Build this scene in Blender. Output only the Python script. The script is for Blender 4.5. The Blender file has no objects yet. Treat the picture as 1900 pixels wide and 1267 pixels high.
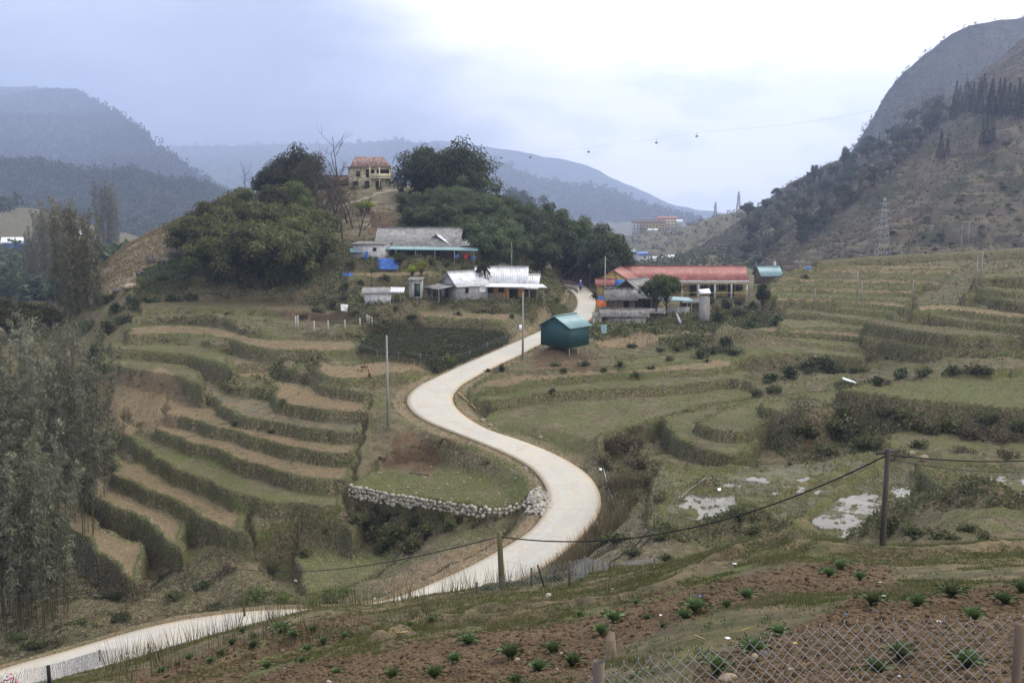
import bpy, bmesh, math, random
import numpy as np
from mathutils import Vector, Matrix
random.seed(7); rng = np.random.default_rng(7)
SC = bpy.context.scene; COL = SC.collection
# ---------------------------------------------------------------- camera
F, CX, CY, HOR = 2037.0, 950.0, 633.5, 350.0      # photo pixels: focal, centre, horizon row
TH = math.atan((CY-HOR)/F); CT, ST = math.cos(TH), math.sin(TH)
cam = bpy.data.cameras.new('camera'); cob = bpy.data.objects.new('camera', cam); COL.objects.link(cob)
cob.location = (0, 0, 0); cob.rotation_euler = (math.pi/2-TH, 0, 0)
cam.sensor_width = 36; cam.lens = F/1900*36; cam.clip_start = .1; cam.clip_end = 40000
SC.camera = cob
# ---------------------------------------------------------------- world, sun, exposure
SUN_EL, SUN_AZ = math.radians(48), math.radians(15)      # behind the clouds ahead of the camera, a little to the right
W = bpy.data.worlds.new("World"); SC.world = W; W.use_nodes = True
def build_world():
    nt = W.node_tree; N = nt.nodes; L = nt.links; N.clear()
    out = N.new('ShaderNodeOutputWorld'); bg = N.new('ShaderNodeBackground'); L.new(bg.outputs[0], out.inputs[0])
    sky = N.new('ShaderNodeTexSky'); sky.sky_type = 'NISHITA'; sky.sun_disc = False
    sky.sun_elevation = SUN_EL; sky.sun_rotation = SUN_AZ; sky.air_density = 1.2; sky.dust_density = 2
    tc = N.new('ShaderNodeTexCoord'); sep = N.new('ShaderNodeSeparateXYZ'); L.new(tc.outputs['Generated'], sep.inputs[0])
    def M(op, a, b=None, c=None, clamp=False):
        n = N.new('ShaderNodeMath'); n.operation = op; n.use_clamp = clamp
        for i, v in enumerate((a, b, c)):
            if v is None: continue
            if isinstance(v, (int, float)): n.inputs[i].default_value = v
            else: L.new(v, n.inputs[i])
        return n.outputs[0]
    az = M('ARCTAN2', sep.outputs[0], sep.outputs[1]); el = sep.outputs[2]
    # cloud texture, stretched along the horizon
    mp = N.new('ShaderNodeMapping'); mp.inputs['Scale'].default_value = (1, 1, 2.6); L.new(tc.outputs['Generated'], mp.inputs[0])
    def noise(sc, det, off):
        m2 = N.new('ShaderNodeVectorMath'); m2.operation = 'ADD'; m2.inputs[1].default_value = off; L.new(mp.outputs[0], m2.inputs[0])
        n = N.new('ShaderNodeTexNoise'); n.inputs['Scale'].default_value = sc; n.inputs['Detail'].default_value = det
        n.inputs['Roughness'].default_value = .55; L.new(m2.outputs[0], n.inputs['Vector']); return n.outputs[0]
    n1 = noise(4, 4, (3, 1, 7)); n2 = noise(11, 5, (8, 2, 0)); n3 = noise(2.0, 3, (0, 5, 2))
    # grey-violet stratus bank to the left, thin bright cloud ahead and to the right
    e1 = M('ADD', az, M('MULTIPLY', M('SUBTRACT', n1, .5), .35)); e1 = M('ADD', e1, M('MULTIPLY', el, .45))
    bank = N.new('ShaderNodeMapRange'); bank.interpolation_type = 'SMOOTHSTEP'
    bank.inputs['From Min'].default_value = -.17; bank.inputs['From Max'].default_value = .13; L.new(e1, bank.inputs['Value'])
    dark = N.new('ShaderNodeMix'); dark.data_type = 'RGBA'
    dark.inputs['A'].default_value = (.41, .48, .67, 1); dark.inputs['B'].default_value = (.90, .97, 1.18, 1)
    r1 = N.new('ShaderNodeMapRange'); r1.inputs['From Min'].default_value = .38; r1.inputs['From Max'].default_value = .62; L.new(n1, r1.inputs['Value'])
    lift = M('MULTIPLY', M('SUBTRACT', el, .03), 5.5, clamp=True)
    L.new(M('ADD', M('MULTIPLY', M('SUBTRACT', r1.outputs[0], .5), .55), lift, clamp=True), dark.inputs['Factor'])
    lite = N.new('ShaderNodeMix'); lite.data_type = 'RGBA'
    lite.inputs['A'].default_value = (1.85, 1.9, 2.0, 1); lite.inputs['B'].default_value = (2.9, 2.75, 2.5, 1)
    r2 = N.new('ShaderNodeMapRange'); r2.inputs['From Min'].default_value = .40; r2.inputs['From Max'].default_value = .52; L.new(n2, r2.inputs['Value'])
    L.new(M('ADD', M('MULTIPLY', r2.outputs[0], .5), M('MULTIPLY', el, 4.5), clamp=True), lite.inputs['Factor'])
    cl = N.new('ShaderNodeMix'); cl.data_type = 'RGBA'
    L.new(bank.outputs[0], cl.inputs['Factor']); L.new(dark.outputs['Result'], cl.inputs['A']); L.new(lite.outputs['Result'], cl.inputs['B'])
    sc1 = N.new('ShaderNodeVectorMath'); sc1.operation = 'SCALE'; sc1.inputs['Scale'].default_value = 8.0
    L.new(cl.outputs['Result'], sc1.inputs[0])                           # clouds in the sky texture's own units
    mx = N.new('ShaderNodeMix'); mx.data_type = 'RGBA'; mx.inputs['Factor'].default_value = .93
    L.new(sky.outputs[0], mx.inputs['A']); L.new(sc1.outputs[0], mx.inputs['B'])
    L.new(mx.outputs['Result'], bg.inputs['Color']); bg.inputs['Strength'].default_value = .1
build_world()
sun = bpy.data.lights.new('sun', 'SUN'); sun.energy = 1.5; sun.angle = math.radians(20); sun.color = (1, .93, .82)
so = bpy.data.objects.new('sun', sun); COL.objects.link(so)
so.rotation_euler = Vector((-math.sin(SUN_AZ)*math.cos(SUN_EL), -math.cos(SUN_AZ)*math.cos(SUN_EL), -math.sin(SUN_EL))).to_track_quat('-Z', 'Y').to_euler()
vs = SC.view_settings; vs.view_transform = 'Standard'; vs.look = 'None'; vs.gamma = 1; vs.exposure = 0.38; vs.use_curve_mapping = False
SC.cycles.volume_bounces = 1; SC.cycles.transparent_max_bounces = 12; SC.cycles.max_bounces = 6
# ---------------------------------------------------------------- pixel <-> world
def ray(u, v):
    a = (np.asarray(u, float)-CX)/F; b = (CY-np.asarray(v, float))/F
    return a, CT+b*ST, -ST+b*CT
def PD(u, v, D):                     # point of the view line through photo pixel (u,v) at distance D along y
    x, y, z = ray(u, v); s = D/y; return np.stack([x*s, y*s, z*s], -1)
def PZ(u, v, z0):
    x, y, z = ray(u, v); s = z0/z; return np.stack([x*s, y*s, z*s], -1)
def proj(x, y, z):                   # world -> photo pixel
    cy = y*CT - z*ST; cz = y*ST + z*CT
    return CX+F*x/cy, CY-F*cz/cy
# ---------------------------------------------------------------- noise
def _h(i, j, s):
    i = i.astype(np.uint32); j = j.astype(np.uint32)
    n = i*np.uint32(374761393) + j*np.uint32(668265263) + np.uint32((s*974634777) & 0xffffffff)
    n = (n ^ (n >> np.uint32(13)))*np.uint32(1274126177); n = n ^ (n >> np.uint32(16))
    return (n & np.uint32(0xffffff)).astype(np.float64)/0xffffff
def vn(x, y, s=0):
    xi = np.floor(x); yi = np.floor(y); fx = x-xi; fy = y-yi
    xi = xi.astype(np.int64); yi = yi.astype(np.int64)
    fx = fx*fx*(3-2*fx); fy = fy*fy*(3-2*fy)
    a = _h(xi, yi, s); b = _h(xi+1, yi, s); c = _h(xi, yi+1, s); d = _h(xi+1, yi+1, s)
    return (a+(b-a)*fx)*(1-fy)+(c+(d-c)*fx)*fy
def fbm(x, y, s=0, o=4, g=.5):       # -1..1
    t = 0; a = 1; n = 0
    for k in range(o):
        t = t+a*(vn(x*2**k+17.3*k, y*2**k+9.1*k, s+k)*2-1); n += a; a *= g
    return t/n
def sstep(a, b, x):
    t = np.clip((x-a)/(b-a), 0, 1); return t*t*(3-2*t)
# ---------------------------------------------------------------- ground control: (photo column, distance, photo row)
GC = [
(-500,3,1750),(950,3,1750),(2400,3,1750),(-300,6,1480),(950,6,1420),(2200,6,1400),
(1900,8.5,1267),(1500,9.5,1267),(1100,12,1267),(700,15,1267),(400,19,1267),(100,24,1285),(-200,28,1300),
(1900,14,1130),(1900,20,1060),(1900,28,1014),(1650,14,1130),(1650,22,1060),(1650,31,1014),(1450,14,1150),(1450,22,1060),(1440,29,996),
(1300,16,1145),(1300,24,1070),(1300,32,1032),(1100,18,1165),(1100,27,1100),(1100,34,1068),(900,20,1170),(900,28,1120),(900,35,1092),
(700,22,1190),(700,28,1150),(700,33,1122),(600,33,1127),(660,33,1123),(800,34,1106),(500,24,1215),(500,32,1150),(330,26,1240),(330,31,1198),(100,29,1264),(-200,34,1290),
(-200,45,1330),(0,45,1305),(100,40,1275),(300,45,1235),(300,54,1205),(500,45,1190),(500,55,1170),(650,50,1170),(650,60,1152),(800,45,1135),(800,60,1108),
(950,45,1110),(950,60,1080),(1050,45,1092),(1050,62,1052),(1150,45,1068),(1150,60,1020),(1150,72,960),(1230,45,1060),(1230,60,1000),(1230,70,950),
(1300,42,1060),(1300,55,1040),(1300,63,992),(1300,75,900),(1450,42,1040),(1450,55,1040),(1450,65,982),(1640,42,1028),(1640,55,1022),(1640,65,975),
(1800,42,1000),(1800,52,962),(1800,62,932),(1800,72,888),(1900,40,1000),(1900,50,975),(1900,62,922),
(2200,30,1020),(2200,60,900),(2200,100,700),(2200,150,560),
(1200,80,895),(1400,80,888),(1600,80,872),(1600,95,795),(1400,95,805),(1250,95,812),(1100,100,782),(1300,105,772),(1500,105,752),(1450,118,711),
(1600,115,706),(1700,100,722),(1750,92,737),(1750,84,800),(1750,78,854),(1900,92,734),(1900,84,792),(1900,78,848),(1750,105,692),(1900,105,682),
(1750,120,655),(1900,115,655),(1750,130,608),(1900,125,602),(1900,138,558),(1900,150,515),(1900,180,484),(1750,150,565),(1750,175,522),(1750,195,490),
(1600,130,660),(1600,150,598),(1600,170,552),(1600,190,510),(1600,200,495),(1450,130,655),(1450,145,615),(1450,165,556),(1450,185,516),
(1400,158,598),(1400,165,582),(1400,190,560),(1400,230,535),(1300,300,520),(1300,500,490),(1600,230,500),(1600,300,495),(1600,350,525),(1900,230,492),(1900,350,520),
(1100,112,724),(1250,115,707),(1350,125,682),(1050,120,690),(1050,127,648),(1150,130,650),(1250,130,650),(1200,140,622),(1200,146,600),(1200,160,583),
(1200,175,565),(1200,190,555),(1200,230,540),(1320,140,626),(1330,150,602),(1350,165,590),(1350,190,562),(1350,230,545),
(950,130,640),(900,122,648),(800,125,638),(700,125,638),(830,113,675),(880,140,592),(760,140,592),(1000,150,577),(1040,165,556),(930,150,558),(830,150,556),(720,145,560),
(1000,165,536),(1040,180,530),(900,160,532),(800,160,511),(700,160,501),(870,170,495),(800,174,472),(700,174,470),(880,180,477),(950,185,492),(1000,190,511),
(650,190,440),(720,200,410),(720,215,372),(720,230,348),(690,240,346),(640,240,346),(780,225,352),(860,215,400),(950,210,440),(1050,210,470),(1130,205,505),
(560,200,430),(560,225,362),(500,225,372),(500,190,460),(450,165,520),(550,165,520),(600,150,552),(400,200,405),(330,195,414),(330,170,480),
(250,185,450),(250,165,500),(180,175,512),(300,155,540),(200,150,592),(400,145,577),(500,140,592),(300,135,628),
(300,122,694),(400,115,710),(250,112,764),(500,100,780),(640,100,744),(600,90,836),(400,95,866),(650,85,884),(500,84,962),(300,92,938),(400,85,990),
(200,90,988),(250,84,1032),(250,78,1090),(300,72,1122),(420,79,1008),(350,78,1040),(480,79,1004),(280,76,1088),(560,80,982),(620,79,1000),(280,115,730),(220,112,772),(190,125,700),(250,100,852),(200,97,902),(150,93,952),(400,72,1112),(300,64,1152),
(100,85,1038),(100,76,1106),(100,62,1195),(0,100,950),(0,80,1120),(0,62,1215),(-300,60,1280),(-300,80,1180),(-300,110,950),(150,120,790),(100,130,760),(150,105,900),(0,130,760),
(100,150,650),(0,150,640),(0,200,620),(100,200,600),(150,230,560),(0,300,560),(200,300,540),(0,400,505),(0,485,462),(0,650,418),(0,800,388),(100,800,407),(250,600,470),(250,900,450),
(0,1100,410),(100,1100,430),(400,260,450),(600,290,420),(800,290,430),(950,270,480),(1100,260,522),(600,400,500),(900,400,500),(1100,400,505),
(1000,1000,480),(1200,700,487),(1300,700,468),(1400,600,470),(1200,1000,452),(1300,1000,418),(1400,1000,393),(1150,1100,445),(1250,1250,427),(1350,1150,401),(1430,1100,384),
(1300,1500,440),(1400,1500,430),(1200,1800,450),(720,94,790),(690,95,794),(780,92,818),(850,88,836),(800,84,928),(880,90,846),(960,84,896),
(700,82,968),(800,78,988),(900,73,1012),(650,77,1014),(600,76,1052),(700,74,1052),(650,70,1090),(780,67,1082),(550,80,1032),(500,78,1046),(500,68,1112),
(740,112,705),(-300,300,540),(-300,900,420),(2200,300,480),(2200,700,470),(1800,700,470),(0,2000,420),(1000,2000,430),(2000,2000,420),(0,3500,400),(1000,3500,400),(2000,3500,400),
]
gc = np.array(GC, float); _a, _y, _z = ray(gc[:, 0], gc[:, 2]); ga = (gc[:, 0]-CX)/F/_y; gl = np.log(gc[:, 1]); gs = _z/_y
def _k(r2): return np.where(r2 > 1e-12, .5*r2*np.log(np.maximum(r2, 1e-12)), 0)
_n = len(gc); _K = _k((ga[:, None]-ga)**2+(.45*(gl[:, None]-gl))**2) + np.eye(_n)*2e-5
_P = np.stack([np.ones(_n), ga, gl], 1); _A = np.zeros((_n+3, _n+3)); _A[:_n, :_n] = _K; _A[:_n, _n:] = _P; _A[_n:, :_n] = _P.T
_w = np.linalg.solve(_A, np.r_[gs, 0, 0, 0])
def base_slope(a, l):
    o = np.zeros_like(a)
    for i in range(_n): o += _w[i]*_k((a-ga[i])**2+(.45*(l-gl[i]))**2)
    return o+_w[_n]+_w[_n+1]*a+_w[_n+2]*l
AC = np.unique(np.concatenate([np.linspace(-.95, -.5, 70), np.arange(-.5, .5, .0009), np.linspace(.5, .95, 70)]))
LC = np.unique(np.concatenate([np.linspace(math.log(2.2), math.log(7), 50), np.arange(math.log(7), math.log(250), .0037), np.arange(math.log(250), math.log(3600), .011)]))
NA, NL = len(AC), len(LC)
_ca = np.linspace(AC[0], AC[-1], 400); _cl = np.linspace(LC[0], LC[-1], 480)
_CG = base_slope(*[g.ravel() for g in np.meshgrid(_ca, _cl, indexing='ij')]).reshape(400, 480)
def up2(G, ca, cl, a, l):
    i = np.clip((a-ca[0])/(ca[1]-ca[0]), 0, len(ca)-1.001); j = np.clip((l-cl[0])/(cl[1]-cl[0]), 0, len(cl)-1.001)
    i0 = i.astype(int); j0 = j.astype(int); fi = i-i0; fj = j-j0
    return (G[i0, j0]*(1-fi)+G[i0+1, j0]*fi)*(1-fj)+(G[i0, j0+1]*(1-fi)+G[i0+1, j0+1]*fi)*fj
AA, LL = np.meshgrid(AC, LC, indexing='ij')
YY = np.exp(LL); XX = AA*YY
ZZ = up2(_CG, _ca, _cl, AA, LL)*YY
XX = XX.ravel(); YY = YY.ravel(); ZZ = ZZ.ravel()
# ---------------------------------------------------------------- terraces: (level, lip in photo pixels, tread depth or closed, surface)
# left hill
T = [
(-16.2, [(262,575),(330,571),(400,572),(470,574),(540,578),(600,585),(640,588)], 10, 'brush'),
(-17.0, [(246,592),(310,588),(371,590),(430,592),(472,597),(530,607),(600,612),(655,604)], 9, 'green'),
(-17.9, [(238,624),(300,620),(360,621),(421,629),(450,640),(492,650),(560,652),(640,654),(662,650)], 9, 'tan'),
(-18.9, [(208,651),(255,651),(305,656),(360,662),(400,670),(428,684)], 9, 'green'),
(-19.8, [(190,676),(235,684),(285,694),(335,702),(372,716)], 9, 'green'),
(-18.6, [(590,668),(586,680),(592,694),(612,704),(650,706),(700,700),(745,690),(790,682),(822,676)], 9, 'field'),
(-19.3, [(425,678),(470,676),(520,678),(556,682),(578,690),(580,702),(594,716),(622,725),(665,728),(690,733)], 7, 'mud'),
(-20.1, [(412,702),(450,700),(495,706),(510,722),(500,736),(512,746),(540,755),(600,762),(655,766),(684,768)], 12, 'field'),
(-21.0, [(350,712),(368,726),(398,738),(415,762),(450,776),(500,784),(560,796),(620,803),(668,806)], 10, 'mud'),
(-21.9, [(312,770),(350,778),(395,792),(440,806),(500,822),(560,836),(620,846),(660,848)], 9, 'tan'),
(-22.8, [(300,804),(340,818),(375,829),(420,844),(480,866),(520,880),(570,890),(620,895),(652,892)], 9, 'tan'),
(-23.8, [(233,806),(245,820),(270,838),(305,860),(350,882),(400,902),(440,918),(480,930),(560,940),(640,944)], 8, 'green'),
(-25.0, [(212,876),(230,890),(265,906),(305,922),(340,944),(380,965),(420,982),(456,992)], 8, 'tan'),
(-26.1, [(168,920),(190,934),(225,950),(260,966),(290,988),(320,1012),(346,1026)], 8, 'stony'),
(-27.2, [(104,962),(122,978),(150,1000),(180,1030),(210,1056),(236,1076),(262,1080)], 9, 'stony'),
(-24.9, [(470,986),(500,972),(560,962),(620,972),(662,988)], 6, 'brush'),
# bowl field held by the stone wall, and the rough grass under it
(-22.9, [(648,902),(700,915),(760,924),(830,934),(890,944),(935,946),(975,935),(990,912),(965,885),(900,868),(850,862),(760,856),(700,872),(665,890)], 'closed', 'grass'),
(-26.7, [(560,1010),(640,1000),(700,1015),(740,1035),(720,1062),(640,1098),(560,1108),(540,1060)], 'closed', 'grass'),
# kitchen garden beside the road and strips above it
(-17.9, [(662,655),(720,660),(780,665),(835,670),(880,655),(930,632),(950,618),(945,606),(860,594),(740,594),(690,615),(668,640)], 'closed', 'garden'),
(-16.4, [(690,592),(780,588),(860,592),(940,596),(990,590)], 7, 'tan'),
(-15.3, [(690,562),(760,561),(850,562),(930,562),(1000,560),(1040,572)], 10, 'tan'),
(-12.4, [(640,515),(700,514),(760,513),(810,512)], 9, 'tan'),
# centre and right valley floor
(-20.4, [(880,778),(905,792),(960,800),(1010,812),(1050,828),(1092,852),(1110,838),(1118,812),(1175,792),(1232,776),(1290,757),(1360,745),(1425,736),(1400,726),(1385,722),(1150,732),(1000,742),(930,760)], 'closed', 'paddy'),
(-20.35, [(1236,776),(1236,792),(1250,812),(1290,832),(1335,846),(1390,850),(1410,820),(1400,800),(1500,740),(1560,722),(1425,738),(1290,760)], 'closed', 'green'),
(-19.6, [(1292,786),(1305,798),(1345,806),(1385,806),(1402,796),(1480,770),(1560,740),(1600,725),(1500,728),(1400,745),(1330,765)], 'closed', 'green'),
(-18.9, [(1412,752),(1420,768),(1452,782),(1492,790),(1530,780),(1610,750),(1650,725),(1560,722),(1460,738)], 'closed', 'green'),
(-19.6, [(880,742),(930,746),(981,735),(1060,728),(1136,722),(1281,716),(1362,704),(1392,713)], 7, 'green'),
(-19.05, [(866,728),(900,722),(954,719),(984,708),(1068,701),(1203,693),(1300,687),(1362,684)], 6, 'tan'),
(-18.7, [(880,704),(940,694),(1001,690),(1080,684),(1150,680)], 6, 'brush'),
(-19.0, [(1150,690),(1220,680),(1300,672),(1372,666),(1440,661),(1507,658),(1570,664),(1600,668)], 7, 'green'),
(-18.6, [(1330,650),(1366,645),(1458,639),(1553,645),(1616,651),(1710,661),(1805,677),(1905,690),(2000,700)], 6, 'green'),
(-18.2, [(1340,632),(1380,624),(1433,617),(1500,619),(1584,625),(1663,641),(1720,650)], 6, 'tan'),
(-17.8, [(1440,612),(1458,609),(1520,610),(1575,612),(1620,616)], 9, 'paddy'),
(-17.3, [(1452,582),(1500,584),(1553,590),(1600,597),(1647,601),(1682,596)], 7, 'green'),
(-16.7, [(1487,566),(1530,570),(1584,576),(1647,582),(1662,588)], 6, 'green'),
(-16.15, [(1440,558),(1521,560),(1616,566),(1682,573)], 6, 'tan'),
(-15.8, [(1425,548),(1521,553),(1620,556),(1690,560)], 6, 'green'),
(-15.4, [(1425,538),(1500,539),(1560,542),(1616,546),(1700,545)], 6, 'tan'),
(-15.0, [(1428,531),(1537,532),(1620,534),(1705,536)], 6, 'green'),
(-14.6, [(1440,522),(1537,523),(1640,525),(1745,528)], 6, 'tan'),
(-14.2, [(1452,513),(1560,514),(1660,516),(1760,519)], 6, 'brush'),
(-13.8, [(1468,505),(1560,505),(1660,507),(1770,509)], 6, 'tan'),
(-13.4, [(1485,498),(1580,498),(1680,499),(1790,500)], 6, 'tan'),
(-12.8, [(1515,492),(1600,484),(1680,478),(1750,475),(1830,470),(1905,464)], 10, 'brush'),
# right flank
(-11.8, [(1818,516),(1860,515),(1905,517),(2000,520)], 7, 'green'),
(-12.95, [(1812,536),(1835,539),(1870,544),(1905,546),(2000,552)], 6, 'green'),
(-13.55, [(1790,550),(1812,546),(1838,554),(1870,560),(1905,564),(2000,575)], 6, 'green'),
(-14.7, [(1700,580),(1758,576),(1805,582),(1850,588),(1905,592),(2000,600)], 7, 'tan'),
(-15.3, [(1702,584),(1774,596),(1840,602),(1905,609),(2000,620)], 6, 'green'),
(-16.05, [(1612,604),(1655,608),(1695,616),(1760,622),(1830,626),(1905,628),(2000,630)], 7, 'brush'),
(-17.4, [(1600,630),(1647,633),(1726,648),(1796,649),(1905,656),(2000,660)], 7, 'green'),
(-17.5, [(1560,724),(1620,735),(1650,742),(1700,745),(1780,752),(1850,758),(1905,760),(2000,770),(2100,770),(2100,700),(1905,700),(1750,705),(1620,712)], 'closed', 'grass'),
(-19.7, [(1640,838),(1720,846),(1800,856),(1905,866),(2050,870),(2050,800),(1850,800),(1660,800)], 'closed', 'green'),
# wet paddies
(-20.3, [(1225,862),(1300,868),(1420,870),(1560,860),(1640,842),(1660,870),(1720,890),(1690,930),(1650,985),(1560,1035),(1440,1035),(1300,1045),(1250,1010),(1180,960)], 'closed', 'wet'),
(-19.6, [(1700,865),(1800,868),(1905,872),(2050,880),(2050,1000),(1905,985),(1830,960),(1760,930)], 'closed', 'wet'),
# narrow garden steps in front
]
def seg_dist(px, py, pts, closed):
    """unsigned distance to a polyline, with parity for closed ones"""
    d = np.full(px.shape, 1e9); ins = np.zeros(px.shape, bool); n = len(pts)
    for i in range(n if closed else n-1):
        x0, y0 = pts[i]; x1, y1 = pts[(i+1) % n]; dx, dy = x1-x0, y1-y0
        t = np.clip(((px-x0)*dx+(py-y0)*dy)/(dx*dx+dy*dy+1e-12), 0, 1)
        d = np.minimum(d, (px-x0-t*dx)**2+(py-y0-t*dy)**2)
        if closed:
            c = ((y0 > py) != (y1 > py)); xi = x0+(py-y0)*dx/(dy if abs(dy) > 1e-9 else 1e-9); ins ^= c & (px < xi)
    return np.sqrt(d), ins
def smooth(pts, n=3):                # Chaikin on an open polyline
    p = np.array(pts, float)
    for _ in range(n):
        q = np.empty((2*len(p)-2, p.shape[1])); q[0::2] = .75*p[:-1]+.25*p[1:]; q[1::2] = .25*p[:-1]+.75*p[1:]
        p = np.vstack([p[:1], q, p[-1:]])
    return p
wx = XX + fbm(XX*.35, YY*.35, 11, 3)*.7 ; wy = YY + fbm(XX*.35, YY*.35, 23, 3)*.7
SURF = ['none', 'brush', 'green', 'tan', 'field', 'mud', 'stony', 'grass', 'garden', 'paddy', 'wet', 'slope']
sid = np.zeros(len(XX), np.int8); lipd = np.full(len(XX), 9.0)
cake = np.full(len(XX), -1e9)
POLY = {}
for k, (z, lip, back, mat) in enumerate(T):
    w = PZ(np.array([p[0] for p in lip]), np.array([p[1] for p in lip]), z)[:, :2]
    if back == 'closed':
        q = np.vstack([w, w[:1]]); poly = smooth(q, 2)[:-1]
    else:
        w = smooth(w, 2); c = np.linalg.norm(w, axis=1, keepdims=True); poly = np.vstack([w, (w+w/c*back)[::-1]])
    POLY[k] = poly
    x0, y0 = poly.min(0)-2.5; x1, y1 = poly.max(0)+2.5
    m = np.where((XX > x0) & (XX < x1) & (YY > y0) & (YY < y1))[0]
    d, ins = seg_dist(wx[m], wy[m], poly, True); d = np.where(ins, d, -d)
    ZZ[m] = np.minimum(ZZ[m], z-.1+np.maximum(0, -d)*1.3)       # dug into the slope behind
    # distance to the visible lip only, for the little bund along it
    rim = .16*np.exp(-((d-.28)/.22)**2)
    zz = np.where(d >= 0, z+rim*np.clip(d/.1, 0, 1), z+d*(4.5 if z < -19.2 else 2.4))
    up = zz > cake[m]
    mi = m[up]; cake[mi] = zz[up]
    sid[mi] = np.where(d[up] >= 0, SURF.index(mat), SURF.index('slope')); lipd[mi] = d[up]
use = cake > ZZ
edge = np.clip((cake-ZZ)/.5, 0, 1)
ZB = ZZ.copy(); ZZ = np.where(use, cake, ZZ); sid = np.where(use, sid, 0); lipd = np.where(use, lipd, 9)
# ---------------------------------------------------------------- road: pairs of edge pixels with level
RD = [((1052,534),(1090,534),-17.4),((1067,547),(1105,551),-17.8),((1072,562),(1106,569),-18.0),((1066,578),(1100,588),-18.2),((1036,598),(1078,608),-18.35),
((988,620),(1034,624),-18.5),((952,636),(1002,638),-18.65),((908,655),(968,657),-18.9),((852,679),(914,681),-19.2),((808,700),(873,703),-19.5),
((772,717),(850,718),-19.7),((753,738),(839,735),-20),((758,757),(842,752),-20.15),((785,779),(862,772),-20.4),((839,800),(903,797),-20.7),((890,820),(956,813),-20.95),
((941,841),(1008,832),-21.25),((985,865),(1058,856),-21.55),((1009,892),(1098,885),-21.8),((1019,922),(1117,920),-22.1),((1012,950),(1114,952),-22.4),
((987,984),(1082,992),-22.7),((937,1015),(1037,1032),-22.95),((869,1052),(962,1079),-23.2),((802,1082),(880,1116),-23.4),((735,1109),(800,1147),-23.6),
((667,1123),(712,1168),-23.75),((590,1129),(610,1180),-23.9),((505,1130),(512,1186),-24),((421,1137),(426,1195),-24),((303,1155),(314,1214),-24),
((202,1183),(217,1243),-24),((101,1213),(119,1275),-24),((0,1240),(25,1307),-24),((-120,1285),(-85,1360),-24),((-300,1370),(-240,1450),-24)]
rl = np.array([PZ(a[0], a[1], z) for a, b, z in RD]); rr = np.array([PZ(b[0], b[1], z) for a, b, z in RD])
def beh(p, q, d): t = p+(p-q)/np.linalg.norm(p-q)*d; return t
rl = np.vstack([[beh(rl[0], rl[1], 9)-(0, 0, .5)], rl]); rr = np.vstack([[beh(rr[0], rr[1], 9)-(0, 0, .5)], rr])
RLs = smooth(rl, 3); RRs = smooth(rr, 3)
RC = (RLs+RRs)/2; RW = np.linalg.norm((RRs-RLs)[:, :2], axis=1)/2
def road_near(px, py, pad=6):
    d = np.full(px.shape, 1e9); z = np.zeros(px.shape); w = np.ones(px.shape)*2
    for i in range(len(RC)-1):
        x0, y0, z0 = RC[i]; x1, y1, z1 = RC[i+1]; dx, dy = x1-x0, y1-y0
        m = np.where((px > min(x0, x1)-pad) & (px < max(x0, x1)+pad) & (py > min(y0, y1)-pad) & (py < max(y0, y1)+pad))[0]
        if not len(m): continue
        t = np.clip(((px[m]-x0)*dx+(py[m]-y0)*dy)/(dx*dx+dy*dy+1e-12), 0, 1)
        dd = np.hypot(px[m]-x0-t*dx, py[m]-y0-t*dy); c = dd < d[m]; mm = m[c]
        d[mm] = dd[c]; z[mm] = (z0+t*(z1-z0))[c]; w[mm] = (RW[i]+t*(RW[i+1]-RW[i]))[c]
    return d, z, w
rdist, rz, rw = road_near(XX, YY); redge = rdist-rw            # <0 on the road
fl = sstep(3.2, .5, redge)
ZZ = np.where(fl > 0, ZZ*(1-fl)+(rz-.13)*fl, ZZ); sid = np.where((redge < .7), 0, sid); lipd = np.where(redge < 1, 9, lipd)
# levelled plots under the buildings: photo pixel, distance, radius
for u, v, D, r in ((700,562,140,3.6),(862,556,152,5),(935,553,155,6.5),(769,552,151,2.2),(765,477,176,8.5),(680,477,171.5,3.6),(850,478,174,4),(1180,549,191,6),(1240,549,200,8),(1310,549,200,8),(1365,549,200,6),(1122,550,179,2.6),(1148,574,163,3.6),(1200,570,165,4.5),(1155,600,151.5,4.8),(1250,584,160,4),(690,347,236,7),(612,358,238.5,5.5),(1430,530,208,4.5)):
    c = PD(u, v, D); m = np.where((abs(XX-c[0]) < r+5) & (abs(YY-c[1]) < r+5) & (redge > .5))[0]; f_ = sstep(r+2.6, r, np.hypot(XX[m]-c[0], YY[m]-c[1])+.6*fbm(XX[m]*.5, YY[m]*.5, 8, 2))*np.clip((redge[m]-.5)/1.5, 0, 1)
    ZZ[m] = ZZ[m]*(1-f_)+(c[2]-.03)*f_; sid[m[f_ > .5]] = 0
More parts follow.
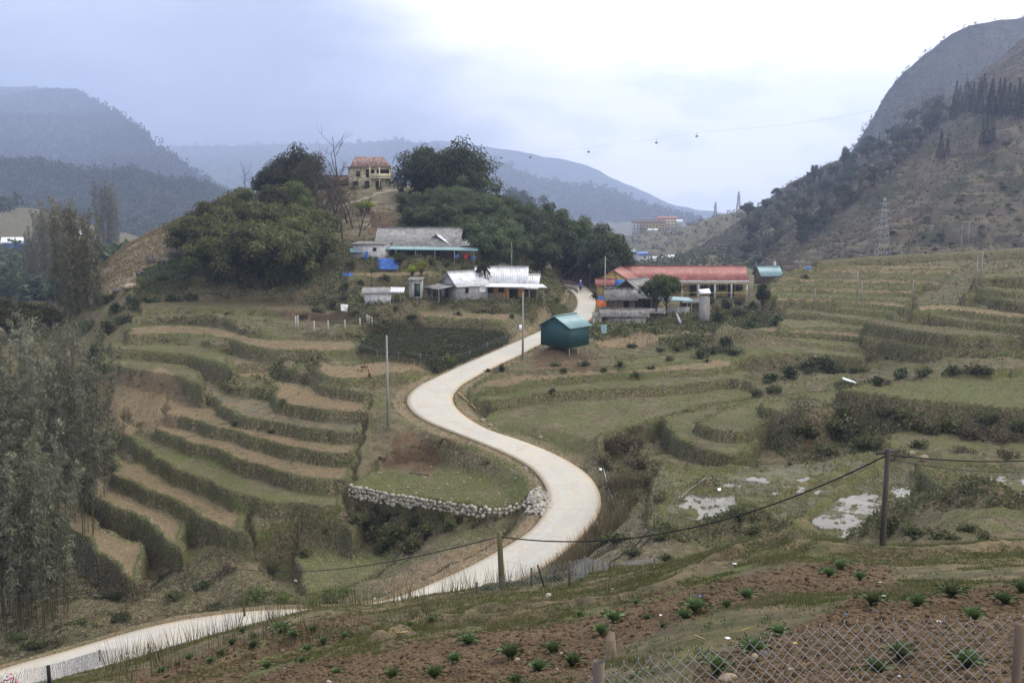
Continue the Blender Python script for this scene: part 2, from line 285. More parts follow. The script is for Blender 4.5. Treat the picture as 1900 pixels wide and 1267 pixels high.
# berms and small garden steps in front: polyline in photo pixels laid on the ground
def HB(x, y):                        # ground height before small relief
    l = np.log(y); a = x/y
    i = np.clip(np.interp(a, AC, np.arange(NA)), 0, NA-1.001); j = np.clip(np.interp(l, LC, np.arange(NL)), 0, NL-1.001)
    i0 = i.astype(int); j0 = j.astype(int); fi = i-i0; fj = j-j0; G = ZZ.reshape(NA, NL)
    return (G[i0, j0]*(1-fi)+G[i0+1, j0]*fi)*(1-fj)+(G[i0, j0+1]*(1-fi)+G[i0+1, j0+1]*fi)*fj
def GR(u, v, dmin=4., dmax=3000., n=5000):      # first ground point seen through a photo pixel
    D = np.exp(np.linspace(math.log(dmin), math.log(dmax), n)); P = PD(np.full(n, float(u)), np.full(n, float(v)), D)
    h = HB(P[:, 0], P[:, 1])-P[:, 2]; i = np.argmax(h > 0)
    if i == 0: return P[0] if h[0] > 0 else P[-1]
    t = h[i-1]/(h[i-1]-h[i]); p = P[i-1]*(1-t)+P[i]*t; p[2] = HB(p[:1], p[1:2])[0]; return p
# ---------------------------------------------------------------- helpers for objects
def mesh_np(name, V, Fc, mats=(), attrs=None, smooth_=False, midx=None):
    """V (n,3); Fc (m,k) one face size or list of index lists"""
    me = bpy.data.meshes.new(name); V = np.asarray(V, np.float32); me.vertices.add(len(V)); me.vertices.foreach_set('co', V.ravel())
    if isinstance(Fc, np.ndarray):
        k = Fc.shape[1]; me.loops.add(Fc.size); me.loops.foreach_set('vertex_index', Fc.astype(np.int32).ravel())
        me.polygons.add(len(Fc)); me.polygons.foreach_set('loop_start', np.arange(0, Fc.size, k, dtype=np.int32))
    else:
        fl_ = [i for f in Fc for i in f]; st = np.cumsum([0]+[len(f) for f in Fc[:-1]]) if len(Fc) else []
        me.loops.add(len(fl_)); me.loops.foreach_set('vertex_index', np.array(fl_, np.int32))
        me.polygons.add(len(Fc)); me.polygons.foreach_set('loop_start', np.array(st, np.int32))
    me.update(calc_edges=True)
    for m in mats: me.materials.append(m)
    if midx is not None: me.polygons.foreach_set('material_index', np.asarray(midx, np.int32))
    if smooth_: me.polygons.foreach_set('use_smooth', np.ones(len(me.polygons), bool))
    for n_, A in (attrs or {}).items():
        A = np.asarray(A, np.float32)
        if A.ndim == 1: at = me.attributes.new(n_, 'FLOAT', 'POINT'); at.data.foreach_set('value', A)
        else: at = me.attributes.new(n_, 'FLOAT_COLOR', 'POINT'); at.data.foreach_set('color', A.ravel())
    return me
def link(name, me, parent=None, label=None, cat=None, group=None, kind=None, loc=None, rot=None):
    o = bpy.data.objects.new(name, me); COL.objects.link(o)
    if parent is not None: o.parent = parent
    if loc is not None: o.location = [float(c) for c in loc]
    if rot is not None: o.rotation_euler = rot
    if label: o['label'] = label
    if cat: o['category'] = cat
    if group: o['group'] = group
    if kind: o['kind'] = kind
    return o
# node helper
class NT:
    def __init__(s, name, rough=.9, spec=.2):
        s.m = bpy.data.materials.new(name); s.m.use_nodes = True; s.N = s.m.node_tree.nodes; s.L = s.m.node_tree.links
        s.b = s.N['Principled BSDF']; s.b.inputs['Roughness'].default_value = rough; s.b.inputs['Specular IOR Level'].default_value = spec
        s.tc = s.N.new('ShaderNodeTexCoord').outputs['Object']
    def put(s, sock, v):
        if isinstance(v, bpy.types.NodeSocket): s.L.new(v, sock)
        elif isinstance(v, (tuple, list)): sock.default_value = (*v, 1) if len(v) == 3 and sock.type == 'RGBA' else v
        else: sock.default_value = v
    def noise(s, scale, det=3, rough=.6, vec=None, out='Fac', dist=0):
        n = s.N.new('ShaderNodeTexNoise'); n.inputs['Scale'].default_value = scale; n.inputs['Detail'].default_value = det
        n.inputs['Roughness'].default_value = rough; n.inputs['Distortion'].default_value = dist; s.L.new(vec or s.tc, n.inputs['Vector']); return n.outputs[out]
    def vor(s, scale, vec=None, out='Distance'):
        n = s.N.new('ShaderNodeTexVoronoi'); n.inputs['Scale'].default_value = scale; s.L.new(vec or s.tc, n.inputs['Vector']); return n.outputs[out]
    def scale(s, v, vec=None):
        n = s.N.new('ShaderNodeMapping'); n.inputs['Scale'].default_value = v; s.L.new(vec or s.tc, n.inputs[0]); return n.outputs[0]
    def math(s, op, a, b=0., clamp=False):
        n = s.N.new('ShaderNodeMath'); n.operation = op; n.use_clamp = clamp; s.put(n.inputs[0], a); s.put(n.inputs[1], b); return n.outputs[0]
    def rng(s, v, a, b, c=0., d=1.):
        n = s.N.new('ShaderNodeMapRange'); n.interpolation_type = 'SMOOTHSTEP'
        for k_, x_ in zip(('From Min', 'From Max', 'To Min', 'To Max'), (a, b, c, d)): n.inputs[k_].default_value = x_
        s.put(n.inputs['Value'], v); return n.outputs[0]
    def mix(s, f, a, b, mode='MIX'):
        n = s.N.new('ShaderNodeMix'); n.data_type = 'RGBA'; n.blend_type = mode
        s.put(n.inputs['Factor'], f); s.put(n.inputs['A'], a); s.put(n.inputs['B'], b); return n.outputs['Result']
    def attr(s, name):
        n = s.N.new('ShaderNodeAttribute'); n.attribute_name = name; return n
    def chan(s, name):
        a = s.attr(name); sp = s.N.new('ShaderNodeSeparateColor'); s.L.new(a.outputs['Color'], sp.inputs[0]); return [*sp.outputs[:3], a.outputs['Alpha']]
    def color(s, v): s.put(s.b.inputs['Base Color'], v)
    def bump(s, h, strength=.5, dist=.05):
        n = s.N.new('ShaderNodeBump'); n.inputs['Strength'].default_value = strength; n.inputs['Distance'].default_value = dist
        s.L.new(h, n.inputs['Height']); s.L.new(n.outputs[0], s.b.inputs['Normal'])
def mat_ground():
    g = NT('ground soil and grass', .95, .15)
    green, tan, red, brush = g.chan('zone_a'); wet, straw, stony, crop = g.chan('zone_b')
    big = g.noise(.12, 4, .6); mid = g.noise(.9, 4, .65); fine = g.noise(5.5, 4, .7); vfine = g.noise(24, 3, .7); patch = g.noise(.35, 5, .65, dist=.6)
    def pat(m, t, soft=.12): # mask broken up by noise
        return g.rng(g.math('ADD', m, g.math('MULTIPLY', g.math('SUBTRACT', t, .5), .9)), .5-soft, .5+soft)
    dry = g.mix(g.rng(mid, .35, .65), (.076, .064, .038), (.135, .112, .070))
    dry = g.mix(g.rng(patch, .45, .62), dry, (.082, .080, .036))
    c = g.mix(g.math('MULTIPLY', pat(straw, patch), .95), dry, g.mix(g.rng(fine, .35, .65), (.15, .125, .09), (.30, .255, .185)))
    c = g.mix(pat(tan, mid), c, g.mix(g.rng(fine, .3, .7), (.115, .085, .048), (.20, .152, .088)))
    c = g.mix(pat(red, mid), c, g.mix(g.rng(patch, .4, .62), g.mix(g.rng(vfine, .3, .7), (.066, .046, .028), (.160, .112, .068)), g.mix(g.rng(vfine, .3, .7), (.045, .030, .018), (.110, .074, .043))))
    gr = g.mix(g.rng(fine, .35, .65), (.052, .060, .021), (.115, .122, .044))
    c = g.mix(pat(green, patch, .18), c, gr)
    br = g.mix(g.rng(fine, .4, .62), (.042, .035, .020), (.180, .148, .092)); br = g.mix(g.rng(g.noise(1.7, 4, .7), .47, .6), br, (.085, .086, .038))  # low brush tone darkened to paint shadow on the terrace risers
    br = g.mix(g.rng(patch, .64, .72), br, (.12, .058, .028))
    c = g.mix(pat(brush, mid, .2), c, br)
    c = g.mix(g.math('MULTIPLY', g.math('MULTIPLY', stony, .8), g.rng(g.noise(9, 2, .5), .60, .66)), c, (.32, .29, .24))
    c = g.mix(pat(wet, patch), c, g.mix(g.rng(fine, .4, .6), (.05, .046, .024), (.085, .08, .04)))
    c = g.mix(crop, c, (.05, .04, .022))
    tone = g.math('MULTIPLY', g.math('ADD', g.math('MULTIPLY', big, .7), .65), g.math('ADD', g.math('MULTIPLY', g.noise(2.6, 5, .75), 1.1), .42))
    tn = g.N.new('ShaderNodeVectorMath'); tn.operation = 'SCALE'; g.L.new(c, tn.inputs[0]); g.L.new(tone, tn.inputs['Scale'])
    g.color(tn.outputs[0])
    g.L.new(g.rng(pat(wet, patch), .2, .8, .95, .45), g.b.inputs['Roughness'])
    g.bump(g.math('ADD', g.math('MULTIPLY', fine, 1.), g.math('MULTIPLY', vfine, .5)), .9, .09)
    return g.m
M_GROUND = mat_ground()
# ---------------------------------------------------------------- masks from the terrain itself
UU, VV = proj(XX, YY, ZZ)
G2 = ZZ.reshape(NA, NL); YR = YY.reshape(NA, NL); XR = XX.reshape(NA, NL)
dzl = np.gradient(G2, axis=1)/np.maximum(np.gradient(YR, axis=1), 1e-6); dza = np.gradient(G2, axis=0)/np.maximum(np.gradient(XR, axis=0), 1e-6)
slope = np.hypot(dzl, dza).ravel()
def inpoly(px, py, pts):
    return seg_dist(px, py, pts, True)[1]
RN1 = fbm(XX*.25, YY*.25, 33, 4)*1.8; RN2 = fbm(XX*.25, YY*.25, 44, 4)*1.4
def region(pts, d0=0, d1=1e9, soft=0):
    xs = [p[0] for p in pts]; ys = [p[1] for p in pts]
    m = np.where((UU > min(xs)-soft) & (UU < max(xs)+soft) & (VV > min(ys)-soft) & (VV < max(ys)+soft) & (YY > d0) & (YY < d1))[0]
    r = np.zeros(len(XX)); k_ = 9 if soft else 0; d, i = seg_dist(UU[m]+RN1[m]*k_*1.6, VV[m]+RN2[m]*k_, pts, True)
    r[m] = np.where(i, 1, np.clip(1-d/soft, 0, 1) if soft else 0); return r
z_ = lambda: np.zeros(len(XX))
m_green, m_tan, m_red, m_brush, m_wet, m_straw, m_stony, m_crop = [z_() for _ in range(8)]
is_ = lambda n: sid == SURF.index(n)
tread = (sid > 0) & ~is_('slope')
m_green[:] = .42; m_brush[:] = .15; m_straw[:] = .25
m_green[tread] = .45; m_brush[tread] = 0
for n, gval, tval in (('green', .5, .3), ('tan', .3, .6), ('field', .12, .8), ('mud', .3, .5), ('stony', .15, .75), ('grass', .6, .2), ('paddy', .5, .25), ('brush', .45, .2), ('garden', .3, .3), ('wet', .62, .1)):
    k_ = is_(n); m_green[k_] = gval; m_tan[k_] = tval; m_straw[k_] = .15
m_brush[is_('brush')] = .5; m_wet[is_('wet')] = .5; m_wet[is_('mud')] = .45; m_stony[is_('stony')] = 1; m_stony[is_('mud')] = .5; m_crop[is_('garden')] = .8
m_stony[is_('tan')] = .25
rise = is_('slope') | ((slope > .75) & (YY < 260) & (YY > 38)); m_brush[rise] = .95; m_green[rise] = .15; m_tan[rise] = .05; m_straw[rise] = .2
ovh = is_('slope') & (lipd > -.28); m_brush[ovh] = .35; m_green[ovh] = .6
lip = (lipd > 0) & (lipd < .45) & tread; m_green[lip] = .66; m_tan[lip] *= .5
# foreground garden
fg = (YY < 38) & (VV > 985); m_green[fg] = .42; m_tan[fg] = .45; m_brush[fg] = .08; m_straw[fg] = .1
TILL = [[(700,1267),(690,1225),(735,1190),(800,1178),(1000,1172),(1110,1150),(1230,1100),(1300,1092),(1390,1070),(1460,1056),(1540,1048),(1640,1060),(1660,1082),(1600,1096),(1520,1090),(1440,1092),(1400,1108),(1340,1128),(1270,1150),(1200,1180),(1130,1205),(1110,1267)],
        [(1290,1300),(1310,1235),(1430,1200),(1520,1165),(1600,1125),(1700,1125),(1800,1100),(1905,1090),(1990,1090),(1990,1330)],
        [(240,1267),(330,1225),(480,1188),(640,1150),(690,1160),(600,1195),(480,1225),(400,1267)],[(430,1300),(520,1240),(690,1205),(700,1300)]]
till = z_()
for p in TILL: till = np.maximum(till, region(p, 0, 40, 16))
till = np.where((YY < 7.5), 1, till)
m_red = np.where(fg, till*.95, m_red); m_green = np.where(fg, m_green*(1-till*.72), m_green)
BERM = [[(1905,1024),(1760,1026),(1620,1030),(1540,1022),(1480,1006),(1440,1002),(1390,1016),(1330,1046),(1260,1078),(1180,1105),(1080,1125),(980,1138),(860,1142),(760,1150),(690,1168),(560,1195),(450,1225),(330,1262)],
        [(1120,1120),(1040,1132),(960,1150),(860,1150),(760,1165),(712,1192)]]
bd = np.full(len(XX), 9.)
for b in BERM:
    m = np.where((YY < 42) & (YY > 8))[0]; pts = [tuple(GR(u, v, 6, 60, 1500)[:2]) for u, v in b]
    pts = smooth(pts, 2); d, _ = seg_dist(wx[m]+.35*fbm(XX[m]*1.4, YY[m]*1.4, 9, 3), wy[m]+.35*fbm(XX[m]*1.4, YY[m]*1.4, 19, 3), pts, False); bd[m] = np.minimum(bd[m], d)
berm = np.exp(-(bd/.42)**2); m_tan = np.where(fg, np.maximum(m_tan, berm*.48), m_tan); m_green = np.where(fg, m_green*(1-.35*berm), m_green)
m_red = m_red*(1-berm)
bgr = np.exp(-((bd-1.2)/.5)**2); m_green = np.where(fg, np.maximum(m_green, bgr*.62), m_green)
for p, mk, val in (
    ([(140,470),(330,400),(345,430),(320,470),(300,480),(270,500),(200,530),(165,560)], 'straw', 1.0),
    ([(160,700),(300,690),(350,740),(330,790),(260,800),(160,800)], 'tan', .7),
    ([(600,430),(640,350),(780,345),(750,400),(790,440),(700,440)], 'straw', .45),
    ([(690,395),(760,390),(790,440),(700,442)], 'red', .75), ([(480,555),(640,540),(640,590),(560,600)], 'red', .6),
    ([(985,640),(1060,650),(1110,680),(1000,690)], 'red', .7), ([(1100,628),(1330,628),(1290,640),(1110,642)], 'tan', .95),
    ([(720,860),(760,810),(820,850),(790,870)], 'red', .8), ([(1110,900),(1170,800),(1210,850),(1160,900)], 'red', .6),
    ([(720,1080),(960,990),(1010,955),(940,1040),(830,1090),(730,1120)], 'tan', .7), ([(560,1010),(730,1010),(770,1060),(640,1120),(560,1100)], 'stony', .7),
    ([(1090,630),(1480,600),(1460,560),(1300,590),(1100,600)], 'brush', .5),
    ([(1560,715),(1640,735),(1905,758),(1905,860),(1640,835),(1560,800)], 'brush', .6),
    ([(0,1000),(110,960),(250,1085),(420,1030),(560,1120),(300,1150),(0,1235)], 'brush', .75), ([(0,1000),(110,960),(250,1085),(420,1070),(160,1130),(0,1200)], 'stony', .9),
    ([(640,1015),(900,1015),(760,1105),(660,1090)], 'stony', .9), ([(1100,940),(1250,950),(1230,1080),(1040,1080)], 'stony', .8),
    ([(560,470),(640,450),(900,470),(1000,500),(1050,560),(900,580),(700,590),(500,560)], 'brush', .55),
    ([(320,420),(600,340),(620,520),(330,520)], 'brush', .9), ([(740,340),(1160,450),(1150,540),(760,470)], 'brush', .9)):
    r = region(p, 30, 400, 14); tgt = {'straw': m_straw, 'red': m_red, 'tan': m_tan, 'stony': m_stony, 'brush': m_brush}[mk]
    sel = r > .01
    if mk == 'brush': sel &= ~(tread & ~is_('brush'))
    tgt[sel] = np.maximum(tgt[sel], (r*val)[sel])
    if mk in ('straw', 'red', 'tan'): m_brush[sel] *= 1-r[sel]; m_green[sel] *= 1-.6*r[sel]
sh = (redge > 0) & (redge < 1.3) & (YY > 45); m_tan[sh] = .75; m_brush[sh] = 0; m_stony[sh] = 1
far = YY > 260; m_straw[far] = .12; m_brush[far] = .45; m_green[far] = .42
# ---------------------------------------------------------------- small relief
ag = sstep(60, 300, YY)
hill_ = (sid == 0) & (YY > 38)
rr_ = fbm(XX*1.3, YY*1.3, 31, 4); r2_ = fbm(XX*4, YY*4, 41, 3); r3_ = fbm(XX*.22, YY*.22, 51, 4); r4_ = fbm(XX*9, YY*9, 61, 3)
risev = (is_('slope') & (lipd < -.12)) | (rise & (sid == 0))
dz = np.where(rise, (rr_*.15+r2_*.07)*np.where(YY > 122, .4, 1), 0)+np.where(hill_, (r3_*np.where((YY > 122) & (XX > 40), .3, .7)+rr_*.16)*np.clip(redge/4, 0, 1), 0)
dz += np.where(tread, r2_*.035+rr_*.025, 0)+np.where(is_('paddy') | is_('grass'), rr_*.03+r2_*.04, 0)
dz += np.where(fg, r3_*.12+rr_*.07+r4_*.015+till*(.35+1.1*vn(XX*.9, YY*.9, 5))*(r4_*.02+r2_*.05+.02*fbm(XX*20, YY*20, 71, 2)), 0)+np.where(fg, berm*(.22+.12*fbm(XX*.9, YY*.9, 13, 3)+.05*r2_), 0)
dz += np.where(is_('wet'), .05+rr_*.055+r3_*.08+r2_*.055, 0)
for u, v, z0, rx, ry in ((1305,925,-20.3,1.6,1.2),(1330,950,-20.3,1.6,1.6),(1318,990,-20.3,1.3,2.6),(1290,1015,-20.3,1.0,1.5),(1270,935,-20.3,1.2,.8),(1585,925,-20.3,1.9,2.2),(1575,970,-20.3,1.1,2.6),(1558,1000,-20.3,1.6,1.4),(1430,846,-20.3,.8,.7),(1480,905,-20.3,1.2,1.0),(1440,915,-20.3,1.4,.5),(1400,890,-20.3,.9,.8),(1520,965,-20.3,.9,1.4),(1500,890,-20.3,1.,.8),(1690,915,-20.3,1.3,2.0),(1360,900,-20.3,.9,.7),(1410,860,-20.3,.5,.5),(1880,890,-19.6,2.6,1.6),(1870,915,-19.6,2.0,1.0)):
    c_ = PZ(u, v, z0); m = np.where((abs(XX-c_[0]) < 8) & (abs(YY-c_[1]) < 9) & is_('wet'))[0]
    dz[m] -= .25*np.exp(-(((XX[m]-c_[0])/rx)**2+((YY[m]-c_[1])/ry)**2)*1.3)*(.9+1.8*fbm(XX[m]*1.9, YY[m]*1.9, 7, 4))
for u, v, z0, rx, ry, hh in ((1650,1000,-19.4,2.0,2.6,1.5),(1700,975,-19.6,1.0,1.4,1.5),(1760,1000,-19.2,2.6,2.2,1.3),(1830,1010,-18.6,2.4,2.0,.9),(1380,985,-20.2,2.6,2.0,1.1),(1190,1030,-20.2,2.4,2.4,.9),(1140,905,-21,2.2,3.5,1.2),(1160,850,-20.8,3,4,.8),(1540,805,-19.6,4,5,1.2),(1490,760,-19,1.6,2.2,.7),(1330,640,-18.6,6,5,1.4),(1400,640,-18.6,5,4,1.0),(1310,905,-20.3,.8,.7,.5)):
    c_ = PZ(u, v, z0); m = np.where((abs(XX-c_[0]) < 14) & (abs(YY-c_[1]) < 14))[0]; g_ = np.exp(-((XX[m]-c_[0])/rx)**2-((YY[m]-c_[1])/ry)**2)
    dz[m] += hh*g_*(1+.5*fbm(XX[m]*.8, YY[m]*.8, 3, 3)); k_ = m[g_ > .3]; m_brush[k_] = .75; m_wet[k_] = 0; m_green[k_] = .5; rise[k_] = True
for pl, z0, hh in (([(1645,850),(1570,898),(1510,950),(1460,1000),(1430,1030)], -20.3, .3), ([(1228,868),(1300,885),(1400,862),(1440,850)], -20.3, .22), ([(1250,915),(1210,960),(1190,1010)], -20.3, .3), ([(1700,868),(1800,905),(1850,960),(1905,985)], -19.7, .3), ([(1340,1005),(1420,930),(1560,870)], -20.3, .14)):
    w_ = smooth(PZ(np.array([p[0] for p in pl], float), np.array([p[1] for p in pl], float), z0)[:, :2], 2); m = np.where((YY > 50) & (YY < 95) & (XX > 8))[0]; d, _ = seg_dist(wx[m], wy[m], w_, False); g_ = np.exp(-(d/.45)**2)
    dz[m] += hh*g_; k_ = m[g_ > .4]; m_wet[k_] = 0; m_tan[k_] = .7
dz += np.where(far, fbm(XX*.02, YY*.02, 81, 5)*9*sstep(260, 900, YY), 0)
# far valley terraces: step the slope
def stepify(z, h, k=.72):
    q = np.floor(z/h); f = z/h-q; return (q+np.where(f < k, f*.15, .15*k+(f-k)/(1-k)*(1-.15*k)))*h
dz = np.where(redge < 0, -.05, dz*np.clip(redge/1.5, 0.1, 1))
ZZ = ZZ+dz; st_ = (YY > 300) & (YY < 2000) & (XX > 0); ZZ = np.where(st_, stepify(ZZ+fbm(XX*.01, YY*.01, 91, 2)*3, 4.), ZZ)
V = np.stack([XX, YY, ZZ], 1); idx = np.arange(NA*NL).reshape(NA, NL)
q = np.stack([idx[:-1, :-1], idx[1:, :-1], idx[1:, 1:], idx[:-1, 1:]], -1).reshape(-1, 4)
c01 = lambda a: np.clip(a, 0, 1)
me = mesh_np('ground', V, q, [M_GROUND], {'zone_a': np.stack([c01(m_green), c01(m_tan), c01(m_red), c01(m_brush)], 1), 'zone_b': np.stack([c01(m_wet), c01(m_straw), c01(m_stony), c01(m_crop)], 1)}, True)
link('ground', me, kind='structure')
# water lying in the wet paddies
def water(pts, z, name='paddy_water'):
    m = NT('still water', .1, .3); m.color(m.mix(m.rng(m.noise(.6, 3), .4, .6), (.05, .045, .03), (.09, .085, .065))); m.bump(m.noise(6, 2), .04, .02)
    w = PZ(np.array([p[0] for p in pts], float), np.array([p[1] for p in pts], float), z); w = smooth(np.vstack([w, w[:1]]), 2)[:-1]
    return link(name, mesh_np(name, w, [list(range(len(w)))], [m.m]), kind='structure')
water([(1230,868),(1420,872),(1640,850),(1710,890),(1640,985),(1560,1030),(1300,1040),(1190,960)], -20.35)
water([(1710,872),(1905,880),(2040,890),(2040,990),(1905,980),(1780,930)], -19.68, 'terrace_water')
# concrete footpath up to the hilltop house
pw_ = smooth(np.array([GR(u, v, 120, 300) for u, v in ((622,388),(650,377),(690,364),(720,356),(738,352))]), 2); pw_[:, 2] = HB(pw_[:, 0], pw_[:, 1])+.12
n_ = len(pw_); PV_ = np.concatenate([pw_+[0, -.7, 0], pw_+[0, .7, .05], pw_+[0, .7, -.4], pw_+[0, -.7, -.4]]); i_ = np.arange(n_-1)
m_ = NT('pale path', .9); m_.color(m_.mix(m_.noise(1.5), (.30, .28, .24), (.38, .36, .32)))
link('path', mesh_np('path', PV_, np.concatenate([np.stack([i_+a*n_, i_+1+a*n_, i_+1+b*n_, i_+b*n_], 1) for a, b in ((0, 1), (1, 2), (2, 3), (3, 0))]), [m_.m]), kind='structure')
# ---------------------------------------------------------------- concrete road
def mat_road():
    g = NT('pale concrete', .85, .3); a = g.noise(.25, 5, .6); b = g.noise(2.2, 5, .7); c = g.noise(14, 3, .7)
    k = g.attr('across'); e = g.rng(k.outputs['Fac'], .78, 1.0)
    col = g.mix(g.rng(a, .35, .65), (.385, .36, .305), (.335, .325, .295)); col = g.mix(g.rng(b, .5, .75), col, (.45, .42, .36))
    tr = g.math('ABSOLUTE', g.math('SUBTRACT', k.outputs['Fac'], .42)); col = g.mix(g.math('MULTIPLY', g.rng(tr, .2, .0), .45), col, (.37, .37, .36))
    col = g.mix(g.math('MULTIPLY', e, g.rng(b, .3, .5)), col, (.36, .28, .19)); col = g.mix(g.rng(g.noise(.5, 5, .7, dist=1.), .54, .66, 0, .75), col, (.36, .31, .24)); col = g.mix(g.rng(c, .66, .76), col, (.32, .29, .24))
    j = g.attr('along'); s_ = g.math('FRACT', g.math('DIVIDE', j.outputs['Fac'], 5.0)); jt = g.math('MULTIPLY', g.rng(s_, .035, .0), .5)
    col = g.mix(jt, col, (.25, .22, .18)); g.color(col); g.bump(c, .15, .01); return g.m
NC = 9; RV = []; ac = []; al = []; s0 = 0
rcs = smooth(np.hstack([rl, rr]), 4)
for i, p in enumerate(rcs):
    if i: s0 += np.linalg.norm((rcs[i]-rcs[i-1]).reshape(2, 3).mean(0))
    for t in np.linspace(0, 1, NC):
        RV.append(p[:3]*(1-t)+p[3:]*t+np.array([0, 0, .02*(1-(2*t-1)**2)])); ac.append(abs(2*t-1)); al.append(s0)
    for t in (1, 0): RV.append((p[:3]*(1-t)+p[3:]*t)-np.array([0, 0, .3])); ac.append(1); al.append(s0)
K = NC+2; RF = []
for i in range(len(rcs)-1):
    for j in range(K):
        a, b = i*K+j, i*K+(j+1) % K; RF.append((a, b, b+K, a+K))
link('road', mesh_np('road', np.array(RV), np.array(RF), [mat_road()], {'across': np.array(ac), 'along': np.array(al)}), kind='structure')
# ---------------------------------------------------------------- mountains
def mat_hill(name, c1, c2, c3, sc):
    g = NT(name, 1, .05); a = g.noise(sc, 6, .65); b = g.noise(sc*5, 5, .7); d = g.noise(sc*22, 3, .7)
    z = g.scale((1, 1, 5.5)); t = g.noise(sc*2.5, 3, .6, vec=z)
    c = g.mix(g.rng(b, .38, .62), c1, c2); c = g.mix(g.rng(a, .48, .6), c, c3); c = g.mix(g.rng(t, .56, .64, 0, .6), c, (c1[0]*.55, c1[1]*.55, c1[2]*.55))
    c = g.mix(g.rng(d, .55, .7, 0, .5), c, c2)
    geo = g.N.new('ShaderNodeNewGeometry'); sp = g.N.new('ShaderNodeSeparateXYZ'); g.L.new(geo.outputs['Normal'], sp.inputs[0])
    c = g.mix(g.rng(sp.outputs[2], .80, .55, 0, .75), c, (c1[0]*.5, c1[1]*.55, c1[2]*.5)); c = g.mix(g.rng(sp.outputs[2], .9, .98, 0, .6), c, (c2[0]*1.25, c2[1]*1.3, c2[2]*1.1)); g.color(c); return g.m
HILLS = {}
def ridge(name, crest, foot, mat, amp=6, fr=.02, nu=420, nt=150, pw=1.0, steps=0):
    cr = np.array(crest, float); ft = np.array(foot, float); us = np.linspace(cr[0, 0], cr[-1, 0], nu)
    vc = np.interp(us, cr[:, 0], cr[:, 1]); dc = np.interp(us, cr[:, 0], cr[:, 2])
    s = np.linspace(0, 1, nu); uf = np.interp(s, np.linspace(0, 1, len(ft)), ft[:, 0]); vf = np.interp(s, np.linspace(0, 1, len(ft)), ft[:, 1]); df = np.interp(s, np.linspace(0, 1, len(ft)), ft[:, 2])
    C = PD(us, vc, dc); Fo = PD(uf, vf, df); rows = []
    out = C-np.array([0, 0, 0]); bk = C+(C-Fo)*np.array([1, 1, 0])*.35; bk[:, 2] = C[:, 2]-.35*np.abs(C[:, 2]-Fo[:, 2])
    rows.append(bk); rows.append(C*.55+bk*.45+np.array([0, 0, 1])*(.08*np.abs(C[:, 2]-Fo[:, 2]))[:, None]*0)
    for t in np.linspace(0, 1, nt):
        p = C*(1-t)+Fo*t; p[:, 2] = C[:, 2]+(Fo[:, 2]-C[:, 2])*t**pw; rows.append(p)
    P = np.stack(rows, 1); n = P.shape[1]; T_ = np.r_[0, 0, np.linspace(0, 1, nt)][None]
    x, y = P[..., 0], P[..., 1]; gul = fbm(x*fr*.5, y*fr*.5, 5, 5)*amp*2.2*np.clip(T_*6, .12, 1)+fbm(x*fr*4, y*fr*4, 6, 4)*amp*.35
    P[..., 2] += gul
    if steps: P[..., 2] = np.where(T_ > .15, stepify(P[..., 2]+fbm(x*.02, y*.02, 12, 3)*2., steps, .6), P[..., 2])
    i = np.arange(nu*n).reshape(nu, n); q = np.stack([i[:-1, :-1], i[:-1, 1:], i[1:, 1:], i[1:, :-1]], -1).reshape(-1, 4)
    o = link(name, mesh_np(name, P.reshape(-1, 3), q, [mat], smooth_=True), kind='structure'); HILLS[name] = P; return o
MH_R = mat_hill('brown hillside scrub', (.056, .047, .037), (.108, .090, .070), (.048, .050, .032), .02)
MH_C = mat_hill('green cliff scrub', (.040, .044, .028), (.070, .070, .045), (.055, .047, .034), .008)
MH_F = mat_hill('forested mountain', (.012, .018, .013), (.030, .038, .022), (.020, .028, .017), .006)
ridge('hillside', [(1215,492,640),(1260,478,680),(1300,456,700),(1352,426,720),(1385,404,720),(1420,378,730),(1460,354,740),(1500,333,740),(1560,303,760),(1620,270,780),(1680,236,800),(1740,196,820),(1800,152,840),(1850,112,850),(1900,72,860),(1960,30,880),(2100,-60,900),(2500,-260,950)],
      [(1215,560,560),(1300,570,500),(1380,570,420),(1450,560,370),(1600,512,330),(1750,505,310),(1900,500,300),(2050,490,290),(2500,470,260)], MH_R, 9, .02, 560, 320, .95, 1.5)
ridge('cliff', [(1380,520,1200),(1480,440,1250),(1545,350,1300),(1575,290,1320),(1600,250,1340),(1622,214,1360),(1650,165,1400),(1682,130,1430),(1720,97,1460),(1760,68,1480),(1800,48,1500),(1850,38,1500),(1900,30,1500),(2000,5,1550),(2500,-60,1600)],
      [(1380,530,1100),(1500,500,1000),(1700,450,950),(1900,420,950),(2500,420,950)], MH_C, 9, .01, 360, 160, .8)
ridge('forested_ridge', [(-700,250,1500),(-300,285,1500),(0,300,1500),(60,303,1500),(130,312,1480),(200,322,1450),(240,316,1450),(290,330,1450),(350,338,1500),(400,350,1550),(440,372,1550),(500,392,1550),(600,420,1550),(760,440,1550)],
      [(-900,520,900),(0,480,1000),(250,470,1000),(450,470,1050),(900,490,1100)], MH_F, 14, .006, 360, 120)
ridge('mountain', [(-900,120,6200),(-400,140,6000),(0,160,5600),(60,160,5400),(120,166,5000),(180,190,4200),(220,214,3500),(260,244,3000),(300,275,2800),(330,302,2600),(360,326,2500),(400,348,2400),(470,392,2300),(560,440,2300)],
      [(-900,420,1750),(0,400,1750),(300,400,1750),(560,460,1700)], MH_F, 26, .0035, 300, 120)
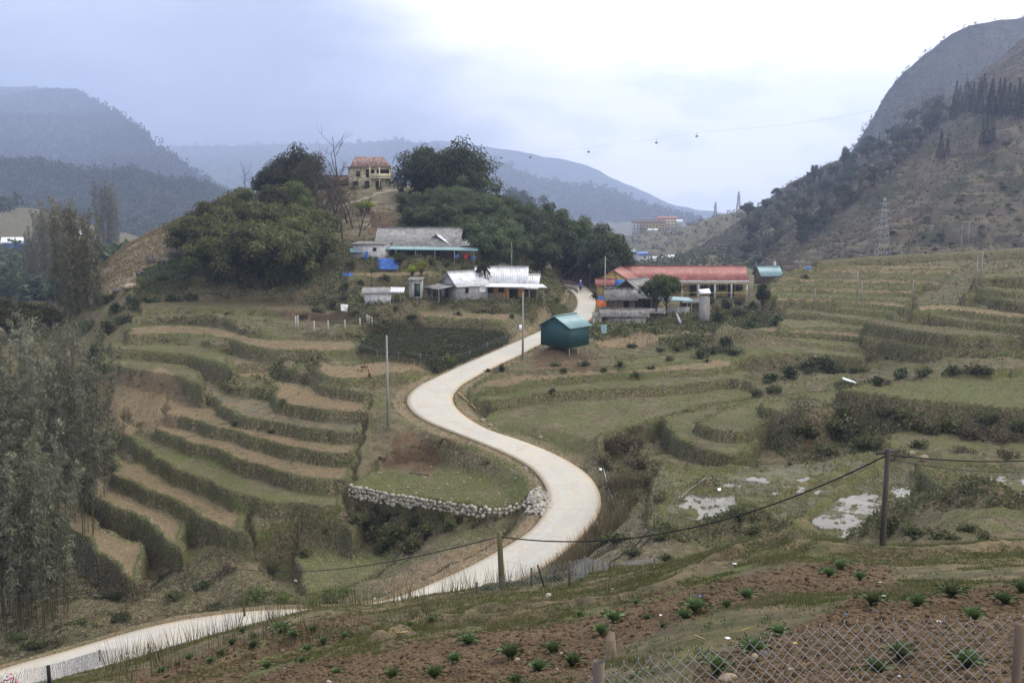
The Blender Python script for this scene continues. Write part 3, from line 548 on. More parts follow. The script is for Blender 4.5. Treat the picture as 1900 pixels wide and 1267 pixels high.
ridge('distant_mountain', [(150,280,6800),(250,276,6800),(330,274,6800),(420,270,6800),(500,268,6800),(620,266,6600),(700,262,6200),(740,260,5600),(800,270,5000),(870,284,4100),(930,304,4000),(1000,335,3900),(1060,352,3800),(1120,362,3700),(1180,388,3600),(1240,408,3500),(1300,425,3500),(1420,450,3500)],
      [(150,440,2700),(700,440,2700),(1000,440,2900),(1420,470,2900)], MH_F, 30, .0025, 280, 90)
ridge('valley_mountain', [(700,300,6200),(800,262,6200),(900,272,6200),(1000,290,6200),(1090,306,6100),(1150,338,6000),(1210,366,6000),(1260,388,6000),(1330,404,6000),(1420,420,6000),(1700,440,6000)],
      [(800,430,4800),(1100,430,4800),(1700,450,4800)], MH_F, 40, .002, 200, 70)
# ---------------------------------------------------------------- haze: one closed box
def haze():
    m = bpy.data.materials.new('haze'); m.use_nodes = True; N = m.node_tree.nodes; N.clear()
    o = N.new('ShaderNodeOutputMaterial'); v = N.new('ShaderNodeVolumePrincipled'); v.inputs['Color'].default_value = (.48, .585, .86, 1)
    v.inputs['Density'].default_value = 2.5e-4; v.inputs['Anisotropy'].default_value = .2; m.node_tree.links.new(v.outputs[0], o.inputs['Volume'])
    zs = [P[..., 2].max() for P in HILLS.values()]+[ZZ.max()]; zl = [P[..., 2].min() for P in HILLS.values()]+[ZZ.min()]
    x, y0, y1, z0, z1 = 6000, -300, 7500, min(zl)-5, max(zs)+25
    Vb = [(a, b, c) for a in (-x, x) for b in (y0, y1) for c in (z0, z1)]
    link('haze', mesh_np('haze', np.array(Vb), np.array([(0,1,3,2),(4,6,7,5),(0,4,5,1),(2,3,7,6),(0,2,6,4),(1,5,7,3)]), [m]), kind='stuff', label='blue grey valley haze in front of the mountains', cat='haze')
haze()
# ---------------------------------------------------------------- plants: materials
def mat_leaf(name, dark, light, tip=None, rough=.7, transl=.25):
    g = NT(name, rough, .25); t = g.attr('tone').outputs['Fac']; oi = g.N.new('ShaderNodeObjectInfo').outputs['Random']
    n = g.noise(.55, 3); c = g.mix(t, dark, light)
    c = g.mix(g.rng(n, .52, .66, 0, .6), c, tip or tuple(min(1, x*1.35) for x in light))
    hs = g.N.new('ShaderNodeHueSaturation'); g.L.new(c, hs.inputs['Color']); g.L.new(g.rng(oi, 0, 1, .72, 1.3), hs.inputs['Value']); g.L.new(g.rng(oi, 0, 1, .485, .512), hs.inputs['Hue'])
    g.color(hs.outputs[0])
    tr = g.N.new('ShaderNodeBsdfTranslucent'); g.L.new(hs.outputs[0], tr.inputs['Color']); mx = g.N.new('ShaderNodeMixShader'); mx.inputs[0].default_value = transl
    o = g.N['Material Output']; g.L.new(g.b.outputs[0], mx.inputs[1]); g.L.new(tr.outputs[0], mx.inputs[2]); g.L.new(mx.outputs[0], o.inputs[0]); return g.m
def mat_bark(name, a, b, sc=6):
    g = NT(name, .95, .1); n = g.noise(sc, 4, .7, vec=g.scale((1, 1, .25))); g.color(g.mix(g.rng(n, .35, .65), a, b)); g.bump(n, .5, .03); return g.m
ML_BAM = mat_leaf('bamboo foliage', (.022, .030, .010), (.095, .105, .034), (.155, .15, .045))
ML_BAMR = mat_leaf('bluish bamboo foliage', (.024, .038, .018), (.092, .118, .054), (.135, .15, .065))
ML_GREY = mat_leaf('dry grey bamboo foliage', (.050, .051, .033), (.175, .18, .118), (.27, .275, .19))
ML_BRN = mat_leaf('brown green bamboo foliage', (.045, .043, .026), (.135, .128, .078), (.18, .165, .10))
ML_DARK = mat_leaf('dark evergreen foliage', (.016, .023, .011), (.058, .074, .032))
ML_FIR = mat_leaf('conifer needles', (.010, .015, .012), (.026, .034, .024))
ML_MID = mat_leaf('green foliage', (.026, .036, .013), (.082, .098, .034))
ML_YEL = mat_leaf('yellow green foliage', (.10, .12, .012), (.27, .30, .035), (.34, .36, .05))
ML_YG = mat_leaf('olive yellow foliage', (.022, .026, .006), (.085, .085, .016), (.16, .14, .025))
ML_SHR = mat_leaf('shrub foliage', (.036, .044, .018), (.115, .122, .050), (.15, .15, .065))
ML_SHD = mat_leaf('dark shrub foliage', (.024, .034, .016), (.080, .098, .043), (.11, .125, .055))
ML_DRY = mat_leaf('dry brown shrub foliage', (.055, .043, .026), (.15, .12, .072), (.20, .165, .10))
ML_LIME = mat_leaf('fresh green shrub foliage', (.05, .075, .016), (.13, .17, .045), (.18, .21, .07))
ML_CAB = mat_leaf('mustard green leaves', (.040, .064, .026), (.098, .145, .055), (.13, .18, .075), .6, .15)
MB_BAM = mat_bark('bamboo culms', (.05, .045, .022), (.12, .105, .05))
MB_BARK = mat_bark('grey brown bark', (.035, .028, .020), (.085, .070, .052))
# ---------------------------------------------------------------- plants: mesh builders
def leaves(C, Dr, ln, wd, tone, rs, bend=0.):
    """rhombic leaves at centres C pointing along Dr"""
    n = len(C); Dr = Dr/np.maximum(np.linalg.norm(Dr, axis=1, keepdims=True), 1e-6); r = rs.normal(size=(n, 3)); s = np.cross(Dr, r); s /= np.maximum(np.linalg.norm(s, axis=1, keepdims=True), 1e-6)
    ln = (np.ones(n)*ln)[:, None]; wd = (np.ones(n)*wd)[:, None]
    V = np.stack([C-Dr*ln/2, C+s*wd/2, C+Dr*ln/2-np.array([0, 0, 1])*bend*ln, C-s*wd/2], 1).reshape(-1, 3)
    return V, np.arange(4*n).reshape(n, 4), np.repeat(tone, 4)
def tube(pts, rad, k=5):
    pts = np.array(pts, float); n = len(pts); rad = np.ones(n)*rad if np.isscalar(rad) else np.array(rad, float); T_ = np.gradient(pts, axis=0)
    T_ /= np.maximum(np.linalg.norm(T_, axis=1, keepdims=True), 1e-9); ref = np.array([0, 0, 1.]) if abs(T_[:, 2]).mean() < .8 else np.array([1., 0, 0])
    A = np.cross(T_, ref); A /= np.maximum(np.linalg.norm(A, axis=1, keepdims=True), 1e-9); B = np.cross(T_, A); th = np.arange(k)*2*math.pi/k
    V = (pts[:, None]+rad[:, None, None]*(np.cos(th)[None, :, None]*A[:, None]+np.sin(th)[None, :, None]*B[:, None])).reshape(-1, 3)
    i = np.arange((n-1)*k).reshape(n-1, k); j = (np.arange(k)+1) % k; Fq = np.stack([i, i[:, j], i[:, j]+k, i+k], -1).reshape(-1, 4)
    return V, Fq
def join(parts):
    V, Fq, T_ = [], [], []; o = 0
    for p in parts:
        v, f = p[0], p[1]; V.append(v); Fq.append(f+o); T_.append(p[2] if len(p) > 2 else np.zeros(len(v))); o += len(v)
    return np.concatenate(V), np.concatenate(Fq), np.concatenate(T_)
def mk(name, parts, mats, sm=False):
    V, Fq, T_ = join(parts); return mesh_np(name, V, Fq, mats, {'tone': T_}, sm)
def sph(n, rs):
    d = rs.normal(size=(n, 3)); return d/np.linalg.norm(d, axis=1, keepdims=True)
def bamboo_plume(rs, mat, H=10., R=3.6, heads=13, nl=150, ls=.62, lw=.17):
    """clump of arching culms ending in drooping heads"""
    cul, lv = [], []
    for i in range(heads):
        a = rs.uniform(0, 2*math.pi); r = R*rs.uniform(.15, 1)**.7; h = H*(.95-.6*(r/R)**1.5*rs.uniform(.35, 1.1))*rs.uniform(.78, 1.0)*(1.22 if i % 7 == 0 else 1); b = np.array([math.cos(a), math.sin(a), 0])
        t = np.linspace(0, 1, 7)[:, None]; p = b*.5+b*(r-.5)*t**2.2+np.array([0, 0, 1])*h*(1-(1-t)**1.7); cul.append((*tube(p, np.linspace(.055, .02, 7), 4), np.zeros(28)))
        m = nl; tt = np.where(rs.uniform(0, 1, m) < .62, rs.uniform(.84, 1.04, m), rs.uniform(.06, .9, m)); c = b*.5+b*(r-.5)*tt[:, None]**2.2+np.array([0, 0, 1])*(h*(1-(1-np.minimum(tt, 1))**1.7))[:, None]
        w = (.95+.55*rs.uniform(.5, 1.)*np.clip((tt-.6)/.4, 0, 1))[:, None]*R/3.6; off = sph(m, rs)*w*rs.uniform(.4, 1, m)[:, None]; off[:, 2] = off[:, 2]*.8-.1*w[:, 0]
        c = c+off; d = off*np.array([1, 1, .2])+rs.normal(size=(m, 3))*.35+np.array([0, 0, -.75]); tone = np.clip(np.where(tt > .8, .48, .18)+.8*off[:, 2]/w[:, 0]+rs.uniform(-.2, .2, m), 0, 1)  # tone paints light on the head tops, shade below and inside
        lv.append(leaves(c, d, ls*rs.uniform(.7, 1.3, m), lw*rs.uniform(.8, 1.3, m), tone, rs, .1))
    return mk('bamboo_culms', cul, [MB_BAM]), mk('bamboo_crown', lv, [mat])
def bamboo_tall(rs, mat, H=15., R=1.2, n=9, nl=260, ls=.55, lw=.1, start=.3, spread=.55, brk=.045):
    cul, lv = [], []
    for i in range(n):
        a = rs.uniform(0, 2*math.pi); r0 = R*math.sqrt(rs.uniform()); h = H*rs.uniform(.72, 1); b = np.array([math.cos(a)*r0, math.sin(a)*r0, 0]); ln = np.array([*rs.normal(size=2)*.045*h, 0])
        t = np.linspace(0, 1, 9)[:, None]; f = lambda t: b*(1+t*.5)+ln*t**2.4+np.array([0, 0, 1])*h*t; cul.append((*tube(f(t), np.linspace(brk, .012, 9), 5), np.zeros(45)))
        tt = start+(1-start)*rs.uniform(0, 1, nl)**.8; nc = 24; cc = start+(1-start)*np.linspace(0, 1, nc); ca = rs.uniform(0, 2*math.pi, nc); cl = (spread*(1.15-np.abs(cc-.55)))*rs.uniform(.5, 1.3, nc)
        k = rs.integers(0, nc, nl); u = rs.uniform(.1, 1, nl); out = np.stack([np.cos(ca[k]), np.sin(ca[k]), np.zeros(nl)], 1)
        c = f(cc[k][:, None])+out*(cl[k]*u)[:, None]+rs.normal(size=(nl, 3))*.17+np.array([0, 0, 1])*(.35*u-.45*u*u)[:, None]
        d = out*.6+rs.normal(size=(nl, 3))*.45+np.array([0, 0, -.45]); tone = np.clip(rs.uniform(.0, .75, nl)+.25*cc[k], 0, 1)
        lv.append(leaves(c, d, ls*rs.uniform(.6, 1.3, nl), lw*rs.uniform(.8, 1.2, nl), tone, rs, .12))
    return mk('bamboo_culms', cul, [MB_BAM]), mk('bamboo_crown', lv, [mat])
def crown_tree(rs, mat, H=8., R=2.9, trunk=.3, blobs=22, nl=190, ls=.38, lw=.2, flat=.8):
    """broadleaf: trunk and limbs reaching into clumps of leaves"""
    tr, lv = [], []; hc = H*(1-.45*flat); tr.append((*tube([(0, 0, -.3), (.05, .03, H*trunk*.5), (0, .06, H*trunk), (.1, 0, H*.7)], [.05*R+.06, .04*R+.05, .035*R+.04, .03], 7), np.zeros(28)))
    for i in range(blobs):
        d = sph(1, rs)[0]; d[2] = abs(d[2])*.9-.25; c = np.array([d[0]*R, d[1]*R, 0])*rs.uniform(.35, .85)+np.array([0, 0, hc*.95+d[2]*H*.46*rs.uniform(.4, 1)])
        s = np.array([0, 0, H*trunk*rs.uniform(.7, 1.2)]); m = (s+c)/2+np.array([0, 0, -.1*H*.3]); tr.append((*tube([s, m, c], [.03*R, .02*R, .01], 4), np.zeros(12)))
        w = R*rs.uniform(.30, .5); off = sph(nl, rs)*w*rs.uniform(.35, 1, nl)[:, None]*np.array([1, 1, .75]); tone = np.clip(.4+.5*off[:, 2]/w+rs.uniform(-.3, .3, nl), 0, 1)  # clump tone goes from painted light on top to shade underneath
        lv.append(leaves(c+off, off+rs.normal(size=(nl, 3))*w*.6, ls*rs.uniform(.6, 1.3, nl), lw*rs.uniform(.7, 1.3, nl), tone, rs))
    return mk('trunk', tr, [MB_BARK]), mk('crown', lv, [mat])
def bare_tree(rs, H=9., lean=.0, dens=4, thin=1., levels=4):
    out = []
    def br(p, d, l, r, lv):
        k = 4; pts = [p]; dd = d.copy()
        for i in range(k):
            dd = dd+rs.normal(size=3)*.10+np.array([0, 0, .05]); dd /= np.linalg.norm(dd); pts.append(pts[-1]+dd*l/k)
        out.append((*tube(pts, np.linspace(r, r*.55, k+1), 5 if lv < 2 else 3), np.zeros((k+1)*(5 if lv < 2 else 3))))
        if lv >= levels: return
        for i in range(dens if lv else dens+3):
            t = rs.integers(2 if lv else 1, k+1); q = pts[t]; a = rs.uniform(0, 2*math.pi); s = np.cross(dd, [math.cos(a), math.sin(a), .3]); s /= np.linalg.norm(s); nd = dd*.75+s*rs.uniform(.45, .8); nd /= np.linalg.norm(nd)
            br(q, nd, l*rs.uniform(.45, .62), r*.45, lv+1)
    br(np.array([0, 0, -.2]), np.array([lean, 0, 1.]), H*.62, .014*H*thin, 0)
    return mk('trunk_and_branches', out, [MB_BARK])
def conifer(rs, H=12., R=2., n=1500, mat=None):
    z = rs.uniform(0, 1, n)**1.3; lay = np.floor(z*15)/15+rs.uniform(0, .035, n); r = R*(1-lay)*rs.uniform(.25, 1, n)**.6*(.85+.15*np.sin(lay*90)); a = rs.uniform(0, 2*math.pi, n)
    c = np.stack([np.cos(a)*r, np.sin(a)*r, H*(.1+.9*lay)-r*.25], 1); d = np.stack([np.cos(a), np.sin(a), -.35+rs.normal(size=n)*.25], 1)
    t = (*tube([(0, 0, -.3), (0, 0, H*.5), (0, 0, H)], [.02*H, .012*H, .01], 5), np.zeros(15))
    return mk('trunk', [t], [MB_BARK]), mk('crown', [leaves(c, d, .62, .2, rs.uniform(0, 1, n), rs, .1)], [mat or ML_FIR])
def shrub_mesh(rs, mat, nl=420, ls=.2, lw=.1, blobs=9, twig=True):
    lv = []
    for i in range(blobs):
        a = rs.uniform(0, 6.28); r = rs.uniform(0, .72); c = np.array([math.cos(a)*r, math.sin(a)*r, rs.uniform(.12, .62)*(1.1-r*.6)]); w = rs.uniform(.24, .42); m = nl//blobs
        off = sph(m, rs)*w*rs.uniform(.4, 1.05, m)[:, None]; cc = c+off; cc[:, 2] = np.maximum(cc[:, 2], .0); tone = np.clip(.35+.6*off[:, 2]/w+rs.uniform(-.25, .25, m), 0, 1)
        lv.append(leaves(cc, off+rs.normal(size=(m, 3))*.25+np.array([0, 0, .12]), ls*rs.uniform(.6, 1.3, m), lw*rs.uniform(.7, 1.3, m), tone, rs))
    if twig:
        for i in range(10):
            a = rs.uniform(0, 6.28); d = np.array([math.cos(a)*rs.uniform(.2, .9), math.sin(a)*rs.uniform(.2, .9), rs.uniform(.5, 1.0)]); v, f = tube([(0, 0, -.1), d*.5+[0, 0, .08], d], [.02, .012, .005], 3); lv.append((v, f, np.zeros(9)))
    return mk('shrub', lv, [mat])
# ---------------------------------------------------------------- placing
HPIX = {}
def GH(u, v, name='hillside'):
    P = HILLS[name]
    if name not in HPIX: a, b = proj(P[..., 0], P[..., 1], P[..., 2]); HPIX[name] = (a.ravel(), b.ravel(), P[:, 2:].reshape(-1, 3) if False else P.reshape(-1, 3))
    a, b, Q = HPIX[name]; d = (a-u)**2+(b-v)**2; c = np.where(d < 9)[0]
    if len(c): return Q[c[np.argmin(Q[c, 1])]].copy()
    return Q[np.argmin(d)].copy()
def thing(name, label, cat, loc, rot=0, scale=1., group=None):
    o = bpy.data.objects.new(name, None); COL.objects.link(o); o.location = [float(c) for c in loc]; o.rotation_euler = (0, 0, rot)
    o.scale = (scale,)*3 if np.isscalar(scale) else scale; o.empty_display_size = .3; o['label'] = label; o['category'] = cat
    if group: o['group'] = group
    return o
def put_tree(name, variants, loc, px=None, H=None, label='', cat='tree', group=None, wide=1., rs=rng):
    """variants: list of (trunk mesh, crown mesh, nominal height)"""
    tm, cm, h0 = variants[rs.integers(len(variants))]; h = H if H is not None else px*loc[1]/F; s = h/h0
    t = thing(name, label, cat, np.array(loc)-(0, 0, .15), rs.uniform(0, 6.28), (s*wide, s*wide, s), group)
    link(tm.name.split('.')[0], tm, t)
    if cm is not None: link(cm.name.split('.')[0], cm, t)
    return t
R_ = lambda s: np.random.default_rng(s)
V_BAM = [(*bamboo_plume(R_(i), ML_BAM, heads=24, nl=270, ls=.72, lw=.2, R=4.2), 10.) for i in (1, 2, 3, 4)]
V_BAMR = [(*bamboo_plume(R_(i), ML_BAMR, heads=22, nl=250, R=4., ls=.68, lw=.19), 10.) for i in (11, 12, 13, 14)]
V_BTOP = [(*bamboo_plume(R_(i), ML_DARK, heads=34, nl=270, R=5.6, ls=.68, lw=.2), 10.) for i in (21, 22)]
V_TALL = [(*bamboo_tall(R_(i), ML_BRN, nl=380, n=13, ls=.5, lw=.15, R=1.5, start=.06, spread=.8), 15.) for i in (31, 32, 33)]
V_GREY = [(*bamboo_tall(R_(i), ML_GREY, H=18, R=1.6, n=9, nl=470, ls=.52, lw=.11, start=.22, spread=.8), 18.) for i in (41, 42, 43)]
V_GRBR = [(*bamboo_tall(R_(i), ML_BRN, H=18, R=1.6, n=9, nl=520, ls=.55, lw=.12, start=.22, spread=.9), 18.) for i in (46, 47)]
V_BROAD = [(*crown_tree(R_(i), ML_MID), 8.) for i in (51, 52)]
V_DARKT = [(*crown_tree(R_(i), ML_DARK, nl=210), 8.) for i in (53, 54)]
V_YGT = [(*crown_tree(R_(i), ML_YG, trunk=.08, nl=210, flat=1.25, blobs=28), 8.) for i in (55, 56)]
V_YEL = [(*crown_tree(R_(i), ML_YEL, trunk=.2, H=4, R=2.2, ls=.22, lw=.13, nl=140), 4.) for i in (57, 58)]
V_BARE = [(bare_tree(R_(i), dens=4, levels=4), None, 8.5) for i in (61, 62, 63)]
V_THIN = [(bare_tree(R_(i), dens=3, levels=3, thin=.7, H=12), None, 11.) for i in (64, 65)]
V_BRNT = [(*crown_tree(R_(i), ML_BRN, nl=120), 8.) for i in (77, 78)]
V_FIR = [(*conifer(R_(i)), 12.) for i in (71, 72, 73)]
ORD = 'first second third fourth fifth sixth seventh eighth ninth tenth eleventh twelfth thirteenth'.split()
ORD += 'fourteenth fifteenth sixteenth seventeenth eighteenth nineteenth twentieth'.split()
def band(lst, edges, names, what):    # label by row (photo height), then order from the left
    L = [(p[0], p[1]) for p in lst]; bi = lambda v: sum(v >= e for e in edges)
    def f(i, u, v):
        same = sorted(p for p in L if bi(p[1]) == bi(v)); return '%s %s from the left in the %s' % (ORD[same.index((u, v))], what, names[bi(v)])
    return f
def rowlabel(rows, what):       # rows: list of (first index, count, name); order by photo column
    def f(i, u, v):
        for s, us, nm in rows:
            if s <= i < s+len(us): return '%s %s from the left in the %s' % (ORD[sorted(us).index(u)], what, nm)
    return f
def P_(lst, variants, name, label_fn, cat='tree', group=None, wide=1., hill=None, w2=None):
    for i, (u, v, top) in enumerate(lst):
        loc = GH(u, v, hill) if hill else GR(u, v, 38, 900); put_tree(name, variants, loc, px=v-top, label=label_fn(i, u, v), cat=cat, group=group, wide=wide if w2 is None else w2[i])
P_([(400,528,420),(455,532,410),(512,534,405),(566,524,420),(372,492,385),(432,490,372),(492,486,368),(552,482,372),(602,470,385),(395,450,362),(447,440,345),(505,430,340),(352,470,398),(420,512,400),(480,515,395),(540,508,395),(585,500,402)],
   V_BAM, 'bamboo_clump', rowlabel([(0, [400, 455, 512, 566], 'front row of the olive left grove'), (4, [372, 432, 492, 552, 602], 'upper middle row of the olive left grove'), (9, [395, 447, 505, 352], 'back row of the olive left grove'), (13, [420, 480, 540, 585], 'lower middle row of the olive left grove')], 'bamboo clump'), 'bamboo', 'bamboo clumps of the left grove', 1.12)
P_([(548,440,330)], [(*bamboo_plume(R_(9), ML_LIME, heads=14), 10.)], 'bamboo_clump', lambda *a: 'fresh light green bamboo clump rising at the back of the left grove', 'bamboo')
P_([(782,366,268),(838,386,268),(868,398,285)], V_BTOP, 'bamboo_clump', lambda i, u, v: ['dark bushy bamboo clump right beside the yellow hilltop house', 'dark bushy bamboo clump on the hilltop, second to the right of the yellow house', 'dark bushy bamboo clump on the hilltop, third to the right of the yellow house'][i], 'bamboo', None, .95)
GRV = [(760,425,352),(1020,470,385),(940,445,362),(1060,490,402),(990,460,378),(1120,525,425),(1150,528,448),(870,438,352),(830,436,350),(915,445,358),(860,480,392),(925,480,392),(775,402,350),(812,412,342),(850,414,336),(890,412,345),(925,422,352),(1000,442,372),(1032,458,378),(1078,482,398),(1106,502,410),(1132,510,425),(770,452,375),(802,456,372),(842,458,378),(882,462,386),(922,468,382),(962,472,388),(1000,482,402),(1042,492,416),
    (905,492,402),(950,502,412),(1000,508,422),(1052,516,432),(1100,526,442),(1140,522,442),(975,455,372),(1065,500,405)]
P_(GRV, V_BAMR, 'bamboo_clump', band(GRV, [416, 446, 466, 494], ['top row of the blue green right grove', 'second row of the blue green right grove', 'middle row of the blue green right grove', 'fourth row of the blue green right grove', 'bottom row of the blue green right grove'], 'bamboo clump'), 'bamboo', 'bamboo clumps of the right hill grove', 1.05)
P_([(960,428,343)], V_DARKT, 'tree', lambda *a: 'dark round treetop standing out above the right bamboo grove')
P_([(515,372,300),(546,372,276),(574,372,292),(500,378,312)], V_BTOP, 'bamboo_clump', lambda i, u, v: ['dark clump on the hilltop behind the light green bamboo', 'highest dark clump on the hilltop left of the bare trees', 'dark clump right among the bare hilltop trees', 'lowest and leftmost dark clump on the hilltop'][i], 'bamboo', None, .9)
P_([(590,392,292),(612,402,285),(572,380,300),(598,440,330),(655,425,335)], V_BARE, 'bare_tree', lambda i, u, v: ['leafless tree on the hilltop left of the brown roof', 'leafless tree in front of the brown roof on the hilltop', 'small leafless tree beside the dark evergreen on the hilltop', 'leafless tree at the right edge of the left bamboo grove', 'leafless tree on the grass slope below the hilltop house'][i])
P_([(560,400,296),(600,405,288),(622,412,300),(582,415,310),(610,430,320),(645,415,318),(665,440,345)], V_BARE, 'bare_tree', lambda i, u, v: 'leafless grey tree in the bare thicket below the hilltop brown roof', 'tree', 'leafless thicket under the hilltop', 1.15)
P_([(636,452,262),(618,450,335)], V_THIN, 'bare_tree', lambda i, u, v: ['tall thin leafless tree rising in front of the hilltop brown roof', 'thin crooked leafless tree above the bamboo pipe on the slope'][i])
P_([(456,352,300)], V_BARE, 'bare_tree', lambda *a: 'small leafless tree on the skyline behind the left grove')
P_([(1130,520,470),(980,520,455),(693,560,478),(634,560,470)], V_THIN, 'bare_tree', lambda i, u, v: ['thin leafless tree at the right end of the hill grove', 'thin leafless tree before the dark hill grove', 'thin bare stem in front of the blue tarpaulin', 'thin bare stem left of the small grey shed'][i])
P_([(78,528,392),(100,560,372),(122,572,365),(150,560,385),(168,575,395),(196,470,335),(212,462,345),(60,545,430),(135,590,430)],
   V_TALL, 'bamboo_clump', rowlabel([(0, [78, 100, 122, 150, 168, 196, 212, 60, 135], 'tall narrow bamboos left of the dry hill')], 'clump'), 'bamboo', 'tall narrow bamboos left of the dry hill', .9)
P_([(130,965,575),(165,940,575),(95,985,560),(50,980,560),(15,960,570),(150,990,640),(5,1000,620)], V_GRBR+V_GREY, 'bamboo_clump', rowlabel([(0, [130, 165, 95, 50, 15, 150, 5], 'grey feathery bamboos behind the front ones')], 'clump'), 'bamboo', 'rear bamboos at the left edge', .95)
P_([(20,1165,690),(58,1170,740),(-15,1150,640),(92,1150,790),(-45,1175,660),(110,1135,830),(35,1130,620)], V_GREY, 'bamboo_clump', rowlabel([(0, [20, 58, -15, 92, -45, 110, 35], 'front grey bamboos near the lower road')], 'clump'), 'bamboo', 'front bamboos at the left edge', .95)
P_([(20,628,545),(62,622,530),(-10,610,520),(95,612,555)], V_YGT, 'tree', lambda i, u, v: 'olive yellow bushy tree below the tall bamboos at the left edge', 'tree', 'olive yellow trees at the left edge', 1.3)
P_([(1192,528,486)], V_DARKT, 'tree', lambda *a: 'dark dense tree in front of the red school roof')
P_([(1236,588,494),(1218,590,502)], V_BROAD, 'tree', lambda i, u, v: ['green leafy tree beside the blue green lean-to roof', 'green leafy tree just left of the blue green lean-to roof'][i], wide=1.05)
P_([(1414,585,518),(1260,545,500)], V_DARKT, 'tree', lambda i, u, v: ['slim dark tree standing before the blue roofed house', 'dark tree behind the leafy tree by the school'][i], wide=.6)
P_([(782,512,482),(672,400,372),(683,398,370),(765,515,490)], V_YEL, 'small_tree', lambda i, u, v: ['bright yellow green tree right of the blue tarpaulin', 'yellow green bush on the slope below the hilltop path', 'yellow green bush on the slope right of another under the hilltop path', 'bright yellow green bush left of the corrugated roofed house'][i])
P_([(742,505,462),(650,505,475)], V_BROAD, 'small_tree', lambda i, u, v: ['green tree in front of the long grey roof', 'low green tree under the long house side shed'][i])
# right hillside
CON = [(1772,215,150),(1780,212,148),(1790,208,134),(1797,206,138),(1806,210,145),(1816,208,136),(1824,212,142),(1833,210,150),(1842,212,140),(1851,210,146),(1860,214,150),(1869,212,142),(1878,214,152),(1887,216,146),(1896,218,150),(1812,190,150),(1838,190,146),(1765,225,178)]
CON = [(u, v, t+((u*7) % 23)-8) for u, v, t in CON]
P_(CON, V_FIR+[V_FIR[0], (*conifer(R_(74), R=2.9, n=1100), 12.)], 'conifer', band(CON, [200], ['short rear row of hillside conifers', 'long conifer row high on the right hillside'], 'dark conifer'), 'conifer', 'conifer row on the right hillside', 1., 'hillside')
P_([(1820,268,222),(1828,266,214),(1836,264,222),(1843,262,226)], V_FIR, 'conifer', lambda i, u, v: 'dark conifer in the small stand below the hillside conifer row', 'conifer', 'small conifer stand below the row', 1., 'hillside')
P_([(1742,295,238),(1758,292,256),(1629,272,246)], V_FIR, 'conifer', lambda i, u, v: ['lone tall conifer in the middle of the right hillside', 'short conifer right beside the lone tall hillside conifer', 'small conifer low on the ridge of the right hillside'][i], 'conifer', None, 1.1, 'hillside')
P_([(1866,275,258),(1575,345,312),(1385,408,370),(1440,368,344)], V_DARKT, 'tree', lambda i, u, v: ['single round bush on the open right hillside', 'dark tree on the lower ridge of the right hillside', 'dark round tree at the left end of the hillside ridge', 'dark tree on the skyline of the lower hillside ridge'][i], 'tree', None, 1.2, 'hillside')
P_([(1508,336,302),(1520,334,308),(1540,328,300),(1552,322,300),(1568,315,270),(1498,340,316)], V_BAMR, 'bamboo_clump', lambda i, u, v: 'feathery bamboo on the skyline of the right hillside ridge', 'bamboo', 'skyline bamboos of the right hillside', .6, 'hillside')
P_([(1650+i*11, 232-i*4+((i*37) % 9), 178-i*3+((i*53) % 11)) for i in range(10)], V_THIN, 'bare_tree', lambda i, u, v: 'slim bare tree among the scrub high on the right hillside', 'tree', 'bare trees high on the right hillside', 1., 'hillside')
P_([(1787,58,46),(1795,56,43),(1808,52,42),(1812,51,40),(1767,68,60),(1708,108,101),(1900,34,26)], V_FIR, 'conifer', lambda i, u, v: 'tiny conifer on the skyline of the far cliff', 'conifer', 'conifers on the far cliff skyline', 1.2, 'cliff')
ls_ = R_(99); beltp = [(1345,470),(1385,410),(1440,372),(1500,345),(1580,300),(1650,240),(1740,180),(1770,215),(1700,285),(1620,350),(1560,400),(1480,460),(1400,500),(1350,500)]
cnt = 0
while cnt < 235:
    u, v = ls_.uniform(1340, 1780), ls_.uniform(170, 505)
    if not seg_dist(np.array([u]), np.array([v]), beltp, True)[1][0]: continue
    put_tree('tree', [V_DARKT[cnt % 2], V_BROAD[cnt % 2], V_BRNT[cnt % 2]] if cnt % 4 else V_TALL, GH(u, v), px=ls_.uniform(12, 30), label='bushy tree in the wooded belt across the lower right hillside', cat='tree', group='trees of the belt on the right hillside', wide=1.3); cnt += 1
for i in range(120):
    u, v = ls_.uniform(1560, 1900), ls_.uniform(250, 480)
    if v < 470-(u-1560)*.45: continue
    put_tree('shrub', [(V_DARKT[0][1], None, 8.)], GH(u, v), px=ls_.uniform(4, 8), label='low dark shrub dotted on the brown open hillside', cat='shrub', group='shrubs dotted on the right hillside', wide=ls_.uniform(1.6, 4))
# ---------------------------------------------------------------- forest on the mountains, scrub on the hillside: uncountable
def forest(name, hill, n, h, mat, label, rs, v0=-50, v1=470, u0=-100, u1=2000, tmin=2, nl=14, flat=1.):
    P = HILLS[hill][:, tmin:].reshape(-1, 3); a, b = proj(P[:, 0], P[:, 1], P[:, 2]); k = np.where((a > u0) & (a < u1) & (b > v0) & (b < v1))[0]; k = rs.choice(k, n); C = P[k]+rs.normal(size=(n, 3))*np.array([1, 1, 0])*h*.5
    hh = h*rs.uniform(.5, 1.3, n)*flat; w = h*.42*rs.uniform(.7, 1.3, n); z = rs.uniform(.1, 1, (n, nl)); an = rs.uniform(0, 6.28, (n, nl)); r = w[:, None]*np.sqrt(1-(2*z-1)**2*.8)*rs.uniform(.5, 1, (n, nl))
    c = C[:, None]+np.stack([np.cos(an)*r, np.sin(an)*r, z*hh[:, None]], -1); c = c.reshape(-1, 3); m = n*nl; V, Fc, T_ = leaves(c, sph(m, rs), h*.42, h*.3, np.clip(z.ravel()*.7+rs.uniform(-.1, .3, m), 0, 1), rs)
    link(name, mesh_np(name, V, Fc, [mat], {'tone': T_}), None, label, 'forest', None, 'stuff')
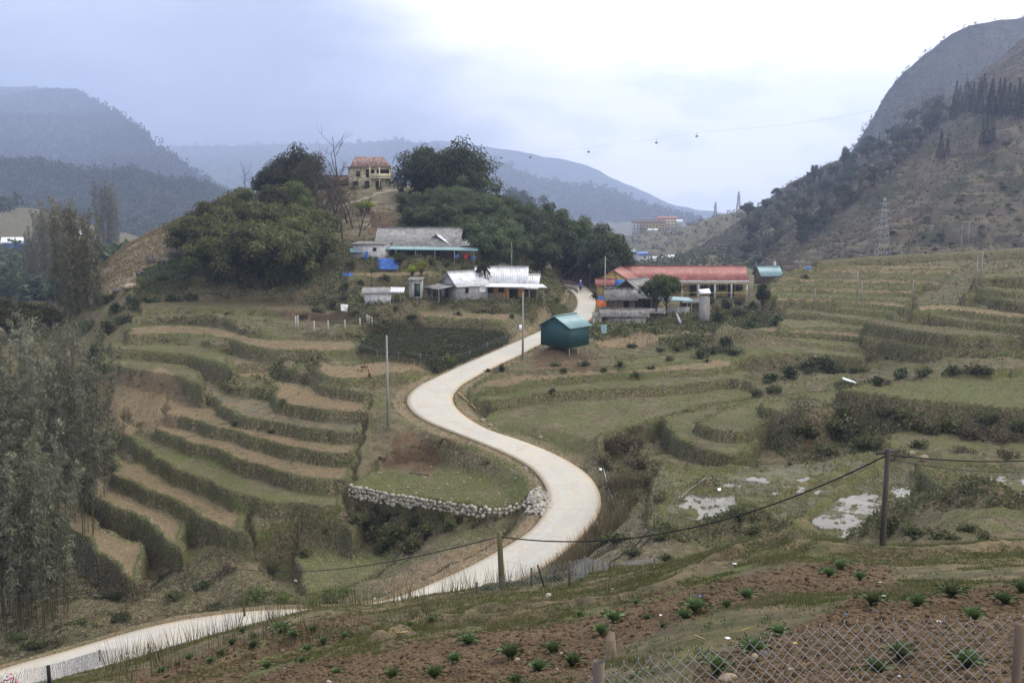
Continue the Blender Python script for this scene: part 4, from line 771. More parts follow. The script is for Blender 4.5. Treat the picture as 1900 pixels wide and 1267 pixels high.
ML_FOR = mat_leaf('mountain forest canopy', (.010, .016, .011), (.040, .052, .028))
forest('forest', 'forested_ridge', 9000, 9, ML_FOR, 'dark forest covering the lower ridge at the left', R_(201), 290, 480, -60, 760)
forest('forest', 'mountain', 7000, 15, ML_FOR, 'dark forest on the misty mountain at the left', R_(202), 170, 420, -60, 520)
forest('forest', 'distant_mountain', 2500, 20, ML_FOR, 'faint forest on the distant mountain behind the village hill', R_(203), 250, 420, 280, 1300, 2)
forest('hillside_scrub', 'hillside', 9000, 1.5, ML_DRY, 'low dry scrub over the brown right hillside', R_(204), 60, 520, 1200, 1960, 3, 7, .6)
forest('hillside_scrub', 'hillside', 4000, 1.8, ML_SHD, 'dark green scrub specks over the right hillside', R_(205), 60, 520, 1200, 1960, 3, 8, .7)
forest('cliff_scrub', 'cliff', 5000, 5, ML_SHD, 'bushes growing on the blue green far cliff', R_(206), 20, 420, 1500, 1960, 2, 7)

def wood(name, reg, n, h, mat, label, rs, d0, d1, nl=14):
    m = region(reg, d0, d1, 0) > .5; P = np.stack([XX[m], YY[m], ZZ[m]], 1)
    if len(P) < 10: print('EMPTY', label); return
    P = P[rs.choice(len(P), n)]; HILLS[name] = np.repeat(P[:, None], 3, 1); forest(name, name, n, h, mat, label, rs, v1=2000, tmin=0, nl=nl); del HILLS[name]
wood('valley_wood', [(-60,470),(110,475),(240,480),(240,560),(-60,560)], 900, 6, ML_DARK, 'dark wood in the side valley at the left', R_(207), 240, 700)
wood('valley_wood', [(-60,360),(60,362),(230,420),(240,440),(60,392),(-60,402)], 260, 9, ML_DARK, 'dark tree line above the brown field at the left', R_(208), 450, 3000)
wood('valley_scrub', [(1100,400),(1440,370),(1440,500),(1100,520)], 1500, 3.5, ML_SHD, 'scrub and trees dotted over the far valley slope', R_(209), 400, 1600, 8)
# ---------------------------------------------------------------- building materials
def mat_plain(name, a, b, sc=1.5, rough=.85, stretch=(1, 1, 1), spec=.2, bump=.2, stain=None):
    g = NT(name, rough, spec); v = g.scale(stretch); n = g.noise(sc, 5, .65, vec=v); m = g.noise(sc*6, 3, .7, vec=v); c = g.mix(g.rng(n, .35, .65), a, b)
    if stain: c = g.mix(g.rng(g.noise(sc*1.7, 5, .75, vec=g.scale((1, 1, .35))), .52, .66), c, stain)
    g.color(c); g.bump(m, bump, .02); return g.m
MT = {
 'teal': mat_plain('teal painted sheet', (.010, .055, .060), (.014, .070, .073), 1, .55, (1, 1, .2), .4),
 'tealroof': mat_plain('blue green roof sheet', (.13, .24, .27), (.17, .29, .32), 1, .5, (1, 1, 1), .4, stain=(.20, .27, .28)),
 'silver': mat_plain('galvanised roof sheet', (.42, .44, .47), (.55, .57, .60), .8, .45, (1, 1, 1), .5, stain=(.26, .25, .26)),
 'white': mat_plain('bright new sheet', (.62, .66, .70), (.72, .75, .78), .8, .45, spec=.5),
 'fibro': mat_plain('old fibre cement roof', (.17, .17, .17), (.27, .265, .26), 1.2, .9, stain=(.09, .085, .08)),
 'fibrod': mat_plain('weathered dark roof', (.11, .105, .10), (.22, .21, .20), 2., .95, stain=(.06, .055, .05)),
 'red': mat_plain('red painted roof', (.215, .068, .062), (.27, .10, .09), .5, .6, spec=.3, stain=(.36, .15, .13)),
 'rust': mat_plain('rusted roof sheet', (.12, .062, .05), (.20, .135, .12), 1.6, .8, (1.2, .2, 1), stain=(.38, .33, .32)),
 'brownroof': mat_plain('brown roof', (.10, .055, .04), (.16, .10, .075), 1, .9),
 'yellow': mat_plain('yellow ochre wall', (.33, .245, .09), (.40, .30, .115), .8, .9, stain=(.22, .16, .06)),
 'cream': mat_plain('pale cream wall', (.48, .43, .30), (.56, .51, .37), .8, .9, stain=(.36, .32, .22)),
 'block': mat_plain('grey block wall', (.25, .25, .26), (.36, .36, .37), 1.5, .95, stain=(.18, .16, .14)),
 'lime': mat_plain('whitewashed wall', (.42, .43, .45), (.54, .55, .57), 1.5, .95, stain=(.30, .27, .23)),
 'wood': mat_plain('weathered planks', (.075, .055, .040), (.14, .105, .08), 4, .95, (1, 1, .1)),
 'woodd': mat_plain('dark planks', (.030, .024, .020), (.065, .05, .04), 4, .95, (1, 1, .1)),
 'woodo': mat_plain('orange planks', (.30, .15, .03), (.38, .20, .05), 3, .9, (1, 1, .2)),
 'woodg': mat_plain('grey poles and boards', (.16, .14, .12), (.27, .24, .21), 5, .95, (1, 1, .12)),
 'dark': mat_plain('painted dark interior', (.008, .008, .008), (.015, .014, .013), 1, .9),  # near-black panels paint the unlit inside of openings
 'glass': mat_plain('dark green shutters', (.015, .035, .03), (.02, .045, .04), 1, .4, spec=.5),
 'conc': mat_plain('grey concrete', (.20, .195, .185), (.29, .28, .265), 2.5, .9, (1, 1, .3), stain=(.19, .18, .17)),
 'postw': mat_plain('pale concrete post', (.32, .31, .29), (.42, .41, .38), 3, .9),
 'bluetarp': mat_plain('blue tarpaulin', (.02, .07, .28), (.035, .12, .40), 2, .5, spec=.4),
 'orangetarp': mat_plain('orange tarpaulin', (.62, .14, .03), (.75, .20, .05), 2, .6),
 'steel': mat_plain('galvanised steel', (.20, .205, .22), (.32, .33, .35), 2, .5, spec=.5),
 'black': mat_plain('black rubber', (.012, .012, .013), (.02, .02, .021), 2, .6),
 'stone': mat_plain('pale limestone', (.20, .185, .155), (.44, .42, .37), 3.2, .95, stain=(.12, .10, .07)),
 'stoned': mat_plain('dark rock', (.05, .05, .055), (.12, .12, .125), 2, .95, stain=(.16, .13, .10)),
 'stonet': mat_plain('tan rock', (.20, .16, .11), (.34, .28, .20), 3, .95, stain=(.14, .11, .08)),
 'bamboo': mat_plain('yellow bamboo pole', (.22, .16, .07), (.33, .25, .12), 6, .7, (1, 1, .1)),
 'polewood': mat_plain('mossy wooden pole', (.085, .075, .035), (.15, .13, .065), 5, .95, (1, 1, .1)),
 'greywood': mat_plain('dark grey wooden pole', (.045, .040, .036), (.10, .09, .08), 5, .95, (1, 1, .1)),
 'redcloth': mat_plain('red cloth', (.45, .03, .04), (.55, .05, .06), 2), 'bluecloth': mat_plain('blue cloth', (.06, .10, .35), (.09, .15, .45), 2),
 'whitep': mat_plain('white plastic', (.70, .72, .74), (.80, .81, .82), 2, .5), 'skin': mat_plain('skin', (.28, .16, .10), (.32, .19, .12), 5),
 'hen': mat_plain('brown feathers', (.07, .035, .02), (.13, .06, .03), 9), 'redc': mat_plain('red comb', (.4, .03, .02), (.5, .04, .03), 2),
 'yellowp': mat_plain('yellow plastic', (.6, .45, .03), (.7, .55, .05), 2), 'pink': mat_plain('pink petals', (.5, .08, .16), (.65, .2, .3), 4), 'signb': mat_plain('blue banner', (.03, .12, .42), (.06, .2, .5), 1.2, stain=(.3, .4, .5)),
}
class MB:
    def __init__(s): s.V = []; s.F = []
    def add(s, V, Fc): o = len(s.V); s.V += [tuple(map(float, v)) for v in V]; s.F += [tuple(int(i)+o for i in f) for f in Fc]; return s
    def box(s, x0, x1, y0, y1, z0, z1):
        return s.add([(x0,y0,z0),(x1,y0,z0),(x1,y1,z0),(x0,y1,z0),(x0,y0,z1),(x1,y0,z1),(x1,y1,z1),(x0,y1,z1)], [(0,3,2,1),(4,5,6,7),(0,1,5,4),(1,2,6,5),(2,3,7,6),(3,0,4,7)])
    def bar(s, p, q, r=.04, k=5, r2=None):
        v, f = tube([p, q], [r, r2 or r], k); s.add(v, f); n = len(s.V); s.F += [tuple(range(n-2*k, n-k))[::-1], tuple(range(n-k, n))]; return s
    def tube(s, pts, r, k=5): v, f = tube(pts, r, k); return s.add(v, f)
    def slab(s, q, t=.06):              # quad (4 points) thickened downwards
        q = [np.array(p, float) for p in q]; n = np.cross(q[1]-q[0], q[3]-q[0]); n /= np.linalg.norm(n); n *= -1 if n[2] > 0 else 1
        return s.add(q+[p+n*t for p in q], [(0,1,2,3),(7,6,5,4),(0,4,5,1),(1,5,6,2),(2,6,7,3),(3,7,4,0)])
    def corr(s, q, per=.32, amp=.035, t=.03):   # corrugated sheet: ribs run from edge q0-q1 to edge q3-q2
        a, b, c, d = [np.array(p, float) for p in q]; n = np.cross(b-a, d-a); n /= np.linalg.norm(n); n *= 1 if n[2] > 0 else -1; m = max(2, int(np.linalg.norm(b-a)/per*4)); V = []
        for i in range(m+1):
            f = i/m; h = amp*math.sin(i*math.pi/2)
            for P, Q, o in ((a, b, 0), (d, c, 0), (a, b, -t), (d, c, -t)): V.append(P*(1-f)+Q*f+n*(h+o))
        Fc = []
        for i in range(m): j = i*4; Fc += [(j, j+4, j+5, j+1), (j+3, j+7, j+6, j+2), (j, j+2, j+6, j+4), (j+1, j+5, j+7, j+3)]
        Fc += [(0, 1, 3, 2), (4*m, 4*m+2, 4*m+3, 4*m+1)]; return s.add(V, Fc)
    def stone(s, c, r, rs, sq=(1, 1, .75)):
        V = ICO_V*np.array(sq)*r*(1+rs.uniform(-.22, .22, (len(ICO_V), 1))); a = rs.uniform(0, 6.28); V = V@np.array([[math.cos(a), -math.sin(a), 0], [math.sin(a), math.cos(a), 0], [0, 0, 1]]).T
        return s.add(V+np.array(c), ICO_F)
    def rstone(s, c, r, rs, sq=(1, 1, .75)):      # angular broken rock
        V = ROC_V*np.array(sq)*r*(1+rs.uniform(-.3, .3, (len(ROC_V), 1))); q = rs.uniform(0, 6.28, 3); R = np.array(Matrix.Rotation(q[0], 3, 'Z') @ Matrix.Rotation(q[1]*.15, 3, 'X')); return s.add((V@R.T)+np.array(c), ROC_F)
    def build(s, name, mat, parent=None, smooth_=False, **kw):
        return link(name, mesh_np(name, np.array(s.V), s.F, [MT[mat] if isinstance(mat, str) else mat], smooth_=smooth_), parent, **kw)
def ico(n):
    bm = bmesh.new(); bmesh.ops.create_icosphere(bm, subdivisions=n, radius=1); v = np.array([x.co[:] for x in bm.verts]); f = [tuple(y.index for y in x.verts) for x in bm.faces]; bm.free(); return v, f
ICO_V, ICO_F = ico(2); ROC_V, ROC_F = ico(1)
def house(name, label, cat, corner, rot, L, Wd, h, rise, wall, roof, over=.5, wins=(), doors=(), base=None, gablemat=None, group=None, z=None, roofz=0., post=None, mono=False):
    """corner = (u, v, D) of the near-left wall corner on the ground; ridge along local x; front wall is y=0"""
    c = PD(*corner); ca, sa = math.cos(rot), math.sin(rot); cen = c+np.array([ca*L/2-sa*Wd/2, sa*L/2+ca*Wd/2, 0])
    t = thing(name, label, cat, cen, rot, 1., group); X, Y = L/2, Wd/2; g = HB(np.array([cen[0]]), np.array([cen[1]]))[0]-cen[2]; b0 = min(-.3, g-.6) if base is None else base
    m = MB()
    if mono: m.add([(-X,-Y,b0),(X,-Y,b0),(X,Y,b0),(-X,Y,b0),(-X,-Y,h),(X,-Y,h),(X,Y,h+rise),(-X,Y,h+rise)], [(0,3,2,1),(4,5,6,7),(0,1,5,4),(1,2,6,5),(2,3,7,6),(3,0,4,7)])
    else: m.add([(-X,-Y,b0),(X,-Y,b0),(X,Y,b0),(-X,Y,b0),(-X,-Y,h),(X,-Y,h),(X,Y,h),(-X,Y,h),(-X,0,h+rise),(X,0,h+rise)], [(0,3,2,1),(0,1,5,4),(1,2,6,9,5),(2,3,7,6),(3,0,4,8,7),(4,5,9,8),(6,7,8,9)])
    m.build('wall', wall, t)
    r = MB(); sl = rise/Y; ov = over; e = roofz+.05
    if mono: r.corr([(-X-ov, -Y-ov, h+e-rise/Wd*ov), (X+ov, -Y-ov, h+e-rise/Wd*ov), (X+ov, Y+ov, h+rise+e+rise/Wd*ov), (-X-ov, Y+ov, h+rise+e+rise/Wd*ov)])
    else:
        r.corr([(-X-ov, 0, h+rise+e), (X+ov, 0, h+rise+e), (X+ov, -Y-ov, h-sl*ov+e), (-X-ov, -Y-ov, h-sl*ov+e)])
        r.corr([(X+ov, 0, h+rise+e), (-X-ov, 0, h+rise+e), (-X-ov, Y+ov, h-sl*ov+e), (X+ov, Y+ov, h-sl*ov+e)])
    ro = r.build('roof', roof, t)
    if not mono: MB().box(-X-ov, X+ov, -.12, .12, h+rise+e-.02, h+rise+e+.05).build('ridge_cap', roof, ro)
    def opening(kind, side, s, z0, w, hh, mat):
        P = {'f': lambda a, y, zz: (a, -Y-y, zz), 'b': lambda a, y, zz: (a, Y+y, zz), 'l': lambda a, y, zz: (-X-y, a, zz), 'r': lambda a, y, zz: (X+y, a, zz)}[side]
        def bx(mb, a0, a1, y0, y1, q0, q1): p = P(a0, y0, q0); q = P(a1, y1, q1); mb.box(min(p[0], q[0]), max(p[0], q[0]), min(p[1], q[1]), max(p[1], q[1]), q0, q1)
        fr = MB(); k = .07
        for a0, a1, q0, q1 in ((s-w/2-k, s-w/2, z0, z0+hh), (s+w/2, s+w/2+k, z0, z0+hh), (s-w/2-k, s+w/2+k, z0+hh, z0+hh+k)): bx(fr, a0, a1, -.02, .05, q0, q1)
        f = fr.build(kind, wall if kind == 'window' else 'wood', t); pn = MB(); bx(pn, s-w/2, s+w/2, -.02, .02, z0, z0+hh); pn.build('pane' if kind == 'window' else 'leaf', mat, f)
        if kind == 'window': sm = MB(); bx(sm, s-w/2-.1, s+w/2+.1, -.02, .09, z0-.08, z0-.003); sm.build('sill', wall, f)
    for w_ in wins: opening('window', *w_)
    for w_ in doors: opening('door', *w_)
    return t, (X, Y)
def awning(t, q, mat, posts=(), pm='woodg', zb=-1.5):
    a = MB().corr(q).build('awning', mat, t)
    if posts:
        for p in posts: MB().bar((p[0], p[1], zb), (p[0], p[1], p[2]), .06).build('post', pm, t)
# ---- teal shed by the road
t, (X, Y) = house('shed', 'dark teal sheet metal shed with a pale blue roof on stilts beside the road bend', 'shed', (1057, 645, 124), math.radians(50), 3.7, 4.2, 2.3, 1.15, 'teal', 'tealroof', over=.28, base=-.05)
for x in (-X+.2, 0, X-.2):
    for y in (-Y+.2, Y-.2): MB().bar((x, y, -1.8), (x, y, -.02), .07).build('stilt', 'conc', t)
m = MB()
for i in range(26): x = -X+i*(2*X)/25; m.box(x-.012, x+.012, -Y-.018, -Y+.01, 0, 2.28)
for i in range(28): y = -Y+i*(2*Y)/27; m.box(-X-.018, -X+.01, y-.012, y+.012, 0, 2.25+1.1*(1-abs(y)/Y))
m.build('wall_ribs', 'teal', t)
# ---- hilltop house
t, (X, Y) = house('house', 'two storey pale yellow hilltop house with rusty red striped roof and veranda', 'house', (648, 347, 233), math.radians(10), 9.0, 6.0, 4.1, .01, 'cream', 'conc', over=.9, base=-1.5,
    wins=[('f', -2.6, 2.1, .9, 1.2, 'glass'), ('l', 0, 2.1, .8, 1.2, 'glass'), ('f', -3.2, .2, 1.2, 1.0, 'dark'), ('f', 2.6, 2.0, 2.6, 1.6, 'dark'), ('f', -.1, 2.0, 1.8, 1.6, 'dark')], doors=[('f', -.6, -.5, 1.1, 1.7, 'dark'), ('f', 1.6, -.5, 1.1, 1.7, 'dark')])
m = MB(); m.corr([(-X+1.4, 0, 6.3), (X-1.6, 0, 6.3), (X-.2, -Y-.2, 4.22), (-X+.3, -Y-.2, 4.22)], .5); m.corr([(X-1.6, 0, 6.3), (-X+1.4, 0, 6.3), (-X+.3, Y+.2, 4.22), (X-.2, Y+.2, 4.22)], .5); m.build('upper_roof', 'rust', t)
m = MB(); m.add([(-X+1.4, 0, 6.25), (-X+.3, -Y-.2, 4.2), (-X+.3, Y+.2, 4.2), (X-1.6, 0, 6.25), (X-.2, -Y-.2, 4.2), (X-.2, Y+.2, 4.2)], [(0, 2, 1), (3, 4, 5)]); m.build('gable', 'lime', t)
for x in (-.2, 1.8, 4.3): MB().box(x-.12, x+.12, -Y-1.2, -Y-.96, -1, 4.09).build('column', 'cream', t)
m = MB(); m.box(-.4, 4.5, -Y-1.25, -Y, 1.75, 1.95); m.box(-.4, 4.5, -Y-1.25, -Y-1.15, 1.95, 2.75); m.build('balcony', 'cream', t)
m = MB()
for i in range(9): m.box(4.6+i*.32, 4.9+i*.32, -Y-1.2, -Y-.1, -1, 1.8-i*.3)
m.build('steps', 'conc', t)
house('house', 'low house with brown gabled roof behind the bare trees on the hilltop', 'house', (588, 358, 236), math.radians(8), 8.0, 6, 2.0, 1.6, 'woodd', 'brownroof', wins=[('f', 0, .8, .8, .8, 'dark')])
o = house('small_house', 'tiny hut with pink roof beside the steps of the hilltop house', 'hut', (738, 352, 231), 0, 1.5, 1.5, .8, .5, 'woodd', 'red', over=.2)
# ---- long grey house above the village
t, (X, Y) = house('house', 'long wooden house with weathered grey roof and pale green front awning', 'house', (702, 477, 171), math.radians(-3), 12.2, 7.5, 1.8, 2.6, 'woodd', 'fibro', over=.7, doors=[('f', -1, 0, 1, 1.7, 'dark'), ('f', 3, 0, 1, 1.7, 'dark')], wins=[('f', -3.5, .8, .9, .7, 'dark')])
awning(t, [(-X+1.5, -Y-.5, 1.72), (X+3.2, -Y-.5, 1.55), (X+3.6, -Y-2.1, 1.15), (-X+1.5, -Y-2.1, 1.3)], 'tealroof', [(-3, -Y-2, 1.25), (0, -Y-2, 1.22), (3, -Y-2, 1.2), (6, -Y-2, 1.17), (9, -Y-2, 1.12)])
t, _ = house('shed', 'whitewashed low shed with dark flat roof left of the long grey house', 'shed', (655, 476, 170), math.radians(-14), 5.2, 3.2, 1.9, .25, 'lime', 'fibrod', over=.35, mono=True, wins=[('f', 1, .9, .6, .5, 'dark')])
t, _ = house('house', 'wooden house with shiny light roof at the right end of the long grey house', 'house', (838, 478, 171), math.radians(62), 7, 5.2, 2.0, 1.5, 'wood', 'silver', over=.6)
# ---- lower cluster
t, (X, Y) = house('house', 'grey block house with patched silver roof and an open porch on its left', 'house', (849, 556, 149), math.radians(28), 4.6, 5.4, 1.9, 1.7, 'block', 'silver', over=.35, wins=[('f', -.9, .8, .5, .8, 'dark')], doors=[('l', .8, 0, .9, 1.7, 'dark')])
awning(t, [(-X-.02, -Y+.2, 1.95), (-X-.02, Y-.5, 1.95), (-X-2.8, Y-.5, 1.45), (-X-2.8, -Y+.2, 1.45)], 'fibro', [(-X-2.6, -Y+.4, 1.42), (-X-2.6, 0, 1.42), (-X-2.6, Y-.8, 1.42)])
t, (X, Y) = house('house', 'wide wooden house with bright silver roof and orange boards behind the palm tree', 'house', (885, 553, 152), math.radians(-2), 6.6, 6.0, 2.2, 1.9, 'woodo', 'silver', over=.5, doors=[('f', -1.5, 0, .9, 1.8, 'dark'), ('f', 1.8, 0, 1.1, 1.8, 'dark')], wins=[('f', .1, .8, .8, .8, 'dark')])
awning(t, [(-X-.4, -Y-.42, 2.08), (X+2.5, -Y-.42, 2.0), (X+3.2, -Y-1.6, 1.62), (-X-.1, -Y-1.6, 1.72)], 'white', [(-2, -Y-1.5, 1.7), (1, -Y-1.5, 1.68), (4, -Y-1.5, 1.64), (6, -Y-1.5, 1.6)])
t, (X, Y) = house('house', 'small brown gabled house at the right end of the silver roofed row', 'house', (946, 551, 153), math.radians(-6), 3.6, 4.6, 1.7, 1.3, 'woodd', 'silver', over=.5)
awning(t, [(-X, -Y-.45, 1.52), (X+.4, -Y-.45, 1.5), (X+.5, -Y-1.3, 1.28), (-X, -Y-1.3, 1.3)], 'white', [(0, -Y-1.2, 1.27), (X+.3, -Y-1.2, 1.27)])
t, _ = house('shed', 'small whitewashed pigsty with flat grey corrugated roof above the terraces', 'shed', (676, 563, 139), math.radians(3), 3.3, 2.4, 1.35, .35, 'lime', 'fibro', over=.4, mono=True, wins=[('f', .2, .15, .25, .3, 'dark')])
for x in (2.0, 2.9): MB().bar((x, -1, -1), (x, -1, 1.3), .05).build('post', 'woodg', t)
MB().corr([(1.6, 1.4, 1.85), (3.4, 1.4, 1.8), (3.4, -1.5, 1.4), (1.6, -1.5, 1.45)]).build('side_roof', 'silver', t)
house('outhouse', 'narrow brick outhouse with small grey roof beside the open porch', 'outhouse', (759, 550, 150), math.radians(-6), 1.7, 1.5, 2.2, .25, 'block', 'fibrod', over=.2, mono=True, doors=[('f', .3, 0, .7, 1.7, 'glass')])
# ---- plank fence before the lower houses
def planks(label, pts, hh, mat='woodg', step=.16, name='plank_fence', cat='fence'):
    P = [GR(u, v, 60, 400) for u, v in pts]; o = P[0]; t = thing(name, label, cat, o); rs = R_(len(pts)+int(pts[0][0])); m = MB(); r = MB()
    for a, b in zip(P, P[1:]):
        n = max(2, int(np.linalg.norm(b-a)/step))
        for i in range(n):
            p = a+(b-a)*i/n-o; h = hh*rs.uniform(.8, 1.1); p[2] = HB(np.array([p[0]+o[0]]), np.array([p[1]+o[1]]))[0]-o[2]; m.box(p[0]-.055, p[0]+.055, p[1]-.012, p[1]+.012, p[2]-.1, p[2]+h)
        A, B = a-o, b-o; r.bar(A+[0, .04, hh*.6], B+[0, .04, hh*.6], .03)
    m.build('planks', mat, t); r.build('rail', mat, t); return t
planks('grey plank fence in front of the silver roofed houses', [(905,557),(930,559),(960,556),(998,551)], 1.1)
planks('crooked stick fence along the lane below the hill grove', [(925,500),(960,503),(1000,512),(1040,522),(1068,532)], .9, step=.35, name='stick_fence')
planks('stick fence crossing the lane bank beside the crest of the road', [(1045,535),(1066,540),(1072,546)], .8, step=.25, name='stick_fence')
# ---- school
t, (X, Y) = house('school', 'long yellow school wing with red roof and white columns', 'school', (1142, 549, 196), math.radians(-1.5), 23.2, 7.5, 2.9, 2.2, 'yellow', 'red', over=.5,
    wins=[('f', x, 1.0, 1.2, 1.2, 'glass') for x in (-9.5, -6.2, 4.2, 7.4, 10.4)], doors=[('f', x, 0, 1.0, 2.1, 'glass') for x in (2.2, 5.8, 9.0)])
MB().corr([(-X, -Y-.4, 2.85), (X+.3, -Y-.4, 2.85), (X+.3, -Y-2.2, 2.65), (-X, -Y-2.2, 2.65)]).build('veranda_roof', 'fibro', t)
for x in (0., 2.9, 5.8, 8.7, 11.4): MB().box(x-.14, x+.14, -Y-2.1, -Y-1.85, -1, 2.63).build('column', 'lime', t)
m = MB(); m.box(0, X+.2, -Y-2.1, -Y-2.04, .75, .85); m.box(0, X+.2, -Y-2.12, -Y-2.02, 2.35, 2.6)
for i in range(28): x = i*.42; m.box(x-.03, x+.03, -Y-2.1, -Y-2.05, 2.0, 2.35)
m.build('railing', 'cream', t)
t, (X, Y) = house('school', 'gabled yellow school building facing the road, with red roof', 'school', (1171, 549, 186), math.radians(76), 8.5, 6.0, 2.4, 1.9, 'yellow', 'red', over=.35, wins=[('l', -1.3, 1, .9, 1, 'dark'), ('l', 1.4, 1, .9, 1, 'dark')])
t, (X, Y) = house('gatehouse', 'small yellow gate porch with red roof beside the road crest', 'porch', (1109, 549, 178), math.radians(2), 3.0, 1.6, 2.0, .7, 'yellow', 'red', over=.4, doors=[('f', .3, 0, 1.7, 1.75, 'steel')])
MB().box(-.75, .75, -.03, .03, -.6, .6).build('banner', 'signb', None, label='blue printed banner hung on the yellow school wall', cat='banner', loc=PD(1150, 526, 177.5))
# ---- wooden house group below the school
t, (X, Y) = house('house', 'black wooden house with grey gabled roof and a satellite dish', 'house', (1190, 568, 163), math.radians(55), 5.5, 4.8, 2.1, 1.7, 'woodd', 'fibro', over=.5)
t, (X, Y) = house('house', 'low plank hut with dark weathered roof beside the orange tarpaulin', 'hut', (1125, 574, 161), math.radians(-4), 4.2, 3.6, 1.6, 1.3, 'wood', 'fibrod', over=.4, doors=[('f', .8, 0, .8, 1.4, 'dark')])
t, (X, Y) = house('house', 'grey roofed plank hut between the dark hut and the wooden house', 'hut', (1180, 572, 162), math.radians(-3), 3.0, 3.4, 1.7, 1.0, 'woodd', 'fibro', over=.45, doors=[('f', 0, 0, .9, 1.5, 'dark')])
t, (X, Y) = house('shed', 'long low grey block animal shed with patched old roof on the bank', 'shed', (1118, 600, 150), math.radians(-2), 6.0, 2.6, 1.15, .75, 'block', 'fibrod', over=.45, wins=[('f', -.6, .75, 3.4, .25, 'dark')], doors=[('f', -2.6, 0, .6, .9, 'dark')])
MB().corr([(-X-1.4, -Y-.1, .95), (-X+.2, -Y-.1, 1.0), (-X+.2, Y, 1.3), (-X-1.4, Y, 1.2)]).build('side_roof', 'fibrod', t)
for x in (-X-1.2, -X-.3): MB().box(x-.15, x+.15, -Y, -Y+.3, -1.2, .92).build('pier', 'block', t)
c0 = PD(1248, 572, 160); t = thing('lean_to', 'pale blue green sheet roof on posts right of the leafy tree', 'shelter', c0)
MB().corr([(-3.2, 1.8, 1.75), (2.6, 1.6, 1.45), (2.9, -1.0, 1.05), (-2.0, -1.2, 1.35)]).build('roof', 'tealroof', t)
for p in ((-1.9, -1.0), (2.6, -.8), (2.4, 1.4), (-2.9, 1.6)): MB().bar((*p, -1.6), (*p, 1.2), .07).build('post', 'woodg', t)
m = MB(); m.box(-1.0, 2.5, -.2, -.05, -1.4, .2); m.build('low_wall', 'block', t)
c0 = GR(1306, 599, 100, 300); t = thing('tank_tower', 'square concrete pillar with a white sheet box on top', 'tower', c0)
MB().box(-.65, .65, -.6, .6, -.8, 3.6).build('pillar', 'conc', t); m = MB(); m.slab([(-.75, -.8, 4.15), (.75, -.8, 4.25), (.75, .7, 4.7), (-.75, .7, 4.6)], .06); m.build('sheet_cover', 'white', t)
for p in ((-.6, -.5), (.6, -.5), (.6, .5), (-.6, .5)): MB().bar((*p, 3.6), (*p, 4.2), .05).build('leg', 'woodg', t)
t, _ = house('house', 'house with light blue roof and white chimney behind the terraced hill', 'house', (1414, 528, 215), math.radians(6), 3.9, 5, 1.8, 1.6, 'wood', 'tealroof', over=.4)
MB().box(1.3, 1.7, .2, .6, 2.6, 4.3).build('chimney', 'lime', t)
c0 = GR(1582, 716, 60, 300); t = thing('hut', 'little roofless stream hut of dark sticks with a white sheet', 'hut', c0)
m = MB()
for i in range(9): m.bar((-1+i*.28, .1*(i % 3), -.3), (-1+i*.28+.05, .1, .75), .035)
m.build('stick_wall', 'woodg', t); MB().slab([(-1.2, -.5, .8), (.2, -.5, .35), (.35, .0, .45), (-1.1, .0, .95)], .04).build('sheet', 'white', t)
house('shed', 'tiny tarred shack between the gate porch and the plank hut', 'shed', (1128, 563, 168), math.radians(8), 2.2, 1.8, 1.3, .3, 'woodd', 'fibrod', over=.25, mono=True)
house('shed', 'low shack with sagging grey roof right of the block animal shed', 'shed', (1200, 592, 154), math.radians(-8), 2.4, 1.8, .9, .3, 'woodd', 'fibro', over=.3, mono=True)
house('shed', 'small dark shack behind the leafy trees beside the lean-to', 'shed', (1268, 578, 166), math.radians(5), 2.6, 2.2, 1.4, .5, 'woodd', 'fibrod', over=.3)
house('shed', 'dark open shack with rusty roof at the left end of the silver roofed row', 'shed', (795, 553, 156), math.radians(5), 3.0, 2.4, 1.5, .3, 'woodd', 'rust', over=.3, mono=True)
for k, (u, v, D, w, h, mt, l) in enumerate(((1140,598,151,1.6,.5,'woodg','stack of grey firewood before the block animal shed'),(1215,590,155,1.4,.45,'wood','stack of brown firewood by the sagging shack'),(915,560,149,1.5,.5,'woodg','firewood stack before the silver roofed house'),(740,560,146,1.6,.4,'wood','pile of boards between the pigsty and the outhouse'),(1165,572,160,1.2,.6,'wood','pile of boards in front of the plank hut'))):
    m = MB(); rr = R_(k+300); c = GR(u, v, 100, 260)
    for j in range(5):
        for i in range(7): m.bar((-w/2+w*i/6+rr.normal()*.03, -.5, .08+h*j/5), (-w/2+w*i/6+rr.normal()*.05, .5, .1+h*j/5), .055, 5)
    m.build('firewood_stack' if 'fire' in l else 'board_pile', mt, None, label=l, cat='woodpile', loc=c)
# ---- houses far off
def far_house(label, u, v, D, L, Wd, h, rise, wall, roof, rot=0., name='house', group=None, wins=0):
    ws = [('f', -L/2+(i+.5)*L/wins, h*.35+0, L/wins*.4, h*.35, 'dark') for i in range(wins)]
    if h > 5: ws = [('f', -L/2+(i+.5)*L/wins, q, L/wins*.4, 1.5, 'dark') for i in range(wins) for q in (1.2, 4.2)]
    return house(name, label, 'house', (u, v, D), rot, L, Wd, h, rise, wall, roof, over=.6, wins=ws, base=-6, group=group)
far_house('distant house with white roof and blue end wall at the left edge', 4, 455, 480, 8, 6, 1.3, 2.0, 'bluetarp', 'white', .25)
far_house('distant white roofed house behind the tall narrow bamboos', 120, 446, 480, 7, 6, 2.6, 1.6, 'cream', 'white', .1)
far_house('distant low pink roofed white building at the left of the yellow block', 1174, 427, 1240, 14, 10, 8, 2.5, 'lime', 'brownroof', 0, wins=4)
far_house('distant long ochre building with brown hipped roof above the valley', 1192, 427, 1230, 25, 11, 8, 3.2, 'yellow', 'brownroof', 0, wins=7)
